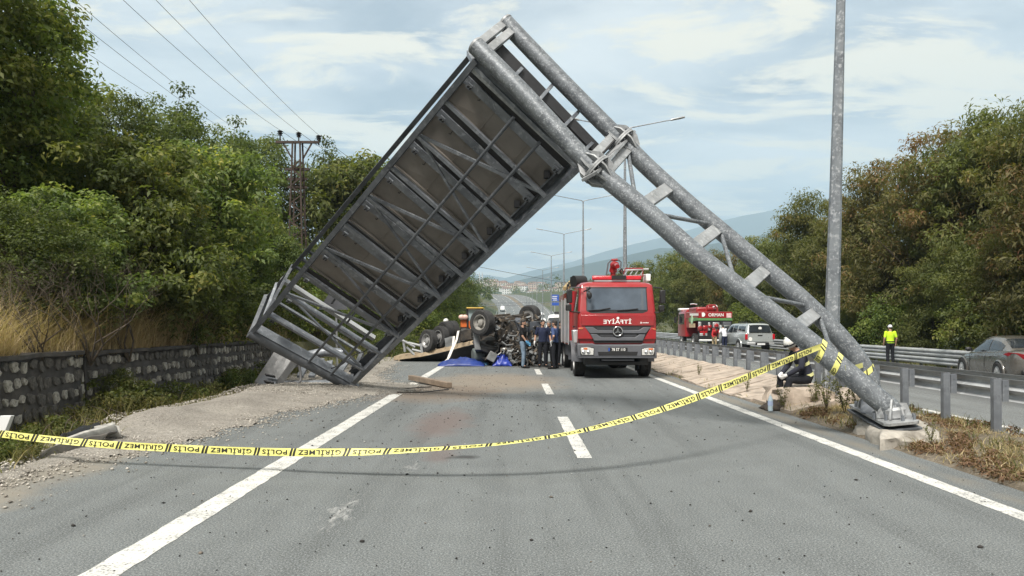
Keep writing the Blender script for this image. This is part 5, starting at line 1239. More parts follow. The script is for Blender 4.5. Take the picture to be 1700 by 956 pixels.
for s in (-1, 1):
    mb = MB(); vs = [Vector((s * (0.80), 0.30, 0.80)), Vector((s * 0.885, 0.62, 0.90)), Vector((s * 0.86, 0.34, 0.96)), Vector((s * 0.72, 0.06, 0.95)), Vector((s * 0.52, 0.0, 0.90)), Vector((s * 0.60, 0.02, 0.78))]
    mb.loft([vs, [v + Vector((s * 0.012, -0.03, 0.004)) for v in vs]]); mb.build('tail_lamp', M_redl, saloon, smooth=50, local=True)
    mb = MB(); mb.ell((s * 0.98, 2.86, 0.98), (0.11, 0.06, 0.075), 12, 8); mb.tube([(s * 0.86, 2.85, 0.93), (s * 0.93, 2.86, 0.96)], 0.025, 6); mb.build('wing_mirror', M_blackp, saloon, smooth=60, local=True)
    for y in (1.62, 2.55): lbox(saloon, 'door_handle', (s * 0.897, y, 0.80), (0.02, 0.16, 0.028), M_greyp)
    for y in (1.90, 3.02):
        mb = MB(); mb.tube([Vector((s * 0.893, y, 0.26)), Vector((s * 0.896, y + 0.02, 0.55)), Vector((s * 0.886, y + 0.02, 0.80)), Vector((s * 0.80, y - 0.02, 0.905))], 0.005, 5); mb.build('door_seam', M_blackp, saloon, local=True)
    mb = MB(); mb.tube([Vector((s * 0.888, 0.95, 0.84)), Vector((s * 0.893, 1.9, 0.80)), Vector((s * 0.893, 2.9, 0.75)), Vector((s * 0.88, 3.5, 0.72))], (0.012), 5); mb.build('flank_crease', M_greyp, saloon, smooth=60, local=True)
lbox(saloon, 'number_plate', (0, -0.03, 0.62), (0.5, 0.02, 0.11), M_whitep)
lbox(saloon, 'rear_bumper', (0, 0.02, 0.40), (1.3, 0.10, 0.14), M_blackp, 0.03)

# ---- silver-grey pickup with a canopy
M_silv = mat('silver_green_paint', (0.42, 0.45, 0.45), 0.30, 0.35, 0.06, 2, 0, (0.26, 0.24, 0.2), 0.3, 0.6)
pb = [(0.0, .62, 1.16, 1.18, .80, .74), (0.06, .50, 1.20, 1.22, .90, .82), (0.5, .48, 1.20, 1.22, .92, .84), (1.5, .46, 1.19, 1.21, .925, .84), (2.6, .44, 1.16, 1.18, .925, .83), (3.7, .44, 1.14, 1.18, .92, .82), (4.4, .48, 1.10, 1.17, .91, .80), (5.0, .52, 1.00, 1.08, .86, .72), (5.3, .60, .86, .92, .72, .60)]
pr = [(0.02, 1.22, .72), (0.22, 1.74, .66), (0.5, 1.80, .66), (1.2, 1.82, .66), (2.2, 1.82, .64), (3.0, 1.80, .62), (3.4, 1.68, .62), (4.1, 1.20, .70)]
pk, crp, sdp = car('pickup_truck', 'silver pickup with hardtop canopy parked behind the red forest truck', 'pickup', (15.35, 46.6, OZ), R(4), pb, pr, M_silv, (1.15, 4.35), 0.39, 0.26, None, M_alu, 0.80, {'side': [(0.42, 1.55, 0.22, 0.78), (1.75, 2.45, 0.15, 0.85), (2.55, 3.35, 0.15, 0.85)], 'rear': (0.035, 0.20), 'front': (3.42, 4.0)})
for s in (-1, 1): lbox(pk, 'tail_lamp', (s * 0.86, 0.02, 0.98), (0.15, 0.12, 0.34), M_redl, 0.02)
mb = MB(); vs = [(-0.70, -0.012, 1.27), (0.70, -0.012, 1.27), (0.62, 0.12, 1.67), (-0.62, 0.12, 1.67)]; mb.slab(*vs, 0.012); mb.build('rear_glass', M_glass, pk, local=True)
mb = MB(); mb.slab((-0.82, -0.008, 0.68), (0.82, -0.008, 0.68), (0.82, 0.0, 1.19), (-0.82, 0.0, 1.19), 0.014); mb.build('tailgate', M_silv, pk, local=True)
lbox(pk, 'rear_bumper', (0, -0.07, 0.56), (1.72, 0.16, 0.15), M_alu, 0.03); lbox(pk, 'towing_step', (0.08, -0.10, 0.55), (0.86, 0.16, 0.17), M_blackp, 0.02)
lbox(pk, 'number_plate', (0, -0.185, 0.53), (0.5, 0.012, 0.11), M_whitep, 0.003); lbox(pk, 'tailgate_handle', (0, -0.022, 1.06), (0.30, 0.02, 0.07), M_blackp)
mb = MB(); mb.tube([(-0.62, -0.03, 0.84), (-0.62, -0.018, 0.84)], 0.12, 20); mb.build('round_badge', M_letter, pk, local=True)
mb = MB(); mb.prism([(0.02 + 0.11 * math.cos(R(a)) * (1 if math.sin(R(a)) > 0 else 0.9), 0.045, 1.50 + 0.10 * math.sin(R(a))) for a in range(0, 360, 20)], (0, -0.012, 0.0)); mb.build('white_sticker', M_letter, pk, local=True)
for s in (-1, 1): mb = MB(); mb.tube([(s * 0.58, 0.5, 1.83), (s * 0.58, 0.55, 1.88), (s * 0.58, 2.0, 1.89), (s * 0.58, 2.05, 1.84)], 0.022, 6); mb.build('roof_rail', M_blackp, pk, local=True)
mb = MB(); mb.loft([[Vector((-0.93, 3.35, 0.5)), Vector((-0.93, 3.35, 1.16)), Vector((-0.80, 3.3, 1.62)), Vector((-0.78, 3.2, 1.68))], [Vector((-1.62, 2.75, 0.5)), Vector((-1.62, 2.75, 1.16)), Vector((-1.52, 2.80, 1.62)), Vector((-1.50, 2.82, 1.68))]], False, False)
so = mb.build('open_door', M_silv, pk, local=True); so.modifiers.new('thick', 'SOLIDIFY').thickness = 0.06
mb = MB(); mb.slab((-1.04, 3.20, 1.2), (-1.54, 2.77, 1.2), (-1.46, 2.80, 1.6), (-0.92, 3.24, 1.6), 0.05); mb.build('door_window', M_glass, so, local=True)

# ---- white vehicles behind the wreck and far up the road
vb = [(0.0, .5, 1.1, 1.12, .86, .80), (0.08, .34, 1.15, 1.17, .96, .88), (0.6, .30, 1.15, 1.17, .98, .90), (2.5, .28, 1.12, 1.14, .98, .90), (4.2, .30, 1.08, 1.12, .97, .88), (4.9, .36, .96, 1.02, .92, .78), (5.3, .46, .72, .78, .72, .6)]
vr = [(0.03, 1.15, .86), (0.12, 2.0, .80), (0.4, 2.14, .78), (1.6, 2.2, .78), (3.0, 2.18, .76), (3.7, 2.02, .76), (4.75, 1.08, .84)]
VG = {'side': [(0.5, 1.5, 0.3, 0.8), (1.6, 2.7, 0.3, 0.8), (2.85, 3.75, 0.25, 0.8)], 'rear': (0.05, 0.11), 'front': (3.75, 4.6)}
van, _, _ = car('van', 'white van parked behind the uniformed men and the wreck', 'van', (3.1, 44.0, 0), R(172), vb, vr, M_whitep, (1.0, 4.2), 0.34, 0.22, None, M_alu, 0.88, VG)
van.location = (3.3, 46.0, 0)
lbox(van, 'roof_light', (0, 3.1, 2.26), (0.9, 0.3, 0.14), M_blackp, 0.03)
for y_, x_, lab in ((330, -4.0, 'small white van far up the road on the left'), (250, 10.5, 'small white car far up the opposite carriageway'), (300, 12.0, 'tiny white car near the top of the rise')):
    v_, _, _ = car('van', lab, 'van' if 'van' in lab else 'car', (xc(y_) + x_, y_, zr(y_)), R(180 if x_ < 5 else 0), vb if 'van' in lab else sb, vr if 'van' in lab else sr, M_whitep, (0.95, 3.7), 0.33, 0.2, None, M_alu, 0.8, None)

# ---- the red fire engine, front towards us
fe = thing('fire_engine', 'red fire engine with grey bumper facing us under the leaning tubes', 'fire truck', (3.12, 22.3, 0))
YF = 22.3
def z2(cx_, cy_, Y=YF): return P(945 + cx_ / 10.97, 520 + cy_ / 10.97, Y)
def c5(cx_, cy_, Y=YF): return P(900 + cx_ / 4.155, 420 + cy_ / 4.155, Y)
def fpoly(name, pts, d, m, bevel=0.0, parent=fe, f=z2, Y=YF):
    mb = MB(); mb.prism([f(*p, Y) for p in pts], (0, d, 0)); return mb.build(name, m, parent, bevel=bevel)
X0 = 3.12
def cab_ring(z, y0, hx, y1=24.5, rad=0.09): return [v + Vector((X0, 0, 0)) for v in rrect(hx, y0, y1, rad, z, 5)]
mb = MB(); mb.loft([cab_ring(0.98, 22.36, 1.15), cab_ring(1.15, 22.33, 1.17), cab_ring(1.55, 22.32, 1.17), cab_ring(1.95, 22.34, 1.16), cab_ring(2.05, 22.37, 1.15), cab_ring(2.70, 22.50, 1.10), cab_ring(2.80, 22.54, 1.09), cab_ring(2.88, 22.66, 1.03, 24.4, 0.22), cab_ring(2.92, 22.9, 0.85, 24.2, 0.3)]); mb.build('cab', M_redp, fe, smooth=35)
# windscreen, black surround and side windows
def wsg(x0, x1, zz0, zz1, off):
    n = 12; vs = []
    for i in range(n + 1):
        u = i / n; x = lerp(x0, x1, u); bow = 0.05 * (abs(2 * u - 1) ** 10)
        for z in (zz0, lerp(zz0, zz1, 0.5), zz1): vs.append(Vector((X0 + x * (1 - 0.03 * (z - 2.05)), 22.37 + 0.2 * (z - 2.05) - off + bow, z)))
    return vs, [(i * 3 + j, i * 3 + j + 1, (i + 1) * 3 + j + 1, (i + 1) * 3 + j) for i in range(n) for j in range(2)]
mb = MB(); mb.add(*wsg(-1.08, 1.08, 1.955, 2.74, 0.012)); o = mb.build('windscreen_surround', M_blackp, fe, smooth=50)
M_wind = glass_mat('windscreen_glass', (0.075, 0.095, 0.12), 0.03)  # base colour lightened to carry the reflected sky
mb = MB(); mb.add(*wsg(-1.02, 1.02, 2.055, 2.70, 0.022)); ws = mb.build('windscreen', M_wind, fe, smooth=50)
for (a, b, c, d) in ((-0.85, 2.04, -0.20, 2.11), (0.0, 2.04, 0.62, 2.09)):
    mb = MB(); mb.tube([Vector((X0 + b_, 22.37 + 0.2 * (z - 2.05) - 0.045, z)) for b_, z in ((a, b), (lerp(a, c, 0.5), b + 0.015), (c, d))], 0.014, 6); mb.build('wiper', M_blackp, fe)
mb = MB(); mb.ell(c5(514, 370, 22.6), (0.06, 0.05, 0.06), 10, 8); mb.build('dashboard_ornament', M_letter, fe)
for s in (-1, 1):
    mb = MB(); mb.slab(Vector((X0 + s * 1.166, 22.60, 2.0)), Vector((X0 + s * 1.166, 23.5, 2.0)), Vector((X0 + s * 1.112, 23.5, 2.66)), Vector((X0 + s * 1.112, 22.72, 2.66)), 0.01); mb.build('side_window', M_glass, fe)
    mb = MB(); mb.slab(Vector((X0 + s * 1.168, 23.62, 2.0)), Vector((X0 + s * 1.168, 24.3, 2.0)), Vector((X0 + s * 1.114, 24.3, 2.66)), Vector((X0 + s * 1.114, 23.62, 2.66)), 0.01); mb.build('side_window', M_glass, fe)
    mb = MB(); mb.box((X0 + s * 1.19, 23.5, 1.55), (0.04, 0.16, 0.05)); mb.build('door_handle', M_blackp, fe)
fp = fpoly('front_panel', [(215, 30), (1550, 30), (1545, 225), (225, 225)], 0.06, M_redp, 0.012, Y=22.285)
mb = MB(); put_text(mb, 'İTFAİYE', z2(878, 190, 22.283), (1, 0, 0), (0, 0, 1), 0.118, True, 0.014, 0.003, 1.32, 1.02); mb.build('lettering', M_letter, fp)
mb = MB(); mb.tube([z2(887, 88, 22.283), z2(887, 88, 22.276)], 0.040, 16); mb.build('letter_dot', M_letter, fp)
mb = MB(); mb.prism([z2(1290, 185, 22.281), z2(1325, 182, 22.281), z2(1308, 148, 22.281)], (0, -0.003, 0)); mb.build('small_badge', M_letter, fp)
for i in range(6):
    mb = MB(); mb.prism([z2(1336 + 19 * i, 180, 22.281), z2(1350 + 19 * i, 180, 22.281), z2(1352 + 19 * i, 166 - (8 if i == 3 else 0), 22.281), z2(1338 + 19 * i, 166, 22.281)], (0, -0.003, 0)); mb.build('small_letter', M_letter, fp)
gr = fpoly('grille_recess', [(280, 232), (1490, 232), (1330, 540), (460, 540)], 0.05, M_blackp, Y=22.30)
fpoly('grille_bar', [(285, 252), (430, 250), (520, 308), (780, 310), (1000, 310), (1270, 308), (1350, 255), (1488, 255), (1395, 366), (375, 366)], 0.07, M_gray, 0.012, Y=22.26)
fpoly('grille_bar', [(385, 378), (500, 380), (580, 438), (1205, 438), (1280, 385), (1388, 385), (1345, 500), (455, 500)], 0.07, M_gray, 0.012, Y=22.26)
for yy in (262, 280, 296): fpoly('grille_slat', [(500, yy), (1290, yy), (1290, yy + 6), (500, yy + 6)], 0.03, M_gray, Y=22.29)
for yy in (390, 405, 420): fpoly('grille_slat', [(560, yy), (1230, yy), (1230, yy + 6), (560, yy + 6)], 0.03, M_gray, Y=22.29)
ec = z2(885, 330, 22.235); mb = MB(); ring_ = [ec + Vector((math.cos(R(a)) * 0.135, 0, math.sin(R(a)) * 0.135)) for a in range(0, 361, 15)]; mb.tube(ring_, 0.020, 8, False)
em = mb.build('emblem', M_chrome, fe, smooth=60)
mb = MB(); mb.tube([ec + Vector((0, 0.03, 0)), ec + Vector((0, 0.02, 0))], 0.13, 24); mb.build('emblem_disc', M_blackp, em)
for a in (90, 210, 330):
    d = Vector((math.cos(R(a)), 0, math.sin(R(a)))); n_ = Vector((-d.z, 0, d.x)); mb = MB()
    mb.prism([ec + n_ * 0.022, ec + d * 0.125, ec - n_ * 0.022], (0, -0.016, 0)); mb.build('emblem_spoke', M_chrome, em)
for pts in ([(155, 262), (275, 250), (300, 262), (440, 472), (160, 472)], [(1585, 285), (1500, 262), (1480, 268), (1360, 480), (1580, 472)]):
    fpoly('corner_panel', pts, 0.25, M_redp, 0.02, Y=22.27)
for pts in ([(165, 268), (255, 262), (250, 288), (175, 292)], [(1510, 272), (1575, 280), (1580, 305), (1530, 298)]): fpoly('indicator', pts, 0.04, M_amber, 0.006, Y=22.255)
fpoly('shadow_gap', [(165, 474), (1580, 474), (1580, 556), (165, 556)], 0.3, M_blackp, Y=22.35)
bm_ = fpoly('bumper', [(150, 552), (430, 550), (480, 570), (1310, 570), (1350, 552), (1592, 552), (1598, 820), (155, 820)], 0.35, M_gray, 0.025, Y=22.20)
fpoly('bumper_inset', [(520, 700), (1250, 700), (1235, 766), (535, 766)], 0.02, M_blackp, 0.004, parent=bm_, Y=22.19)
fpoly('bumper_seam', [(160, 776), (1590, 776), (1590, 782), (160, 782)], 0.02, M_blackp, parent=bm_, Y=22.193)
np_ = fpoly('number_plate', [(710, 626), (1062, 626), (1062, 692), (710, 692)], 0.02, M_blackp, 0.003, parent=bm_, Y=22.185)
M_blue = mat('blue_sign_face', (0.02, 0.075, 0.36), 0.45, 0, 0.06, 4)
fpoly('plate_band', [(714, 630), (738, 630), (738, 688), (714, 688)], 0.004, M_blue, parent=bm_, Y=22.182)
mb = MB(); put_text(mb, '78 ST 110', z2(898, 684, 22.184), (1, 0, 0), (0, 0, 1), 0.080, False, 0.012, 0.003, 0.86); mb.build('plate_lettering', M_letter, bm_)
for pts, ip in (([(208, 628), (330, 618), (445, 640), (440, 758), (235, 755), (215, 720)], [(262, 628), (330, 626), (332, 662), (268, 662)]), ([(1325, 655), (1440, 630), (1552, 632), (1550, 700), (1530, 760), (1325, 760)], [(1445, 636), (1528, 634), (1526, 668), (1450, 670)])):
    hl = fpoly('headlight', pts, 0.04, M_lens, 0.006, Y=22.185); fpoly('indicator', ip, 0.01, M_amber, 0.002, parent=hl, Y=22.178)
    cx_ = sum(p[0] for p in pts) / len(pts)
    for dx in (-48, 40): mb = MB(); mb.lathe([(0.0, 0.012), (0.036, 0.006), (0.052, -0.006), (0.056, 0.0)], z2(cx_ + dx, 712, 22.178), (0, -1, 0), 16); mb.build('reflector', M_chrome, hl, smooth=50)
fpoly('headlight_frame', [(198, 612), (455, 625), (452, 768), (205, 765)], 0.02, M_blackp, 0.004, parent=bm_, Y=22.192)
fpoly('headlight_frame', [(1312, 640), (1562, 618), (1560, 768), (1312, 768)], 0.02, M_blackp, 0.004, parent=bm_, Y=22.192)
mb = MB(); mb.box((X0, 22.75, 0.52), (1.9, 0.5, 0.22)); mb.build('underrun_guard', M_blackp, fe, bevel=0.02)
mb = MB(); mb.tube([z2(590, 850, 22.3), z2(1180, 850, 22.3)], 0.03, 8); mb.build('step_bar', M_gray, fe)
mb = MB(); mb.box((X0 + 0.1, 25.5, 0.75), (1.2, 6.0, 0.5)); mb.build('chassis', M_blackp, fe)
mb = MB(); mb.tube([(X0 - 0.9, 23.75, 0.5), (X0 + 0.9, 23.75, 0.5)], 0.09, 10); mb.ell((X0 + 0.1, 23.75, 0.48), (0.26, 0.22, 0.24)); mb.build('axle', M_blackp, fe)
for s in (-1, 1):
    wheel(fe, (X0 + s * 1.02, 23.7, 0.5), (s, 0, 0), 0.5, 0.34, local=False)
    for yy in (28.3,):
        wheel(fe, (X0 + s * 1.03, yy, 0.5), (s, 0, 0), 0.5, 0.30, local=False); wheel(fe, (X0 + s * 0.70, yy, 0.5), (s, 0, 0), 0.5, 0.28, local=False)
    arc = [Vector((X0 + s * 1.08, 23.7 + 0.64 * math.cos(R(a)), 0.52 + 0.60 * math.sin(R(a)))) for a in range(0, 181, 15)]
    mb = MB(); mb.loft([[p + Vector((-0.22, 0, 0)), p + Vector((0.16, 0, 0)), p + Vector((0.16, 0, -0.04)), p + Vector((-0.22, 0, -0.03))] for p in arc]); mb.build('mudguard', M_gray, fe, smooth=40)
    fl = MB(); fl.prism([Vector((X0 + s * 0.86, 24.4, 0.12)), Vector((X0 + s * 1.22, 24.4, 0.12)), Vector((X0 + s * 1.2, 24.36, 0.62)), Vector((X0 + s * 0.86, 24.36, 0.62))], (0, 0.02, 0)); fl.build('mud_flap', M_blackp, fe)
fpoly('wing_cover', [(60, 305), (160, 300), (158, 545), (80, 545)], 0.5, M_alu, 0.03, Y=22.5)
# tall body behind the cab, with roller shutters
mb = MB(); mb.loft([[v + Vector((X0, 0, 0)) for v in rrect(1.24, 24.7, 30.2, 0.06, z, 2)] for z in (0.95, 2.72)]); bd = mb.build('body', M_redp, fe, smooth=30)
for k in range(3):
    for s in (-1, 1):
        mb = MB(); mb.box((X0 + s * 1.244, 25.6 + k * 1.75, 1.75), (0.02, 1.5, 1.5)); sh = mb.build('roller_shutter', M_alu, fe)
        mb = MB(); mb.box((X0 + s * 1.258, 24.78 + k * 1.75, 1.75), (0.03, 0.10, 1.6)); mb.build('shutter_post', M_alu, fe)
mb = MB(); mb.box((X0 + 0.0, 27.4, 0.72), (2.3, 5.2, 0.42)); mb.build('side_locker', M_gray, fe, bevel=0.02)
mb = MB(); mb.tube([c5(215, 200, 25.4), c5(290, 200, 25.6)], 0.22, 14); mb.build('hose_roll', M_blackp, fe, smooth=40)
mb = MB(); mb.beam(c5(165, 245, 26), c5(215, 195, 27.5), 0.22, 0.12); mb.build('pole_bundle', mat('tan_wood', (0.32, 0.24, 0.12), 0.7), fe)
for i, (a, b) in enumerate(((172, 215), (182, 200), (196, 165), (203, 175))): mb = MB(); mb.tube([c5(a, b + 40, 26), c5(a + 4, b, 26)], 0.03, 6); mb.build('branch_pipe', M_blackp, fe)
mb = MB(); mb.loft([[c5(345, y, 22.85 + dy) , c5(685, y, 22.85 + dy)] + [c5(685, y, 23.15 - dy), c5(345, y, 23.15 - dy)] for y, dy in ((186, 0.02), (180, 0.0), (162, 0.02), (156, 0.06))]); lb = mb.build('light_bar', M_redl, fe, bevel=0.01)
mb = MB(); mb.box(c5(525, 171, 22.99), (0.44, 0.33, 0.125)); mb.build('light_bar_speaker', M_blackp, lb)
mb = MB(); mb.box(c5(515, 192, 23.0), (1.4, 0.25, 0.05)); mb.build('light_bar_base', M_alu, lb)
# water monitor, guard frame and roof ladder
mb = MB(); mb.tube([c5(490, 165, 25.3), c5(490, 120, 25.3)], 0.09, 10); mb.tube([c5(490, 125, 25.3), c5(494, 88, 25.2), c5(512, 78, 24.9)], [0.14, 0.11, 0.09], 10); mb.ell(c5(497, 84, 25.2), (0.14, 0.14, 0.14), 12, 8); mb.tube([c5(508, 82, 25.0), c5(520, 92, 24.6)], [0.09, 0.075], 12); mb.build('water_monitor', M_redp, fe, smooth=50)
mb = MB(); mb.tube([c5(443, 150, 25.3), c5(455, 72, 25.3), c5(475, 50, 25.3), c5(530, 48, 25.3), c5(545, 62, 25.3), c5(541, 105, 25.3)], 0.025, 8); mb.build('guard_frame', M_gray, fe)
mb = MB(); mb.tube([c5(478, 48, 25.2), c5(520, 46, 25.2)], 0.04, 8); mb.build('monitor_handle', M_redp, fe)
rl = MB(); rl.tube([c5(560, 148, 25.2), c5(575, 106, 25.2), c5(695, 106, 25.2), c5(695, 165, 25.2)], 0.022, 6); rl.build('roof_railing', M_redp, fe)
for k in range(4): mb = MB(); mb.tube([c5(570 + 36 * k, 150, 25.0), c5(595 + 36 * k, 112, 25.6)], 0.018, 6); mb.build('ladder_rung', M_alu, fe)
for dy in (110, 150): mb = MB(); mb.tube([c5(540, dy + 12, 25.4), c5(735, dy, 25.4)], 0.028, 6); mb.build('ladder_rail', M_alu, fe)
mb = MB(); mb.tube([c5(535, 125, 25.1), c5(548, 108, 25.1), c5(560, 128, 25.1), c5(548, 142, 25.1), c5(535, 125, 25.1)], 0.03, 6); mb.build('hose_coil', M_blackp, fe)
mb = MB(); mb.box(c5(722, 172, 25.6), (0.16, 0.6, 0.24)); mb.build('roof_box', M_whitep, fe, bevel=0.02)
# mirrors
for (x0, y0, x1, y1, xa) in ((168, 250, 208, 345, 262), (162, 352, 203, 398, 255), (812, 255, 850, 348, 768), (803, 358, 843, 402, 770)):
    mb = MB(); a, b = c5(x0, y1, 22.25), c5(x1, y0, 22.25); mb.box((a + b) / 2, (abs(b.x - a.x), 0.12, abs(b.z - a.z))); mb.build('mirror', M_blackp, fe, bevel=0.03)
for pts in ([(188, 250), (200, 238), (275, 238)], [(188, 396), (200, 405), (262, 408)], [(830, 255), (822, 242), (765, 236)], [(822, 400), (810, 408), (775, 410)]):
    mb = MB(); mb.tube([c5(*p, 22.35) for p in pts], 0.020, 8); mb.build('mirror_arm', M_blackp, fe)
mb = MB(); mb.tube([c5(288, 265, 22.3), c5(312, 255, 22.15), c5(326, 268, 22.1)], 0.022, 8); mb.ell(c5(327, 292, 22.12), (0.075, 0.05, 0.11), 12, 8); mb.tube([c5(304, 262, 22.2), c5(334, 236, 22.15)], 0.035, 8); mb.build('front_mirror', M_blackp, fe, smooth=50)

# ---- red forest fire truck, seen from its left side
M_green = mat('green_stripe_paint', (0.10, 0.24, 0.085), 0.45, 0, 0.08, 3)
fo = thing('forest_fire_truck', 'red and green forest service fire truck, seen from behind on the opposite carriageway', 'fire truck', (15.38, 57.0, OZ))
YR = 57.0; FX = 14.08                                   # depth of its rear face, x of its left flank
def fz(cx_, cy_, Y=YR): return P(1125 + cx_ / 11.95, 495 + cy_ / 11.95, Y)
def fk(cx_, cy_, o=0.0):
    px = 1125 + cx_ / 11.95; q_ = P(px, 495 + cy_ / 11.95, FX * F / (px - CX)); return q_ + Vector((-o, 0, 0))
def rear(name, pts, d, m, bevel=0.0, off=0.0, parent=fo):
    mb = MB(); mb.prism([fz(*p, YR - off) for p in pts], (0, d, 0)); return mb.build(name, m, parent, bevel=bevel)
def rq(x0, y0, x1, y1): return [(x0, y0), (x1, y0), (x1, y1), (x0, y1)]
def flank(name, pts, m, o=0.004, t_=0.02, parent=fo):
    mb = MB(); mb.prism([fk(*p, o) for p in pts], (-t_, 0, 0)); return mb.build(name, m, parent)
xl, xr = FX, 16.68
def zpy(cy_): return fz(500, cy_).z
mb = MB(); mb.box(((xl + xr) / 2, 59.0, (zpy(395) + zpy(268)) / 2), (xr - xl, 4.0, zpy(268) - zpy(395))); mb.build('tank_body', M_redp, fo, bevel=0.03)
mb = MB(); mb.box(((xl + xr) / 2, 59.8, (zpy(590) + zpy(260)) / 2), (xr - xl - 0.06, 2.4, zpy(260) - zpy(590))); mb.build('side_body', M_redp, fo, bevel=0.03)
mb = MB(); mb.loft([[v + Vector(((xl + xr) / 2, 0, 0)) for v in rrect((xr - xl) / 2 - dx, 61.1, y1, 0.12, z, 3)] for z, y1, dx in ((OZ + 0.75, 64.0, 0), (OZ + 1.9, 64.0, 0), (OZ + 2.75, 63.75, 0.03), (OZ + 2.95, 63.5, 0.15))]); mb.build('cab', M_redp, fo, smooth=40)
mb = MB(); mb.box((xl + 0.85, 59.2, OZ + 2.82), (1.5, 2.6, 0.5)); mb.build('roof_locker', M_redp, fo, bevel=0.12)
mb = MB(); mb.box((15.1, 63.3, OZ + 2.98), (2.2, 0.7, 0.20)); mb.build('roof_visor', M_whitep, fo, bevel=0.07)
mb = MB(); mb.tube([fz(250, 120, 60), fz(310, 112, 60), fz(385, 125, 60)], 0.05, 8); mb.build('roof_lamp', M_alu, fo)
mb = MB(); mb.prism([Vector((FX - 0.004, y, z)) for y, z in ((61.6, OZ + 1.75), (63.6, OZ + 1.75), (63.35, OZ + 2.6), (61.6, OZ + 2.6))], (-0.012, 0, 0)); mb.build('side_window', M_glass, fo)
rear('green_stripe', rq(405, 395, 1085, 440), 0.02, M_green, 0, 0.015)
flank('green_stripe', [(225, 385), (405, 388), (405, 440), (225, 470)], M_green)
rear('pump_bay', rq(405, 445, 1080, 800), 0.05, M_blackp, 0, 0.004)
for q4, m in ((rq(415, 470, 470, 600), M_alu), (rq(610, 480, 650, 640), M_alu), (rq(700, 480, 830, 580), M_alu), (rq(410, 560, 490, 650), M_redp), (rq(505, 540, 600, 650), M_redp), (rq(835, 530, 860, 640), M_alu), (rq(440, 690, 590, 750), M_alu), (rq(690, 590, 810, 680), M_redp), (rq(900, 470, 1060, 660), M_gray)):
    rear('pump_fitting', q4, 0.2, m, 0.03, 0.12)
rear('number_plate', rq(430, 760, 590, 798), 0.02, M_blackp, 0.003, 0.14); rear('rear_reflector', rq(440, 655, 590, 685), 0.03, M_redl, 0.01, 0.15)
for (x, y, r_) in ((445, 590, 0.17), (540, 585, 0.16), (770, 545, 0.17), (525, 715, 0.10), (640, 560, 0.13)):
    mb = MB(); mb.lathe([(0, 0.07), (r_ * 0.5, 0.08), (r_, 0.03), (r_, -0.05)], fz(x, y, YR - 0.14), (0, -1, 0), 16); mb.build('hose_coupling', M_redp, fo, smooth=50)
mb = MB(); mb.tube([fz(430, 835, YR - 0.2), fz(830, 835, YR - 0.2)], 0.075, 10); mb.build('rear_bumper', M_whitep, fo)
mb = MB(); mb.box((15.38, 60.5, OZ + 0.72), (1.6, 6.4, 0.3)); mb.build('chassis_rail', M_blackp, fo)
mb = MB(); rg_ = [fz(660 + 75 * math.cos(R(a)), 240 + 85 * math.sin(R(a)), 58.2) for a in range(0, 361, 20)]; mb.tube(rg_, 0.09, 8, False); mb.tube([fz(660, 240, 58.1), fz(660, 240, 58.9)], 0.26, 14); mb.build('hose_reel', M_redp, fo, smooth=50)
mb = MB(); mb.tube([fz(565, 265, 57.6), fz(580, 160, 57.6), fz(620, 140, 57.6), fz(740, 140, 57.6), fz(785, 200, 57.6), fz(790, 265, 57.6)], 0.07, 8); mb.build('reel_guard', M_redp, fo)
mb = MB(); mb.ell(fz(745, 175, 57.9), (0.2, 0.2, 0.18), 10, 8); mb.build('work_lamp', M_whitep, fo)
for y in (62.6,):
    wheel(fo, (FX + 0.17, y, OZ + 0.52), (-1, 0, 0), 0.52, 0.34, local=False); wheel(fo, (xr - 0.17, y, OZ + 0.52), (1, 0, 0), 0.52, 0.34, local=False)
wheel(fo, (FX + 0.17, 58.6, OZ + 0.52), (-1, 0, 0), 0.52, 0.34, local=False); wheel(fo, (xr - 0.2, 58.6, OZ + 0.52), (1, 0, 0), 0.52, 0.36, local=False)
mb = MB(); put_text(mb, 'ORMAN', fz(762, 360, YR - 0.012), (1, 0, 0), (0, 0, 1), 0.24, False, 0.016, 0.004, 0.94); mb.build('lettering', M_letter, fo)
mb = MB(); mb.tube([fz(503, 325, YR), fz(503, 325, YR - 0.02)], 0.16, 22); mb.build('round_badge', M_letter, fo)
rear('square_badge', rq(970, 295, 1065, 385), 0.01, mat('pink_white_sticker', (0.66, 0.45, 0.45), 0.5, 0, 0.3, 8), 0, 0.012)
for i in range(7): flank('small_letter', rq(245 + 25 * i, 300, 262 + 25 * i, 345), M_letter)
mb = MB(); mb.tube([fk(292, 428, 0.03), fk(292, 428, 0.05)], 0.35, 18); mb.build('round_badge', mat('pale_green_badge', (0.45, 0.62, 0.40), 0.5), fo)
flank('locker_badge', rq(235, 500, 350, 580), mat('cream_sticker', (0.55, 0.40, 0.24), 0.5))
mb = MB(); mb.box((FX - 0.25, 63.7, OZ + 2.1), (0.2, 0.12, 0.5)); mb.tube([(FX, 63.6, OZ + 2.6), (FX - 0.25, 63.7, OZ + 2.3)], 0.02, 6); mb.build('mirror', M_blackp, fo)
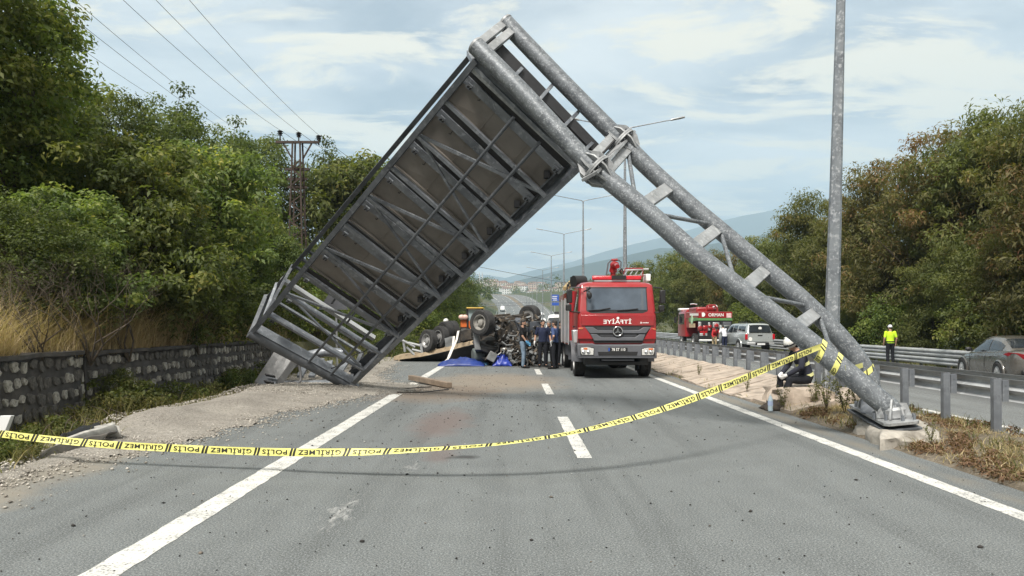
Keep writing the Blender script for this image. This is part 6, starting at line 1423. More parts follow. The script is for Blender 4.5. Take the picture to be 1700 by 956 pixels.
# ------------------------------------------------------------------ people
M_skin = mat('skin', (0.40, 0.235, 0.165), 0.55, 0, 0.10, 9)
M_hair = mat('dark_hair', (0.022, 0.018, 0.016), 0.7, 0, 0.3, 30); M_hairg = mat('grey_hair', (0.16, 0.15, 0.14), 0.7, 0, 0.3, 30)
def cloth(name, col, var=0.22, scale=7): return mat(name, col, 0.9, 0, var, scale, 0.25, None, 0, 0, 0.2, 40)
K = {'black': cloth('black_cotton', (0.016, 0.016, 0.018)), 'jeans': cloth('faded_denim', (0.15, 0.205, 0.27), 0.35), 'navy': cloth('navy_uniform', (0.020, 0.026, 0.055)), 'dark': cloth('black_trousers', (0.014, 0.015, 0.019)),
     'blue': cloth('blue_police_shirt', (0.055, 0.085, 0.19)), 'hiviz': cloth('hi_vis_yellow', (0.52, 0.78, 0.04), 0.08), 'white': cloth('white_cotton', (0.66, 0.67, 0.72), 0.08), 'red': cloth('red_cotton', (0.42, 0.03, 0.035)), 'tan': cloth('tan_trousers', (0.34, 0.27, 0.165)),
     'fire': cloth('dark_turnout_coat', (0.028, 0.030, 0.042)), 'stripe': cloth('yellow_reflective_stripe', (0.62, 0.62, 0.30), 0.1), 'silver': cloth('silver_reflective_stripe', (0.55, 0.55, 0.52), 0.1), 'shoe': cloth('black_shoe_leather', (0.012, 0.012, 0.012)), 'sole': cloth('white_sole', (0.6, 0.6, 0.58)),
     'glove': cloth('white_glove', (0.66, 0.66, 0.66), 0.06), 'bglove': cloth('blue_glove', (0.10, 0.30, 0.52), 0.06), 'helmet': mat('white_helmet', (0.70, 0.70, 0.67), 0.3, 0, 0.05, 5, 0, (0.35, 0.33, 0.3), 0.5, 0.4)}
def remesh(ob, vox, it=3):
    m = ob.modifiers.new('join', 'REMESH'); m.mode = 'VOXEL'; m.voxel_size = vox; m.use_smooth_shade = True
    if it: s_ = ob.modifiers.new('soften', 'SMOOTH'); s_.iterations = it; s_.factor = 0.5
def cap_tube(mb, pts, rs, n=14):
    mb.tube(pts, rs, n); mb.ell(pts[0], rs[0], n, 8); mb.ell(pts[-1], rs[-1], n, 8)
    for p, r_ in zip(pts[1:-1], rs[1:-1]): mb.ell(p, r_ * 0.995, n, 8)
def rings(mb, pts, rad, right, n=20):
    rg_ = []; right = Vector(right)
    for i, p in enumerate(pts):
        t_ = (pts[min(len(pts) - 1, i + 1)] - pts[max(0, i - 1)]).normalized(); r_ = (right - t_ * right.dot(t_)).normalized(); f_ = t_.cross(r_)
        rg_.append([p + r_ * math.cos(2 * math.pi * k / n) * rad[i][0] + f_ * math.sin(2 * math.pi * k / n) * rad[i][1] for k in range(n)])
    mb.loft(rg_)
def hand(mb, w_, d, palm_n, curl=0.5):
    """palm, four bent fingers of unequal length and a thumb; w_ wrist, d direction, palm_n palm normal"""
    d = d.normalized(); palm_n = (palm_n - d * palm_n.dot(d)).normalized(); s = d.cross(palm_n)
    pc = w_ + d * 0.048
    mb.ell(pc, (0.017, 0.040, 0.050), 10, 8, Matrix((palm_n, s, d)).transposed())
    for i, (off, ln) in enumerate(((-0.029, 0.066), (-0.010, 0.076), (0.010, 0.072), (0.028, 0.056))):
        b = w_ + d * 0.082 + s * off; c1 = b + d * ln * 0.45 + palm_n * ln * 0.12 * curl; c2 = c1 + (d * (1 - 0.5 * curl) + palm_n * 0.8 * curl).normalized() * ln * 0.32; c3 = c2 + (d * (1 - curl) + palm_n * 1.2 * curl).normalized() * ln * 0.25
        cap_tube(mb, [b - d * 0.02, b, c1, c2, c3], [0.0095, 0.0095, 0.009, 0.0082, 0.007], 8)
    b = w_ + d * 0.030 - s * 0.034; cap_tube(mb, [b, b - s * 0.022 + d * 0.026 + palm_n * 0.010, b - s * 0.026 + d * 0.054 + palm_n * 0.018], [0.012, 0.0105, 0.008], 8)
def person(label, loc, rz, joints, clothes, H=1.76, hair=M_hair, short=True, cap=None, gloves=None, look=0.0, nod=0.0, cat='person', stripe=None, group=None):
    rt = thing('person', label, cat, loc, rz, group); s_ = H / 1.76
    J = {'pel': (0, 0, 0.96), 'wai': (0, -0.01, 1.10), 'che': (0, -0.01, 1.32), 'nek': (0, 0.01, 1.475), 'hed': (0, -0.02, 1.635)}
    for sd, k in ((-1, 'l'), (1, 'r')):
        J.update({'sh' + k: (sd * 0.185, 0.0, 1.425), 'el' + k: (sd * 0.235, 0.03, 1.14), 'wr' + k: (sd * 0.235, -0.05, 0.895), 'hi' + k: (sd * 0.088, 0, 0.93), 'kn' + k: (sd * 0.105, -0.02, 0.50), 'an' + k: (sd * 0.115, 0.02, 0.085), 'to' + k: (sd * 0.14, -0.16, 0.035)})
    J.update(joints or {}); J = {k: Vector(v) * s_ for k, v in J.items()}
    right = (J['shr'] - J['shl']).normalized(); hipr = (J['hir'] - J['hil']).normalized()
    fwd = Vector((math.sin(look), -math.cos(look), -nod)).normalized(); up_ = Vector((0, 0, 1)); hr = fwd.cross(up_).normalized(); up_ = hr.cross(fwd)
    hm = Matrix((hr, -fwd, up_)).transposed()
    hc = J['hed']
    # one continuous body
    mb = MB(); rings(mb, [J['pel'] - Vector((0, 0, 0.06)), J['pel'], J['wai'], J['che'], lerp(J['che'], J['nek'], 0.7), J['nek']], [(0.13, 0.09), (0.155, 0.105), (0.135, 0.095), (0.165, 0.11), (0.13, 0.08), (0.06, 0.058)], right)
    cap_tube(mb, [J['nek'] - (J['nek'] - J['che']) * 0.15, lerp(J['nek'], hc, 0.6)], [0.062, 0.054])
    mb.ell(hc + up_ * 0.01, (0.076, 0.096, 0.112), 18, 14, hm); mb.ell(hc + fwd * 0.030 - up_ * 0.062, (0.054, 0.060, 0.058), 14, 10, hm)
    mb.ell(hc + fwd * 0.098 - up_ * 0.022, (0.013, 0.019, 0.026), 10, 8, hm); mb.ell(hc + fwd * 0.086 + up_ * 0.022, (0.050, 0.014, 0.012), 10, 8, hm); mb.ell(hc + fwd * 0.088 - up_ * 0.066, (0.024, 0.010, 0.011), 10, 6, hm)
    for sg in (-1, 1): mb.ell(hc + hr * sg * 0.078 - up_ * 0.012 - fwd * 0.002, (0.011, 0.020, 0.032), 8, 8, hm)
    for k in 'lr':
        cap_tube(mb, [J['sh' + k], J['el' + k], J['wr' + k]], [0.053, 0.041, 0.029])
        a, b, c = J['sh' + k], J['el' + k], J['wr' + k]; d = (c - b).normalized()
        if not gloves: hand(mb, c, d + Vector((0, -0.05, -0.05)), (right * (1 if k == 'l' else -1)) + Vector((0, -0.2, 0)))
        cap_tube(mb, [J['hi' + k], J['kn' + k], J['an' + k]], [0.085, 0.058, 0.042]); cap_tube(mb, [J['an' + k], J['to' + k]], [0.044, 0.034])
    bo = mb.build('body', M_skin, rt, smooth=60, local=True); remesh(bo, 0.0095, 2)
    for sg in (-1, 1):
        e = MB(); e.ell(hc + fwd * 0.083 + hr * sg * 0.032 + up_ * 0.004, (0.013, 0.008, 0.007), 8, 6, hm); e.build('eye', K['black'], rt, local=True)
    if cap is None or cap == 'beard':
        mb = MB(); mb.ell(hc + up_ * 0.042 - fwd * 0.010, (0.084, 0.100, 0.098), 18, 12, hm); mb.ell(hc - fwd * 0.045 - up_ * 0.01, (0.074, 0.062, 0.085), 14, 10, hm); mb.build('hair', hair, rt, smooth=60, local=True)
    if cap == 'beard':
        mb = MB(); mb.ell(hc + fwd * 0.046 - up_ * 0.078, (0.056, 0.052, 0.042), 12, 8, hm); mb.build('beard', hair, rt, smooth=60, local=True)
    if cap in ('white_cap', 'black_cap'):
        m = K['white'] if cap == 'white_cap' else K['black']
        mb = MB(); mb.ell(hc + up_ * 0.046 - fwd * 0.004, (0.088, 0.104, 0.092), 18, 12, hm); mb.build('cap', m, rt, smooth=60, local=True)
        mb = MB(); mb.ell(hc + up_ * 0.052 + fwd * 0.125, (0.070, 0.075, 0.012), 14, 6, hm); mb.build('cap_peak', m, rt, smooth=60, local=True)
        mb = MB(); mb.ell(hc - fwd * 0.05 + up_ * 0.0, (0.076, 0.058, 0.06), 12, 8, hm); mb.build('hair', hair, rt, smooth=60, local=True)
    if cap == 'helmet':
        mb = MB(); mb.ell(hc + up_ * 0.050, (0.118, 0.145, 0.125), 22, 14, hm); mb.ell(hc + up_ * 0.045 - fwd * 0.05, (0.112, 0.10, 0.12), 18, 10, hm); ho = mb.build('helmet', K['helmet'], rt, smooth=60, local=True)
        mb = MB(); mb.tube([hc + up_ * 0.02 + (hr * math.cos(R(a)) * 0.123 - fwd * math.sin(R(a)) * 0.150) for a in range(0, 361, 20)], 0.014, 6, False); mb.build('helmet_band', K['black'], rt, smooth=60, local=True)
        mb = MB(); mb.loft([[hc + up_ * (0.18 + 0.0 * t_) + fwd * t_ + hr * q for q in (-0.012, 0.012)] + [hc + up_ * (0.165) + fwd * t_ + hr * q for q in (0.012, -0.012)] for t_ in (-0.09, 0, 0.08)]); mb.build('helmet_ridge', K['helmet'], rt, smooth=60, local=True)
        mb = MB(); mb.ell(hc + fwd * 0.10 + up_ * 0.03, (0.098, 0.055, 0.035), 14, 8, hm); mb.build('visor', M_glass, rt, smooth=60, local=True)
        mb = MB(); mb.ell(hc - fwd * 0.05 - up_ * 0.05, (0.085, 0.06, 0.07), 14, 8, hm); mb.build('neck_guard', K['black'], rt, smooth=60, local=True)
    if gloves:
        for k in 'lr':
            mb = MB(); d = (J['wr' + k] - J['el' + k]).normalized(); hand(mb, J['wr' + k], d + Vector((0, -0.05, -0.05)), (right * (1 if k == 'l' else -1)) + Vector((0, -0.2, 0)), 0.6); cap_tube(mb, [J['wr' + k] - d * 0.05, J['wr' + k] + d * 0.03], [0.036, 0.031]); g = mb.build('glove', gloves, rt, smooth=60, local=True); remesh(g, 0.008, 1)
    # clothes follow the body
    top, bot, shoe = clothes
    sl = 0.55 if short else 0.97
    mb = MB(); rings(mb, [J['pel'] + (J['pel'] - J['wai']) * 0.15, J['pel'] + (J['wai'] - J['pel']) * 0.4, J['wai'], lerp(J['wai'], J['che'], 0.6), J['che'], lerp(J['che'], J['nek'], 0.62), lerp(J['che'], J['nek'], 0.97)], [(0.178, 0.128), (0.168, 0.122), (0.162, 0.118), (0.172, 0.122), (0.184, 0.125), (0.160, 0.098), (0.072, 0.072)], right)
    for k in 'lr':
        a, b, c = J['sh' + k], J['el' + k], J['wr' + k]
        if short: cap_tube(mb, [a, lerp(a, b, 0.35), lerp(a, b, 0.72)], [0.070, 0.064, 0.060])
        else: cap_tube(mb, [a, b, lerp(b, c, 0.5), lerp(b, c, 0.88)], [0.072, 0.060, 0.052, 0.046])
    so_ = mb.build('shirt' if short else 'jacket', top, rt, smooth=60, local=True); remesh(so_, 0.014, 3)
    mb = MB(); rings(mb, [J['pel'] + (J['wai'] - J['pel']) * 0.35, J['pel'], lerp(J['hil'], J['hir'], 0.5) - Vector((0, 0, 0.06))], [(0.164, 0.116), (0.168, 0.120), (0.150, 0.11)], hipr)
    for k in 'lr':
        a, b, c = J['hi' + k], J['kn' + k], J['an' + k]; cap_tube(mb, [a, lerp(a, b, 0.5), b, lerp(b, c, 0.5), lerp(b, c, 0.96)], [0.098, 0.088, 0.074, 0.070, 0.064])
    tr = mb.build('trousers', bot, rt, smooth=60, local=True); remesh(tr, 0.015, 3)
    for k in 'lr':
        a, t_ = J['an' + k], J['to' + k]; d = (t_ - a); d.z = 0; d.normalize(); mb = MB(); z0 = Vector((0, 0, -0.05))
        cap_tube(mb, [a + d * -0.04 + z0 * 0.3, a + d * 0.06 + z0 * 0.6, t_ + d * 0.03], [0.048, 0.050, 0.040]); so_ = mb.build('shoe', shoe, rt, smooth=60, local=True); remesh(so_, 0.013, 2)
    if stripe:
        for (j0, j1, t_, rx, ry) in stripe[1]:
            p = lerp(J[j0], J[j1], t_); ax = (J['che'] - J['pel']).normalized()
            mb = MB(); rings(mb, [p - ax * 0.030, p, p + ax * 0.030], [(rx, ry)] * 3, right); o = mb.build('reflective_stripe', stripe[0], rt, smooth=60, local=True)
    return rt
def at(px, py_feet, z=0.0): return tuple(G(px, py_feet, z))
# man in black T-shirt and jeans, profile to the right
person('man in black T-shirt, jeans and blue gloves standing before the wreck', at(868, 611), R(72), {'elr': (0.225, -0.03, 1.15), 'wrr': (0.20, -0.15, 0.92), 'ell': (-0.22, -0.06, 1.15), 'wrl': (-0.17, -0.20, 0.95), 'knl': (-0.10, -0.06, 0.5), 'anl': (-0.11, -0.04, 0.085), 'tol': (-0.13, -0.22, 0.035)}, (K['black'], K['jeans'], K['shoe']), 1.80, M_hair, True, 'beard', K['bglove'])
person('man in navy uniform facing us with white gloved hands hanging down', at(901, 609.5), R(4), {'elr': (0.27, 0.02, 1.15), 'wrr': (0.30, -0.06, 0.90), 'ell': (-0.27, 0.02, 1.15), 'wrl': (-0.31, -0.06, 0.91)}, (K['navy'], K['dark'], K['shoe']), 1.80, M_hair, True, None, K['glove'], 0.25)
person('man with grey hair mostly hidden between two uniformed men', at(911.5, 607), R(-12), {'elr': (0.24, -0.12, 1.18), 'wrr': (0.06, -0.26, 1.32)}, (K['navy'], K['dark'], K['shoe']), 1.76, M_hairg, True, None, K['glove'], -0.2)
person('police officer in blue short-sleeved shirt with gloved hand on hip', at(921.5, 612.5), R(-118), {'elr': (0.33, 0.10, 1.17), 'wrr': (0.22, -0.02, 1.00), 'ell': (-0.25, -0.02, 1.15), 'wrl': (-0.22, -0.15, 0.98)}, (K['blue'], K['dark'], K['shoe']), 1.78, M_hair, True, None, K['glove'], -0.1)
person('dark-clothed man half hidden by the side of the fire engine', at(931.5, 608), R(30), None, (K['dark'], K['dark'], K['shoe']), 1.76, M_hair, True, 'beard')
person('traffic officer in hi-vis yellow shirt and white cap with back turned', tuple(P(1478, 605, 33.2).xy) + (OZ,), R(176), {'elr': (0.26, 0.03, 1.16), 'wrr': (0.25, -0.08, 0.93), 'ell': (-0.26, 0.03, 1.16), 'wrl': (-0.26, -0.06, 0.92)}, (K['hiviz'], K['dark'], K['shoe']), 1.74, M_hair, True, 'white_cap', None, 0.0, 0, 'person', (K['dark'], (('pel', 'wai', 0.32, 0.176, 0.128),)))
person('man in white T-shirt and navy trousers at the open door of the pickup', tuple(P(1203, 584, 49.2).xy) + (OZ,), R(196), {'che': (0.02, -0.10, 1.31), 'nek': (0.03, -0.15, 1.455), 'hed': (0.03, -0.22, 1.60), 'shl': (-0.165, -0.12, 1.40), 'shr': (0.20, -0.12, 1.40), 'ell': (-0.30, -0.30, 1.22), 'wrl': (-0.30, -0.50, 1.15), 'elr': (0.32, -0.10, 1.16), 'wrr': (0.30, -0.22, 0.98)}, (K['white'], K['navy'], K['shoe']), 1.78, M_hair)
person('man in red shirt and tan trousers bending between forest truck and pickup', tuple(P(1186, 586, 51.5).xy) + (OZ,), R(8), {'che': (0, -0.16, 1.24), 'nek': (0, -0.26, 1.36), 'hed': (0, -0.36, 1.46), 'shl': (-0.18, -0.22, 1.31), 'shr': (0.18, -0.22, 1.31), 'ell': (-0.26, -0.24, 1.05), 'wrl': (-0.22, -0.38, 0.86), 'elr': (0.26, -0.24, 1.05), 'wrr': (0.22, -0.38, 0.86)}, (K['red'], K['tan'], K['shoe']), 1.74, M_hair, False, 'black_cap', None, 0, 0.4)
person('rescuer in white helmet behind the wrecked trailer wheels', (P(740, 535, 37).x, 37, 0), R(150), None, (K['fire'], K['fire'], K['shoe']), 1.86, M_hair, False, 'helmet')
# firefighter sitting on the rock: faces left, bent forward
fy = 14.75; fxp = (1326 - CX) * fy / F
person('seated firefighter in dark coat with yellow stripes and white helmet on the median', (fxp, fy, 0.0), R(-84), {
    'pel': (0, 0.16, 0.62), 'wai': (0, 0.12, 0.76), 'che': (0, 0.02, 0.97), 'nek': (0, -0.05, 1.12), 'hed': (0, -0.145, 1.235),
    'shl': (-0.19, -0.01, 1.07), 'shr': (0.19, -0.01, 1.07), 'ell': (-0.25, -0.10, 0.80), 'wrl': (-0.10, -0.30, 0.66), 'elr': (0.26, -0.08, 0.80), 'wrr': (0.12, -0.30, 0.64),
    'hil': (-0.10, 0.12, 0.56), 'hir': (0.10, 0.12, 0.56), 'knl': (-0.14, -0.30, 0.58), 'knr': (0.16, -0.26, 0.54), 'anl': (-0.13, -0.34, 0.19), 'anr': (0.15, -0.40, 0.14), 'tol': (-0.14, -0.52, 0.13), 'tor': (0.17, -0.58, 0.08)},
    (K['fire'], K['dark'], K['shoe']), 1.78, M_hair, False, 'helmet', K['glove'], 0.1, 0.55, 'person', (K['stripe'], (('pel', 'wai', 0.15, 0.176, 0.128), ('wai', 'che', 0.45, 0.172, 0.126))))
# ------------------------------------------------------------------ the overturned truck and what lies round it
def w5(cx_, cy_, Y): return P(620 + cx_ / 5, 480 + cy_ / 5, Y)
M_cabg = mat('crushed_grey_cab', (0.21, 0.22, 0.225), 0.45, 0.2, 0.3, 3, 0.2, (0.07, 0.065, 0.06), 0.8)
M_greas = mat('greasy_underside', (0.028, 0.026, 0.024), 0.7, 0.2, 0.6, 5, 0.3, (0.14, 0.11, 0.08), 0.6)
M_dusty = mat('dusty_brown_metal', (0.13, 0.105, 0.08), 0.85, 0.1, 0.5, 4, 0.3, (0.05, 0.045, 0.04), 0.7)
M_bed = mat('rusty_tan_bed_rim', (0.30, 0.235, 0.155), 0.8, 0.1, 0.3, 3, 0.2, (0.12, 0.075, 0.05), 0.8)
M_dgrey = mat('blue_grey_panel', (0.085, 0.095, 0.115), 0.5, 0.1, 0.3, 4, 0.1, (0.05, 0.05, 0.05), 0.5)
M_greent = mat('grey_green_tank', (0.13, 0.155, 0.15), 0.5, 0.2, 0.3, 3, 0.1, (0.06, 0.06, 0.055), 0.7)
wk = thing('overturned_truck', 'crushed tipper truck lying wheels up across the road', 'wrecked truck', tuple(G(850, 606)))
wa, wb = w5(905, 278, 29.0), w5(1300, 218, 31.2)
wax = (wa - wb).normalized()
wheel(wk, wa + Vector((0.0, 0.0, 0)), (-0.62, -0.78, 0.05), 0.50, 0.42, mat('pale_wheel_rim', (0.30, 0.29, 0.27), 0.6, 0.2, 0.3, 8, 0, (0.1, 0.09, 0.08), 0.6), local=False)
wheel(wk, wb, (0.5, 0.85, 0.05), 0.43, 0.44, None, local=False)
mb = MB(); mb.tube([wa, w5(1000, 250, 29.4), w5(1120, 240, 30.2), wb], [0.12, 0.10, 0.11, 0.12], 10); mb.build('axle', M_greas, wk, smooth=40)
for (a, b) in (((1010, 215), (1130, 205)), ((1050, 250), (1230, 235))):
    for k in range(4): mb = MB(); mb.beam(w5(a[0], a[1] + 7 * k, 29.6), w5(b[0], b[1] + 7 * k, 30.4), 0.09, 0.03, (0, 0, 1)); mb.build('leaf_spring', M_dusty, wk)
for (x0, y0, x1, y1, yy) in ((1000, 300, 1380, 270, 30.0), (1010, 330, 1390, 380, 30.6), (830, 420, 1000, 330, 30.2)):
    mb = MB(); mb.beam(w5(x0, y0, yy), w5(x1, y1, yy + 0.5), 0.10, 0.26, (0, 0, 1)); mb.build('chassis_rail', M_greas, wk)
# cab shell under the axle, crushed flat
rr = random.Random(21)
def crumple(name, pts_front, depth, m, amp, seed, parent=wk, Y=29.6, n=10):
    """a buckled box following an outline in the picture plane, really deep"""
    o = [w5(*p, Y) for p in pts_front]; c = sum(o, Vector()) / len(o); ringsl = []
    dens = []
    for a, b in zip(o, o[1:] + o[:1]):
        for k in range(4): dens.append(lerp(a, b, k / 4))
    for j in range(n):
        t_ = j / (n - 1); sc = 1.0 - 0.18 * abs(2 * t_ - 1) ** 3
        rg_ = []
        for i, p in enumerate(dens):
            q = c + (p - c) * sc; q = Vector((q.x, Y + depth * t_, q.z)); nv = mnoise.noise_vector(q * 2.6 + Vector((seed, 0, 0))) * amp + mnoise.noise_vector(q * 7 + Vector((seed, 3, 0))) * amp * 0.4
            q += nv; q.z = max(q.z, 0.01); rg_.append(q)
        ringsl.append(rg_)
    mb = MB(); mb.loft(ringsl); return mb.build(name, m, parent, smooth=28)
crumple('crushed_cab', [(835, 430), (1000, 380), (1180, 420), (1390, 430), (1395, 615), (1140, 622), (860, 610)], 2.2, M_greas, 0.16, 1, Y=29.7)
crumple('cab_side', [(820, 325), (850, 330), (880, 430), (905, 520), (840, 520), (828, 430)], 1.0, M_cabg, 0.05, 4, Y=29.3, n=6)
crumple('engine_block', [(1010, 260), (1160, 245), (1210, 300), (1200, 470), (1080, 500), (1000, 420)], 1.4, M_greas, 0.13, 7, Y=29.6)
crumple('wheel_box', [(1190, 250), (1290, 240), (1310, 400), (1290, 560), (1220, 600), (1160, 520)], 1.2, M_dgrey, 0.12, 9, Y=29.7)
crumple('bumper_panel', [(1285, 268), (1400, 268), (1398, 372), (1282, 378)], 0.5, M_dgrey, 0.03, 12, Y=29.5, n=5)
crumple('torn_bulkhead', [(1280, 500), (1390, 490), (1385, 615), (1200, 612), (1170, 570)], 0.8, M_greas, 0.26, 14, Y=29.7)
mb = MB(); arc = [w5(930 + 110 * math.cos(R(a)), 440 + 130 * math.sin(R(a)), 29.2) for a in range(-60, 120, 15)]
mb.loft([[p, p + Vector((0.10, 0.9, 0.02)), p + Vector((0.13, 0.9, -0.03)), p + Vector((0.03, 0, -0.06))] for p in arc]); mb.build('mudguard', M_blackp, wk, smooth=40)
mb = MB(); mb.lathe([(0.0, -0.5), (0.25, -0.5), (0.30, -0.46), (0.30, 0.46), (0.25, 0.5), (0.0, 0.5)], w5(925, 545, 30.0), (1, 0.3, 0.08), 20); mb.build('fuel_tank', M_greent, wk, smooth=35)
mb = MB(); mb.lathe([(0.2, -0.14), (0.38, -0.15), (0.44, -0.09), (0.44, 0.09), (0.38, 0.15), (0.2, 0.14)], w5(965, 480, 29.6), (0.25, -0.3, 1), 22); mb.build('spare_wheel', M_rubber, wk, smooth=35)
mb = MB(); mb.box(w5(985, 560, 29.0), (0.34, 0.12, 0.36), Matrix.Rotation(0.5, 3, 'Y')); mb.build('battery_box', M_cabg, wk, bevel=0.03)
mb = MB(); mb.ell(w5(1090, 497, 29.2), (0.12, 0.1, 0.055), 12, 8); mb.build('headlamp', M_letter, wk)
mb = MB(); mb.beam(w5(1125, 480, 29.1), w5(1135, 585, 29.1), 0.16, 0.08, (0, -1, 0)); mb.build('step', M_cabg, wk, bevel=0.02)
mb = MB()
for k in range(330):
    x, y = (rr.uniform(1000, 1395), rr.uniform(215, 615)) if k < 190 else (rr.uniform(1120, 1400), rr.uniform(440, 620))
    a = w5(x, y, 29.2 + rr.uniform(-0.25, 0.6)); b = a + Vector((rr.gauss(0, 0.22), rr.gauss(0, 0.2), rr.gauss(0, 0.16))); b.z = max(0.02, b.z)
    if k % 3: mb.tube([a, lerp(a, b, 0.5) + Vector((rr.gauss(0, 0.04), 0, rr.gauss(0, 0.04))), b], rr.choice((0.014, 0.022, 0.03)), 6)
    else: mb.box(a, (rr.uniform(0.05, 0.22), rr.uniform(0.05, 0.2), rr.uniform(0.04, 0.16)), Matrix.Rotation(rr.uniform(-1, 1), 3, 'Y') @ Matrix.Rotation(rr.uniform(-1, 1), 3, 'X'))
    mb.mi = 0
for i in range(len(mb.m)): mb.m[i] = (i // 23) % 3
o = mb.build('torn_metal', [M_greas, M_dusty, M_cabg], wk, smooth=40); o['kind'] = 'stuff'
# the tipper's rear: tilted bed, double wheels, tail
bed = [w5(165, 590, 32.8), w5(400, 560, 32.4), w5(620, 510, 32.2), w5(835, 455, 32.0)]
mb = MB(); mb.loft([[p, p + Vector((0.02, 0.06, 0.17)), p + Vector((0.05, 1.9, 0.20)), p + Vector((0.03, 1.9, 0.02))] for p in bed]); mb.build('bed_rim', M_bed, wk, smooth=25)
mb = MB(); mb.loft([[p + Vector((0.05, 0.10, -0.02)), p + Vector((0.1, 1.8, -0.02)), Vector((p.x + 0.25, p.y + 1.8, 0.01)), Vector((p.x + 0.2, p.y + 0.5, 0.01))] for p in bed]); mb.build('bed_cavity_shade', M_black, wk)  # black wedge filling the cavity under the bed, its shade set as colour
for k in range(7):
    p = lerp(bed[0], bed[3], (k + 0.5) / 7); p.z = lerp(lerp(bed[0].z, bed[1].z, min(1, k / 2)), bed[3].z, max(0, (k - 2) / 4.5)); mb = MB(); mb.beam(p + Vector((0, -0.02, -0.02)), p + Vector((0.02, 0.02, 0.18)), 0.06, 0.06, (0, -1, 0)); mb.build('bed_rib', M_bed, wk)
for (x, y, yy) in ((455, 430, 32.6), (552, 400, 32.8)): wheel(wk, w5(x, y, yy), (-0.72, -0.66, 0.1), 0.50, 0.32, None, local=False)
for (x, y, yy) in ((600, 355, 33.4), (650, 350, 33.9)): wheel(wk, w5(x, y, yy), (0.75, 0.6, 0.05), 0.48, 0.32, None, local=False)
mb = MB(); mb.tube([w5(455, 430, 32.8), w5(690, 330, 34.2)], 0.11, 10); mb.build('axle', M_greas, wk)
crumple('bed_box', [(585, 400), (665, 390), (670, 490), (590, 505)], 0.9, M_cabg, 0.03, 17, Y=32.3, n=5)
crumple('bed_box', [(715, 330), (820, 330), (828, 430), (720, 440)], 0.9, M_greas, 0.08, 19, Y=32.2, n=5)
for pts in ([(230, 420), (300, 455), (345, 480)], [(275, 480), (340, 545), (390, 560)], [(290, 445), (395, 470)], [(250, 440), (262, 520)], [(320, 500), (400, 520)]):
    mb = MB(); mb.tube([w5(*p, 32.6) for p in pts], 0.055, 8); mb.build('bent_pipe', M_galvp, wk)
mb = MB(); mb.beam(w5(392, 450, 32.5), w5(408, 545, 32.5), 0.10, 0.06, (0, -1, 0)); mb.build('tail_plate', M_galvp, wk)
# things lying about
def ribbon(name, path, halfw, m, parent=None, off=None, up=(1, 0, 0.2), thick=0.006):
    mb = MB(); u = Vector(up).normalized(); mb.loft([[p - u * halfw, p + u * halfw, p + u * halfw + Vector((0, thick, 0)), p - u * halfw + Vector((0, thick, 0))] for p in path]); return mb.build(name, m, parent, smooth=60, off=off)
M_strap = mat('white_strap', (0.58, 0.56, 0.52), 0.8, 0, 0.12, 9)
st_ = thing('white_strap', 'loose white strap hanging from the wreck down to the road', 'strap', tuple(G(740, 600)))
for pts in ([(705, 345), (690, 420), (655, 500), (625, 570), (590, 600)], [(668, 390), (660, 470), (632, 540), (612, 595)]):
    pp = [w5(x, y, 31.8 - 0.006 * (y - 345)) for x, y in pts]; pp = [lerp(a, b, k / 4) for a, b in zip(pp[:-1], pp[1:]) for k in range(4)] + [pp[-1]]
    ribbon('strap', pp, 0.045, M_strap, st_)
def cloth_heap(name, label, cat, px0, px1, py, Y, dep, hgt_, m, seed, n=44, sharp=1.6):
    x0, x1 = (px0 - CX) * Y / F, (px1 - CX) * Y / F; o_ = Vector(((x0 + x1) / 2, Y, 0)); co = []; ny = max(14, int(n * dep / (x1 - x0)))
    for j in range(ny):
        for i in range(n):
            u, v = i / (n - 1), j / (ny - 1); ex = 1 + 0.16 * mnoise.noise(Vector((u * 3, v * 3, seed)))
            x = (u - 0.5) * (x1 - x0) * ex; y = (v - 0.35) * dep * (1 + 0.2 * mnoise.noise(Vector((u * 4, seed, 2)))); e = (1 - abs(2 * u - 1) ** 2.2) * (1 - abs(2 * v - 1) ** 2.2)
            r1 = 1 - abs(mnoise.noise(Vector((u * 4.2 + seed, v * 2.6, 1)))) * 2; r2 = 1 - abs(mnoise.noise(Vector((u * 11 + seed, v * 8, 5)))) * 2
            co.append((x, y, 0.012 + hgt_ * e ** 0.75 * (0.58 + 0.30 * r1 + 0.14 * r2)))
    q = np.array([(j * n + i, j * n + i + 1, (j + 1) * n + i + 1, (j + 1) * n + i) for j in range(ny - 1) for i in range(n - 1)])
    o = put(name, fast(name, np.array(co), q, m, smooth=True), None, tuple(o_)); o.modifiers.new('thick', 'SOLIDIFY').thickness = 0.006
    return tag(o, label, cat)
M_tarp = mat('blue_tarpaulin', (0.018, 0.040, 0.19), 0.42, 0, 0.25, 3, 0.15); M_tarp2 = mat('light_blue_plastic', (0.10, 0.27, 0.46), 0.4, 0, 0.3, 4)
cloth_heap('tarpaulin', 'wide crumpled dark blue tarpaulin at the end of the white line', 'tarpaulin', 728, 805, 608, 29.3, 1.2, 0.34, M_tarp, 2)
cloth_heap('tarpaulin', 'light blue plastic sheet tucked behind the wide tarpaulin', 'tarpaulin', 778, 812, 603, 30.0, 0.9, 0.28, M_tarp2, 5, 30)
cloth_heap('tarpaulin', 'bunched bright blue tarpaulin against the crushed cab', 'tarpaulin', 817, 850, 605, 29.2, 0.8, 0.52, mat('bright_blue_tarpaulin', (0.020, 0.042, 0.29), 0.4, 0, 0.3, 4, 0.2), 8, 30)
o = cloth_heap('red_cloth', 'small red and white cloth at the foot of the white strap', 'cloth', 736, 752, 601, 30.3, 0.4, 0.16, mat('red_white_cloth', (0.42, 0.10, 0.08), 0.8, 0, 0.6, 12), 11, 20)
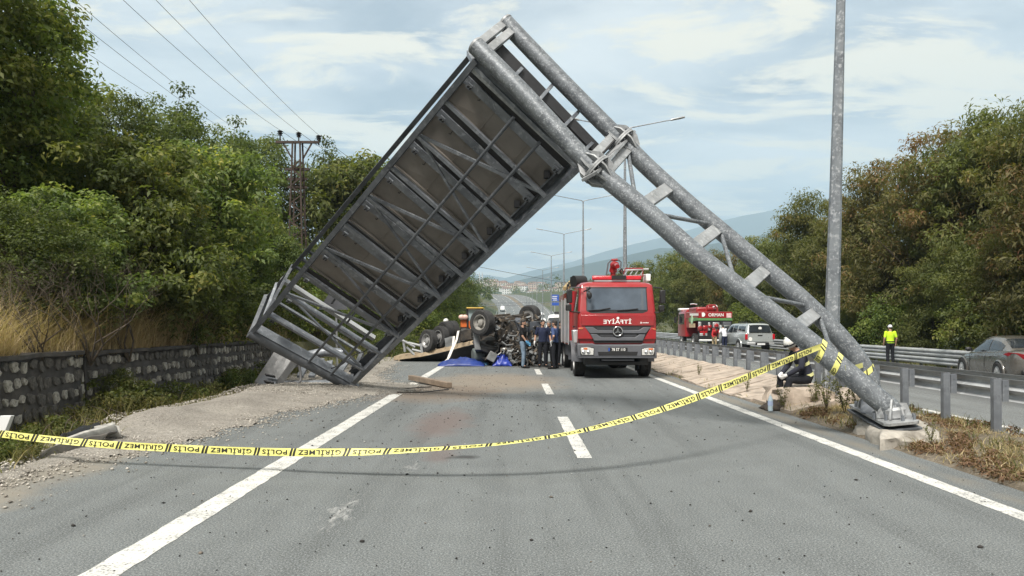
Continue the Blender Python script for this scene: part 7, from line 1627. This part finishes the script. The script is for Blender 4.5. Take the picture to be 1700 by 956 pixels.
M_wood = mat('weathered_timber', (0.20, 0.155, 0.115), 0.85, 0, 0.3, 3, 0.4, (0.08, 0.06, 0.045), 0.6)
tb_ = thing('timber_beam', 'weathered timber beam lying across the white line', 'timber', tuple(G(712, 634)))
mb = MB(); a, b = G(682, 628, 0.09), G(746, 640, 0.075); a.z, b.z = 0.115, 0.085; mb.beam(a, b, 0.16, 0.14, (0, 0, 1)); mb.build('beam', M_wood, tb_, bevel=0.012)
for t_ in (0.2, 0.5, 0.75): mb = MB(); p = lerp(a, b, t_) + Vector((0, -0.085, 0.02)); mb.tube([p, p + Vector((0, -0.012, 0))], 0.013, 6); mb.build('bolt', M_black, tb_)
def litter(name, label, cat, px, py, size, m, seed, rot=0.0, h=0.25):
    """a small bent scrap lying on the road"""
    rg_ = random.Random(seed); p = G(px, py); n = 9; top = []
    for i in range(n):
        a = 2 * math.pi * i / n; r_ = rg_.uniform(0.55, 1.0); top.append(Vector((math.cos(a) * r_ * size, math.sin(a) * r_ * size * 0.45, size * h * rg_.uniform(0.25, 1.0))))
    M_ = Matrix.Rotation(rot, 3, 'Z'); top = [M_ @ v for v in top]; lo = [Vector((v.x * 0.9, v.y * 0.9, 0.003)) for v in top]; mid2 = [lerp(t_, Vector((0, 0, size * h)), 0.45) + Vector((0, 0, size * h * rg_.uniform(-0.2, 0.3))) for t_ in top]
    mb = MB(); mb.loft([lo, top, mid2]); o = mb.build(name, m, None, smooth=25, off=p); return tag(o, label, cat)
litter('plastic_scrap', 'crumpled silver and white scrap at the bottom edge near the white line', 'scrap', 275, 937, 0.065, M_whitep, 1, 0.1, 0.4)
litter('plastic_scrap', 'folded grey plastic piece in the middle of the near lane', 'scrap', 706, 906, 0.065, M_gray, 2, -0.2, 0.25)
litter('metal_scrap', 'silver scrap with a dark end lying just below the yellow tape', 'scrap', 198, 756, 0.11, M_alu, 3, 0.15, 0.35)
litter('rubber_scrap', 'black rubber scrap between the lane dash and the white line', 'scrap', 552, 826, 0.05, M_blackp, 4, 0.3, 0.4)
litter('plastic_scrap', 'white chip standing on the asphalt left of the lane dash', 'scrap', 827, 831, 0.030, M_letter, 5, 0.5, 0.9)
litter('rubber_scrap', 'small black scrap right of the lane dash, towards the right-hand line', 'scrap', 1281, 858, 0.035, M_blackp, 6, 0.2, 0.5)
litter('plastic_scrap', 'white scrap low on the right, near the bottom edge', 'scrap', 1243, 899, 0.035, M_letter, 7, 0.0, 0.4)
litter('rubber_scrap', 'dark torn strip on the soil left of the timber beam', 'scrap', 690, 613, 0.26, M_blackp, 8, 0.1, 0.12)
litter('rubber_scrap', 'dark scrap on the asphalt by the shoes of the man in jeans', 'scrap', 862, 617, 0.20, M_blackp, 9, 0.1, 0.3)
litter('plastic_scrap', 'white paper scrap in the dry grass at the right edge', 'scrap', 1650, 776, 0.12, M_letter, 10, 0.2, 0.25)
litter('plastic_scrap', 'small white scrap among the weeds beside the lamp post', 'scrap', 1385, 703, 0.07, M_letter, 11, 0.2, 0.5)
for pts, lab in (([(716, 642), (690, 647), (655, 646), (610, 648)], 'bent black cable lying on the soil below the fallen frame'), ([(645, 640), (620, 642), (585, 641)], 'short black cable beside the crushed corner of the frame'), ([(745, 646), (700, 655), (660, 651)], 'dark twig-like wire lying near the timber beam')):
    pp = [G(x, y, 0.02) for x, y in pts]; o_ = pp[0].copy(); o_.z = 0; mb = MB(); mb.tube([p + Vector((0, 0, 0.05 * (i % 2))) for i, p in enumerate(pp)], 0.013, 6); tag(mb.build('cable', M_blackp, None, off=o_), lab, 'cable')
# crushed bumper in the left ditch
cb = thing('crushed_bumper', 'crushed white and dark vehicle panel lying in the left ditch under the tape', 'car bumper', tuple(G(130, 762)))
def buckled(name, A, B, C_, D, m, amp, seed, parent, n=14, k=7, thick=0.02):
    co = []
    for j in range(k):
        for i in range(n):
            p = lerp(lerp(A, B, i / (n - 1)), lerp(D, C_, i / (n - 1)), j / (k - 1)); v = j / (k - 1)
            p = p + Vector((0, -0.05 * math.sin(math.pi * v), 0.10 * math.sin(math.pi * v))) + mnoise.noise_vector(p * 3.1 + Vector((seed, 0, 0))) * amp; p.z = max(0.015 - 0.2, p.z); co.append(p)
    mb = MB(); mb.add(co, [(j * n + i, j * n + i + 1, (j + 1) * n + i + 1, (j + 1) * n + i) for j in range(k - 1) for i in range(n - 1)]); o = mb.build(name, m, parent, smooth=30); o.modifiers.new('thick', 'SOLIDIFY').thickness = thick; return o
M_dirtyw = mat('dirty_white_plastic', (0.45, 0.44, 0.41), 0.55, 0, 0.25, 4, 0.1, (0.09, 0.085, 0.08), 0.85)
M_dull = mat('dull_grey_brown_plastic', (0.15, 0.14, 0.125), 0.6, 0, 0.3, 3, 0.15, (0.05, 0.045, 0.04), 0.8)
buckled('panel', P(58, 772, 8.95), P(172, 742, 9.9), P(196, 716, 10.3), P(98, 744, 9.3), M_dull, 0.035, 2, cb)
buckled('upper_edge', P(96, 746, 9.28), P(194, 719, 10.3), P(188, 710, 10.5), P(102, 738, 9.45), M_dirtyw, 0.03, 5, cb, 16, 4)
buckled('inner_panel', P(100, 738, 9.6), P(176, 716, 10.6), P(158, 708, 10.9), P(112, 726, 9.9), M_blackp, 0.05, 8, cb)
buckled('end_piece', P(160, 729, 10.25), P(200, 726, 10.35), P(198, 712, 10.5), P(162, 710, 10.6), M_dirtyw, 0.05, 12, cb, 9, 6)
mb = MB(); mb.tube([P(58, 772, 8.9), P(110, 764, 9.2), P(165, 752, 9.6)], 0.016, 6); mb.build('trim_strip', M_blackp, cb)
for pts, lab, m in (([(40, 735), (52, 742), (60, 758), (48, 754)], 'small white plastic fragment in the weeds at the left', M_dirtyw), ([(0, 690), (18, 690), (6, 722), (-6, 722)], 'white board corner at the left edge of the picture', M_whitep), ([(150, 746), (170, 741), (168, 745), (152, 751)], 'white strip below the crushed panel', M_whitep)):
    Y_ = 10.0; pp = [P(x, y, Y_) for x, y in pts]; o_ = sum(pp, Vector()) / 4; mb = MB(); mb.prism(pp, (0.02, 0.05, 0.0)); tag(mb.build('white_fragment', m, None, off=o_, bevel=0.006), lab, 'fragment')
bx_ = thing('black_crate', 'black plastic box in the ditch beside the gravel', 'box', tuple(G(380, 680)))
mb = MB(); mb.box(P(372, 674, 14.6), (0.30, 0.25, 0.15), Matrix.Rotation(0.15, 3, 'Y')); mb.build('box', M_blackp, bx_, bevel=0.02)
mb = MB(); mb.box(P(396, 677, 14.6), (0.30, 0.2, 0.12), Matrix.Rotation(-0.2, 3, 'Y')); mb.build('lid', M_gray, bx_, bevel=0.02)
tw = tag(bpy.data.objects.new('ditch_twigs', None), 'grey dead twigs', None, None, 'stuff'); bpy.data.objects.remove(tw)
mb = MB(); rr = random.Random(33)
for k in range(26):
    x, y = rr.uniform(-7.6, -5.9), rr.uniform(7.2, 13); a = Vector((x, y, 0.02)); d = Vector((rr.gauss(0, 0.35), rr.gauss(0, 0.35), rr.uniform(0.0, 0.25))); mb.tube([a, a + d * 0.5 + Vector((0, 0, 0.05)), a + d], [0.009, 0.007, 0.003], 5)
o = mb.build('dead_twigs', M_bark, None, off=(-6.7, 9, 0)); tag(o, 'dead grey twigs lying in the left ditch', None, None, 'stuff')

# ------------------------------------------------------------------ rock, bottle and bag by the firefighter
rk = thing('pale_rock', 'pale broken concrete lump the firefighter sits on', 'rock', (5.55, 14.6, 0.05))
mb = MB(); rough_block(mb, 5.10, 6.05, 14.15, 15.4, 0.0, 0.42, 5, 11, 0.24, 0.12); mb.build('rock', M_apron, rk, smooth=40)
bt = thing('water_bottle', 'clear plastic water bottle with blue label on the slabs', 'bottle', tuple(G(1279, 682, 0.03)))
bc = Vector(bt.location); M_bott = mat('clear_blue_plastic', (0.50, 0.62, 0.70), 0.1, 0, 0.1, 12)
mb = MB(); mb.lathe([(0.0, 0.0), (0.042, 0.0), (0.046, 0.02), (0.043, 0.05), (0.046, 0.09), (0.043, 0.13), (0.046, 0.2), (0.03, 0.25), (0.016, 0.28), (0.016, 0.295)], bc, (0, 0, 1), 18); mb.build('bottle', M_bott, bt, smooth=50)
mb = MB(); mb.lathe([(0.0472, 0.10), (0.0472, 0.185)], bc, (0, 0, 1), 18); mb.build('label', mat('pale_blue_label', (0.45, 0.55, 0.78), 0.5), bt, smooth=50)
mb = MB(); mb.lathe([(0.018, 0.285), (0.018, 0.31), (0.0, 0.312)], bc, (0, 0, 1), 14); mb.build('bottle_cap', M_letter, bt, smooth=40)
cloth_heap('jacket', 'dark brown jacket dropped beside the water bottle', 'jacket', 1268, 1318, 684, 14.35, 0.5, 0.20, mat('brown_black_cloth', (0.045, 0.034, 0.026), 0.9, 0, 0.4, 8, 0.2), 21, 30)

# ------------------------------------------------------------------ police tape
tp = thing('police_tape', 'yellow and black police tape sagging across the road to the leaning tube', 'barrier tape', (0, 8.2, 0))
TP_ = [(-14, 719, 8.95, 0.3), (10, 721, 8.9, 0.2), (40, 725, 8.85, 0.0), (95, 730.5, 8.8, 0.35), (180, 738, 8.7, 0.1), (300, 744.5, 8.52, 0.0), (400, 748.5, 8.4, 0.0), (500, 751, 8.2, 0.05), (580, 750.5, 8.08, 0.45), (650, 749, 8.0, 0.85), (740, 744, 7.95, 1.15), (840, 735.5, 7.97, 1.28), (930, 722, 8.1, 1.22), (1010, 704.5, 8.3, 1.05), (1090, 682, 8.65, 0.85), (1160, 658, 9.1, 0.45), (1230, 630, 9.65, 0.12), (1300, 600.5, 10.25, 0.0), (1345, 582, 10.62, -0.1), (1366, 574, 10.82, -0.1)]
def cat(tab, t_):
    i = min(len(tab) - 2, int(t_)); f_ = t_ - i; p0, p1, p2, p3 = (np.array(tab[max(0, min(len(tab) - 1, i + d))], float) for d in (-1, 0, 1, 2))
    return 0.5 * (2 * p1 + (p2 - p0) * f_ + (2 * p0 - 5 * p1 + 4 * p2 - p3) * f_ ** 2 + (-p0 + 3 * p1 - 3 * p2 + p3) * f_ ** 3)
nS = 260; tpts, tup = [], []
for i in range(nS + 1):
    v = cat(TP_, i / nS * (len(TP_) - 1)); tpts.append(P(v[0], v[1], v[2])); tup.append(v[3])
tlen = [0.0]
for a, b in zip(tpts[:-1], tpts[1:]): tlen.append(tlen[-1] + (b - a).length)
TW = 0.084
def tpoint(s, v, off=0.0):
    """s along, v across (-0.5..0.5, up positive), off towards the viewer"""
    i = max(0, min(nS - 1, int(np.searchsorted(tlen, s)) - 1)); f_ = (s - tlen[i]) / (tlen[i + 1] - tlen[i]); p = lerp(tpts[i], tpts[i + 1], f_); d = (tpts[min(nS, i + 2)] - tpts[max(0, i - 1)]).normalized(); a = lerp(tup[i], tup[i + 1], f_)
    up0 = (Vector((0, 0.12, 1)) - d * d.dot(Vector((0, 0.12, 1)))).normalized(); nb = d.cross(up0); nb = nb if nb.y < 0 else -nb
    u = up0 * math.cos(a) - nb * math.sin(a); n_ = nb * math.cos(a) + up0 * math.sin(a)
    return p + u * (v * TW) + n_ * (off + 0.006 * math.sin(s * 5.3) * (1 - 4 * v * v))
M_tape = mat('yellow_tape', (0.74, 0.71, 0.22), 0.38, 0, 0.06, 3)
vs, fs_ = [], []
nS2 = 420
for i in range(nS2 + 1):
    for v in (-0.5, -0.17, 0.17, 0.5): vs.append(tpoint(tlen[-1] * i / nS2, v))
for i in range(nS2):
    for j in range(3): fs_.append((i * 4 + j, i * 4 + j + 1, (i + 1) * 4 + j + 1, (i + 1) * 4 + j))
mb = MB(); mb.add(vs, fs_); mb.build('tape', M_tape, tp, smooth=70)
def s_at(px):
    return min(range(nS + 1), key=lambda i: abs(CX + tpts[i].x * F / tpts[i].y - px))
CW = {'POLİS': 0.455, 'GİRİLMEZ': 0.635}
TXT = {k: text_shape(k, 0.048, 0.0, False, 0.022, 1.12) for k in CW}
def put_cell(word, s0):
    vs, fs = TXT[word]; xs_ = [v.x for v in vs]; wd = max(xs_) - min(xs_); xm = (max(xs_) + min(xs_)) / 2; cw = CW[word]; k = (cw - 0.135) / wd
    fine = MB(); c = s0 + cw / 2
    fine.add([tpoint(min(tlen[-1] - 1e-3, max(0.001, c - (v.x - xm) * k)), -(v.y - 0.024) / TW, 0.0035) for v in vs], fs); fine.build('lettering', M_tapeink, tp, smooth=None)
    for o_ in (0.012, 0.052):
        b = MB(); n = 6; q = []
        for i in range(n + 1):
            v = -0.5 + i / n
            for e in (0, 0.026): q.append(tpoint(min(tlen[-1] - 1e-3, max(0.001, s0 - 0.045 + o_ + e + v * 0.022)), v, 0.003))
        b.add(q, [(2 * i, 2 * i + 1, 2 * i + 3, 2 * i + 2) for i in range(n)]); b.build('tape_bar', M_tapeink, tp, smooth=None)
s_ = tlen[s_at(281)]; w_ = 'POLİS'; s0_ = s_
while s_ < tlen[-1] - 0.3: put_cell(w_, s_); s_ += CW[w_]; w_ = 'GİRİLMEZ' if w_ == 'POLİS' else 'POLİS'
s_ = s0_; w_ = 'GİRİLMEZ'
while s_ - CW[w_] > 0.05: s_ -= CW[w_]; put_cell(w_, s_); w_ = 'GİRİLMEZ' if w_ == 'POLİS' else 'POLİS'
# the tape's end wound round both tubes
def wrap(tab, px, r_, a0, a1, w_, tilt=0.35):
    c = along(tab, px); d = (along(tab, px + 12) - along(tab, px - 12)).normalized(); x = (Vector((0, -1, 0)) - d * d.dot(Vector((0, -1, 0)))).normalized(); y = d.cross(x); q = []; n = 28
    for i in range(n + 1):
        a = R(lerp(a0, a1, i / n)); o_ = d * (tilt * r_ * math.sin(a)); rad = x * math.cos(a) + y * math.sin(a)
        for e in (-0.5, 0.5): q.append(c + rad * (r_ + 0.004 + 0.003 * math.sin(i)) + o_ + d * e * w_)
    mb = MB(); mb.add(q, [(2 * i, 2 * i + 1, 2 * i + 3, 2 * i + 2) for i in range(n)]); return mb, c, d, x, y
for tab, px, a0, a1 in ((FT, 1362, -150, 120), (FT, 1388, -120, 125), (BT, 1436, -180, 170)):
    mb, c, d, x, y = wrap(tab, px, 0.150, a0, a1, TW * 0.98); mb.build('tape', M_tape, tp, smooth=70)
    if tab is FT:
        wd_ = 'GİR' if px > 1370 else 'LİS'; vv, ff = text_shape(wd_, 0.050, 0.0, False, 0.02, 1.05); b = MB(); q = []
        for v in vv:
            a = R(58 + (v.x / 0.15) * 57.3) ; q.append(c + (x * math.cos(a) + y * math.sin(a)) * 0.160 + d * (0.35 * 0.15 * math.sin(a)) + d * (v.y - 0.025))
        b.add(q, ff); b.build('lettering', M_tapeink, tp, smooth=None)
    for k in ((-25, -8) if tab is FT else (-35, 10, 55)):
        b = MB(); q = []
        for i in range(5):
            v = -0.5 + i / 4
            for e in (0, 8): a = R(k + e + v * 8); q.append(c + (x * math.cos(a) + y * math.sin(a)) * 0.1585 + d * (0.35 * 0.15 * math.sin(a)) + d * v * TW * 0.98)
        b.add(q, [(2 * i, 2 * i + 1, 2 * i + 3, 2 * i + 2) for i in range(4)]); b.build('tape_bar', M_tapeink, tp, smooth=None)
mb = MB(); pa, pb = P(1403, 606, 10.66), P(1432, 602, 11.72); pa2, pb2 = P(1404, 615, 10.66), P(1433, 610, 11.72)
mb.add([pa, lerp(pa, pb, 0.5) + Vector((0, 0, -0.02)), pb, pb2, lerp(pa2, pb2, 0.5) + Vector((0, 0, -0.02)), pa2], [(0, 1, 4, 5), (1, 2, 3, 4)]); mb.build('tape', M_tape, tp, smooth=70)

# ------------------------------------------------------------------ back of a warning sign, pylon and wires
rs_ = thing('road_sign', 'grey back of a triangular warning sign behind the open bays of the frame', 'road sign', tuple(P(558, 597, 25).xy) + (0.1,))
mb = MB(); mb.tube([P(560, 610, 25), P(557, 480, 25)], 0.035, 8); mb.build('post', M_galvp, rs_)
mb = MB(); mb.prism([P(553, 476, 24.94), P(529, 514, 24.94), P(578, 514, 24.94)], (0, 0.02, 0)); mb.build('sign_plate', M_gray, rs_)
PYY = 33.0
py_ = thing('power_pylon', 'rusty lattice power pylon with three black insulators among the trees', 'pylon', (P(494, 300, PYY).x, PYY, hgt(P(494, 300, PYY).x, 40)))
pyx = P(494, 300, PYY).x; zb, zt_ = 3.0, P(494, 236, PYY).z
for s1 in (-1, 1):
    for s2 in (-1, 1): mb = MB(); mb.beam((pyx + s1 * 0.34, PYY + s2 * 0.38, zb), (pyx + s1 * 0.16, PYY + s2 * 0.20, zt_), 0.065, 0.065, (0, 1, 0)); mb.build('leg', M_rust, py_)
nz = 15
for k in range(nz):
    z0_, z1_ = lerp(zb, zt_ - 0.8, k / nz), lerp(zb, zt_ - 0.8, (k + 1) / nz); h0, h1 = lerp(0.38, 0.2, k / nz), lerp(0.38, 0.2, (k + 1) / nz); s1 = 1 if k % 2 else -1
    for yy in (-1, 1): mb = MB(); mb.beam((pyx + s1 * h0, PYY + yy * h0, z0_), (pyx - s1 * h1, PYY + yy * h1, z1_), 0.05, 0.05, (0, 1, 0)); mb.build('lattice_bar', M_rust, py_)
for py0, hw in ((236, 0.95), (281, 0.52), (297, 0.42), (311, 0.42)):
    mb = MB(); mb.beam((pyx - hw, PYY, P(0, py0, PYY).z), (pyx + hw, PYY, P(0, py0 + (2 if hw > 1 else 0), PYY).z), 0.12, 0.10, (0, 0, 1)); mb.build('cross_arm', M_rust, py_)
for s1 in (-1, 1): mb = MB(); mb.beam((pyx + s1 * 0.62, PYY, zt_ - 0.05), (pyx + s1 * 0.24, PYY, zt_ - 0.72), 0.06, 0.06, (0, 1, 0)); mb.build('arm_brace', M_rust, py_)
ins = []
for px, py0 in ((465, 222), (496, 225), (529, 230)):
    c = P(px, py0, PYY); mb = MB(); mb.lathe([(0.0, 0.16), (0.06, 0.15), (0.13, 0.10), (0.06, 0.08), (0.13, 0.02), (0.06, 0.0), (0.10, -0.06), (0.03, -0.08), (0.03, -0.28)], c, (0, 0, 1), 14); mb.build('insulator', M_blackp, py_, smooth=30); ins.append(c + Vector((0, 0, 0.16)))
def wire(a, b, lab, r_=0.014, sag=0.9):
    n = 16; pts = [lerp(a, b, i / n) - Vector((0, 0, sag * 4 * (i / n) * (1 - i / n))) for i in range(n + 1)]
    mb = MB(); mb.tube(pts, r_, 5); o = mb.build('power_line', M_blackp, None, off=a); tag(o, lab, 'power line', 'overhead wires')
for c, (x2, y2), lab in zip(ins, ((105, -95), (155, -110), (205, -130)), ('overhead wire to the left insulator of the pylon', 'overhead wire to the middle insulator of the pylon', 'overhead wire to the right insulator of the pylon')): wire(c, P(x2, y2, 16), lab, 0.007, 0.25)
for c, lab in zip(ins, ('overhead wire leaving the left insulator towards the frame', 'overhead wire leaving the middle insulator towards the frame', 'overhead wire leaving the right insulator towards the frame')): wire(c, c + Vector((7, 46, 0.4)), lab, 0.010, 0.8)
for (x1, y1, Y1), (x2, y2), lab in (((430, 238, 48), (20, -90), 'upper overhead wire of the set passing over the tall tree'), ((415, 240, 48), (-20, -85), 'middle overhead wire of the set passing over the tall tree'), ((350, 212, 48), (-60, -60), 'lower overhead wire passing close over the tall tree')): wire(P(x1, y1, Y1), P(x2, y2, 15), lab, 0.007, 0.3)
wire(P(690, 420, 140), P(1010, 480, 140), 'lone wire crossing the road in the valley', 0.04, 0.4)

# ------------------------------------------------------------------ orange digger behind the wreck
M_or = mat('orange_paint', (0.55, 0.125, 0.025), 0.45, 0, 0.12, 3, 0, (0.3, 0.12, 0.06), 0.4); M_yel = mat('yellow_trim', (0.50, 0.33, 0.05), 0.5)
dg = thing('backhoe_loader', 'orange backhoe loader with glass cab behind the wreck', 'digger', tuple(P(795, 590, 38).xy) + (0,))
def wq(cx_, cy_, Y=38.0): return w5(cx_, cy_, Y)
mb = MB(); mb.prism([wq(722, 240), wq(785, 235), wq(790, 320), wq(722, 320)], (0, 2.2, 0)); mb.build('hood', M_or, dg, bevel=0.05)
for x in (732, 760): mb = MB(); mb.ell(wq(x, 232, 37.9), (0.16, 0.10, 0.13), 12, 8); mb.build('work_lamp', mat('pinkish_lamp', (0.62, 0.42, 0.36), 0.4), dg)
for x in (778, 902): mb = MB(); mb.beam(wq(x, 160), wq(x + 4, 330), 0.09, 0.09, (0, 1, 0)); mb.build('cab_post', M_blackp, dg)
for x in (790, 905): mb = MB(); mb.beam(wq(x, 160, 39.4), wq(x + 2, 330, 39.4), 0.09, 0.09, (0, 1, 0)); mb.build('cab_post', M_blackp, dg)
mb = MB(); mb.prism([wq(770, 150, 37.8), wq(912, 150, 37.8), wq(912, 162, 37.8), wq(770, 162, 37.8)], (0, 1.8, 0)); mb.build('cab_roof', M_yel, dg, bevel=0.03)
mb = MB(); mb.prism([wq(784, 166), wq(900, 166), wq(902, 262), wq(786, 262)], (0, 0.03, 0)); mb.build('cab_glass', mat('pale_cab_glass', (0.28, 0.35, 0.36), 0.12, 0, 0.5, 2), dg)
mb = MB(); mb.prism([wq(784, 262), wq(905, 262), wq(905, 340), wq(790, 340)], (0, 1.4, 0)); mb.build('lower_body', M_or, dg, bevel=0.03)
mb = MB(); mb.prism([wq(720, 318), wq(800, 318), wq(805, 440), wq(725, 440)], (0, 2.0, 0)); mb.build('engine_guard', M_blackp, dg)
for x in (730, 900): wheel(dg, Vector((wq(x, 0).x, 38.4, 0.62)), (-1 if x < 800 else 1, 0, 0), 0.62, 0.4, None, local=False)
mb = MB(); mb.tube([wq(820, 270, 37.5), wq(812, 330, 37.4), wq(835, 340, 37.4), wq(858, 290, 37.5)], 0.05, 8); mb.build('boom_guard', mat('peach_paint', (0.62, 0.33, 0.24), 0.5), dg)

# ------------------------------------------------------------------ far road furniture
bs_ = thing('direction_sign', 'blue two-panel direction sign by the road in the valley', 'road sign', tuple(P(921, 530, 150).xy) + (zr(150),))
for (y0, y1) in ((489, 500), (502, 507)):
    mb = MB(); a, b = P(914, y1, 150), P(928, y0, 150); mb.box((a + b) / 2, (b.x - a.x, 0.08, b.z - a.z)); mb.build('sign_panel', M_blue, bs_)
for (px, py0, w_) in ((921, 492, 8), (920, 495, 9), (921.5, 498, 7)):
    mb = MB(); mb.box(P(px, py0, 149.94), (w_ * 0.12, 0.02, 0.12)); mb.build('sign_text_line', M_letter, bs_)
mb = MB(); mb.tube([P(921, 545, 150.1), P(921, 490, 150.1)], 0.10, 8); mb.build('post', M_galvp, bs_)
fg_ = thing('far_gantry', 'thin sign gantry spanning both carriageways in the valley', 'sign gantry', (-7, 205, zr(205)))
for z_ in (507, 503): mb = MB(); mb.beam(P(794, z_, 205), P(958, z_ - 1, 205), 0.14, 0.14, (0, 0, 1)); mb.build('beam', M_galvs, fg_)
for k in range(24):
    x0 = 794 + 164 * k / 24; mb = MB(); mb.beam(P(x0, 507, 205), P(x0 + 3.4, 503, 205), 0.07, 0.07, (0, 1, 0)); mb.build('lattice_bar', M_galvs, fg_)
for px in (795, 957): mb = MB(); mb.tube([P(px, 545, 205), P(px, 502, 205)], 0.16, 8); mb.build('post', M_galvs, fg_)

# ------------------------------------------------------------------ hillside town
M_hw = [mat('white_render', (0.74, 0.73, 0.70), 0.85, 0, 0.1, 0.4), mat('cream_render', (0.66, 0.60, 0.48), 0.85, 0, 0.1, 0.4), mat('pale_grey_render', (0.46, 0.46, 0.46), 0.85, 0, 0.1, 0.4), mat('peach_render', (0.58, 0.46, 0.37), 0.85, 0, 0.1, 0.4)]
M_roof = mat('red_roof_tiles', (0.30, 0.155, 0.11), 0.85, 0, 0.2, 0.6); M_roof2 = mat('brown_roof_tiles', (0.24, 0.14, 0.10), 0.85, 0, 0.2, 0.6)
def house_mesh(w_, d, h, rf, m, mr, fl):
    mb = MB(); mb.box((0, 0, h / 2 - 4), (w_, d, h + 8)); mb.mi = 1
    mb.add([(-w_ / 2 - .6, -d / 2 - .6, h), (w_ / 2 + .6, -d / 2 - .6, h), (w_ / 2 + .6, d / 2 + .6, h), (-w_ / 2 - .6, d / 2 + .6, h), (-w_ * 0.22, 0, h + rf), (w_ * 0.22, 0, h + rf)], [(0, 1, 5, 4), (1, 2, 5), (2, 3, 4, 5), (3, 0, 4), (3, 2, 1, 0)])
    mb.mi = 2; nw = max(2, int(w_ / 4))
    for f_ in range(fl):
        for i in range(nw):
            x = -w_ / 2 + w_ * (i + 0.5) / nw; z = h * (f_ + 0.55) / fl; mb.box((x, -d / 2 - 0.05, z), (1.5, 0.2, 1.5))
    return mb.mesh('house', [m, mr, M_glass], smooth=None)
HM = [house_mesh(w_, 11, h, 1.7, M_hw[i % 4], M_roof if i % 3 else M_roof2, fl) for i, (w_, h, fl) in enumerate(((14, 9, 3), (18, 12, 4), (12, 7, 2), (22, 14, 4), (16, 10, 3), (26, 12, 4), (11, 6, 2), (15, 15, 5)))]
HL = ['white three-storey house with brown roof', 'cream four-storey block with red roof', 'low pale grey house with red roof', 'tall peach block with brown roof', 'white house with red roof and three storeys', 'wide cream block with red roof', 'tiny pale grey cottage with brown roof', 'tallest peach block with red roof']
hr_ = random.Random(9); cnt = 0
while cnt < 190:
    Y = hr_.uniform(1150, 1760); px = hr_.uniform(680, 1110); x = (px - CX) * Y / F; z = hgt(x, Y); py = HZ - (z + 8 - CH) * F / Y
    if not 450 < py < 486 or (py > 474 and hr_.random() < 0.75): continue
    hk_ = hr_.choice((0, 0, 1, 2, 2, 3, 4, 4, 5, 6, 7)); o = put('house', HM[hk_], None, (x, Y, z), hr_.uniform(-0.5, 0.5), hr_.uniform(0.8, 1.15))
    tag(o, 'small ' + HL[hk_] + ' on the far hillside', 'house', ('white', 'cream', 'grey', 'peach')[hk_ % 4] + ' houses of the hillside town'); cnt += 1
for px, lab in ((796, 'left slim white minaret on the far hillside'), (800.5, 'right slim white minaret on the far hillside')):
    Y = 1600; x = (px - CX) * Y / F; z = hgt(x, Y); mn = thing('minaret', lab, 'minaret', (x, Y, z))
    zt2 = P(px, 451, Y).z; mb = MB(); mb.tube([(x, Y, z - 5), (x, Y, zt2 - 8)], 1.1, 10); mb.build('shaft', M_hw[0], mn); mb = MB(); mb.tube([(x, Y, zt2 - 14), (x, Y, zt2 - 13)], 1.9, 10); mb.build('balcony', M_hw[0], mn); mb = MB(); mb.tube([(x, Y, zt2 - 8), (x, Y, zt2)], [1.2, 0.05], 10); mb.build('spire', M_hw[2], mn)

# ------------------------------------------------------------------ mountains
t = MT('mountain_forest'); c = t.ramp(t.noise(0.004, 8, 0.65), [(0.3, (0.022, 0.042, 0.042)), (0.6, (0.040, 0.060, 0.050)), (0.75, (0.07, 0.08, 0.07))]); M_mtn = t.fin(c, 1.0, 0, 0.1)
def range_(name, label, prof, Y, dep, seed):
    pxs = np.linspace(prof[0][0], prof[-1][0], 130); rows = 26; co = []
    for j in range(rows):
        t_ = j / (rows - 1); y = Y - dep + 2 * dep * t_; e = (1 - abs(2 * t_ - 1)) ** 0.8
        for px in pxs:
            top = (HZ - np.interp(px, [a for a, _ in prof], [b for _, b in prof])) * Y / F; x = (px - CX) * Y / F
            n = mnoise.fractal(Vector((x * 0.0011, y * 0.0011, seed)), 0.9, 2.1, 6)
            co.append((x + n * 120, y, max(-20, top * e * (1 + 0.24 * n * (1 - e ** 6)) + (n * 28 if e > 0.9 else 0) - 10 * (1 - e))))
    n = len(pxs); q = np.array([(j * n + i, j * n + i + 1, (j + 1) * n + i + 1, (j + 1) * n + i) for j in range(rows - 1) for i in range(n - 1)])
    tag(put(name, fast(name, np.array(co), q, M_mtn, smooth=True)), label, kind='structure')
range_('mountain', 'blue hazy mountain ridge rising to the right', [(-1600, 500), (-600, 430), (200, 420), (700, 452), (840, 458), (1000, 416), (1120, 384), (1240, 352), (1380, 318), (1480, 300), (1700, 262), (2100, 240), (2900, 330), (3400, 470)], 8200, 1400, 3)
range_('near_mountain', 'darker blue mountain spur below the main ridge', [(-1200, 520), (-200, 480), (500, 490), (800, 478), (930, 446), (1080, 412), (1230, 392), (1350, 366), (1450, 348), (1700, 320), (2000, 300), (2700, 400), (3200, 500)], 3900, 650, 8)

# ------------------------------------------------------------------ haze
mb = MB(); mb.box((0, 4900, 900), (18000, 10000, 1860)); hz = mb.build('haze', [])
t = bpy.data.materials.new('haze_air'); t.use_nodes = True; t.node_tree.nodes.clear()
vo = t.node_tree.nodes.new('ShaderNodeVolumePrincipled'); vo.inputs['Color'].default_value = (0.66, 0.84, 1.0, 1); vo.inputs['Density'].default_value = 1.8e-4; vo.inputs['Anisotropy'].default_value = 0.1
mo = t.node_tree.nodes.new('ShaderNodeOutputMaterial'); t.node_tree.links.new(vo.outputs[0], mo.inputs['Volume'])
hz.data.materials.clear(); hz.data.materials.append(t); tag(hz, 'pale blue air between here and the mountains', None, None, 'stuff')
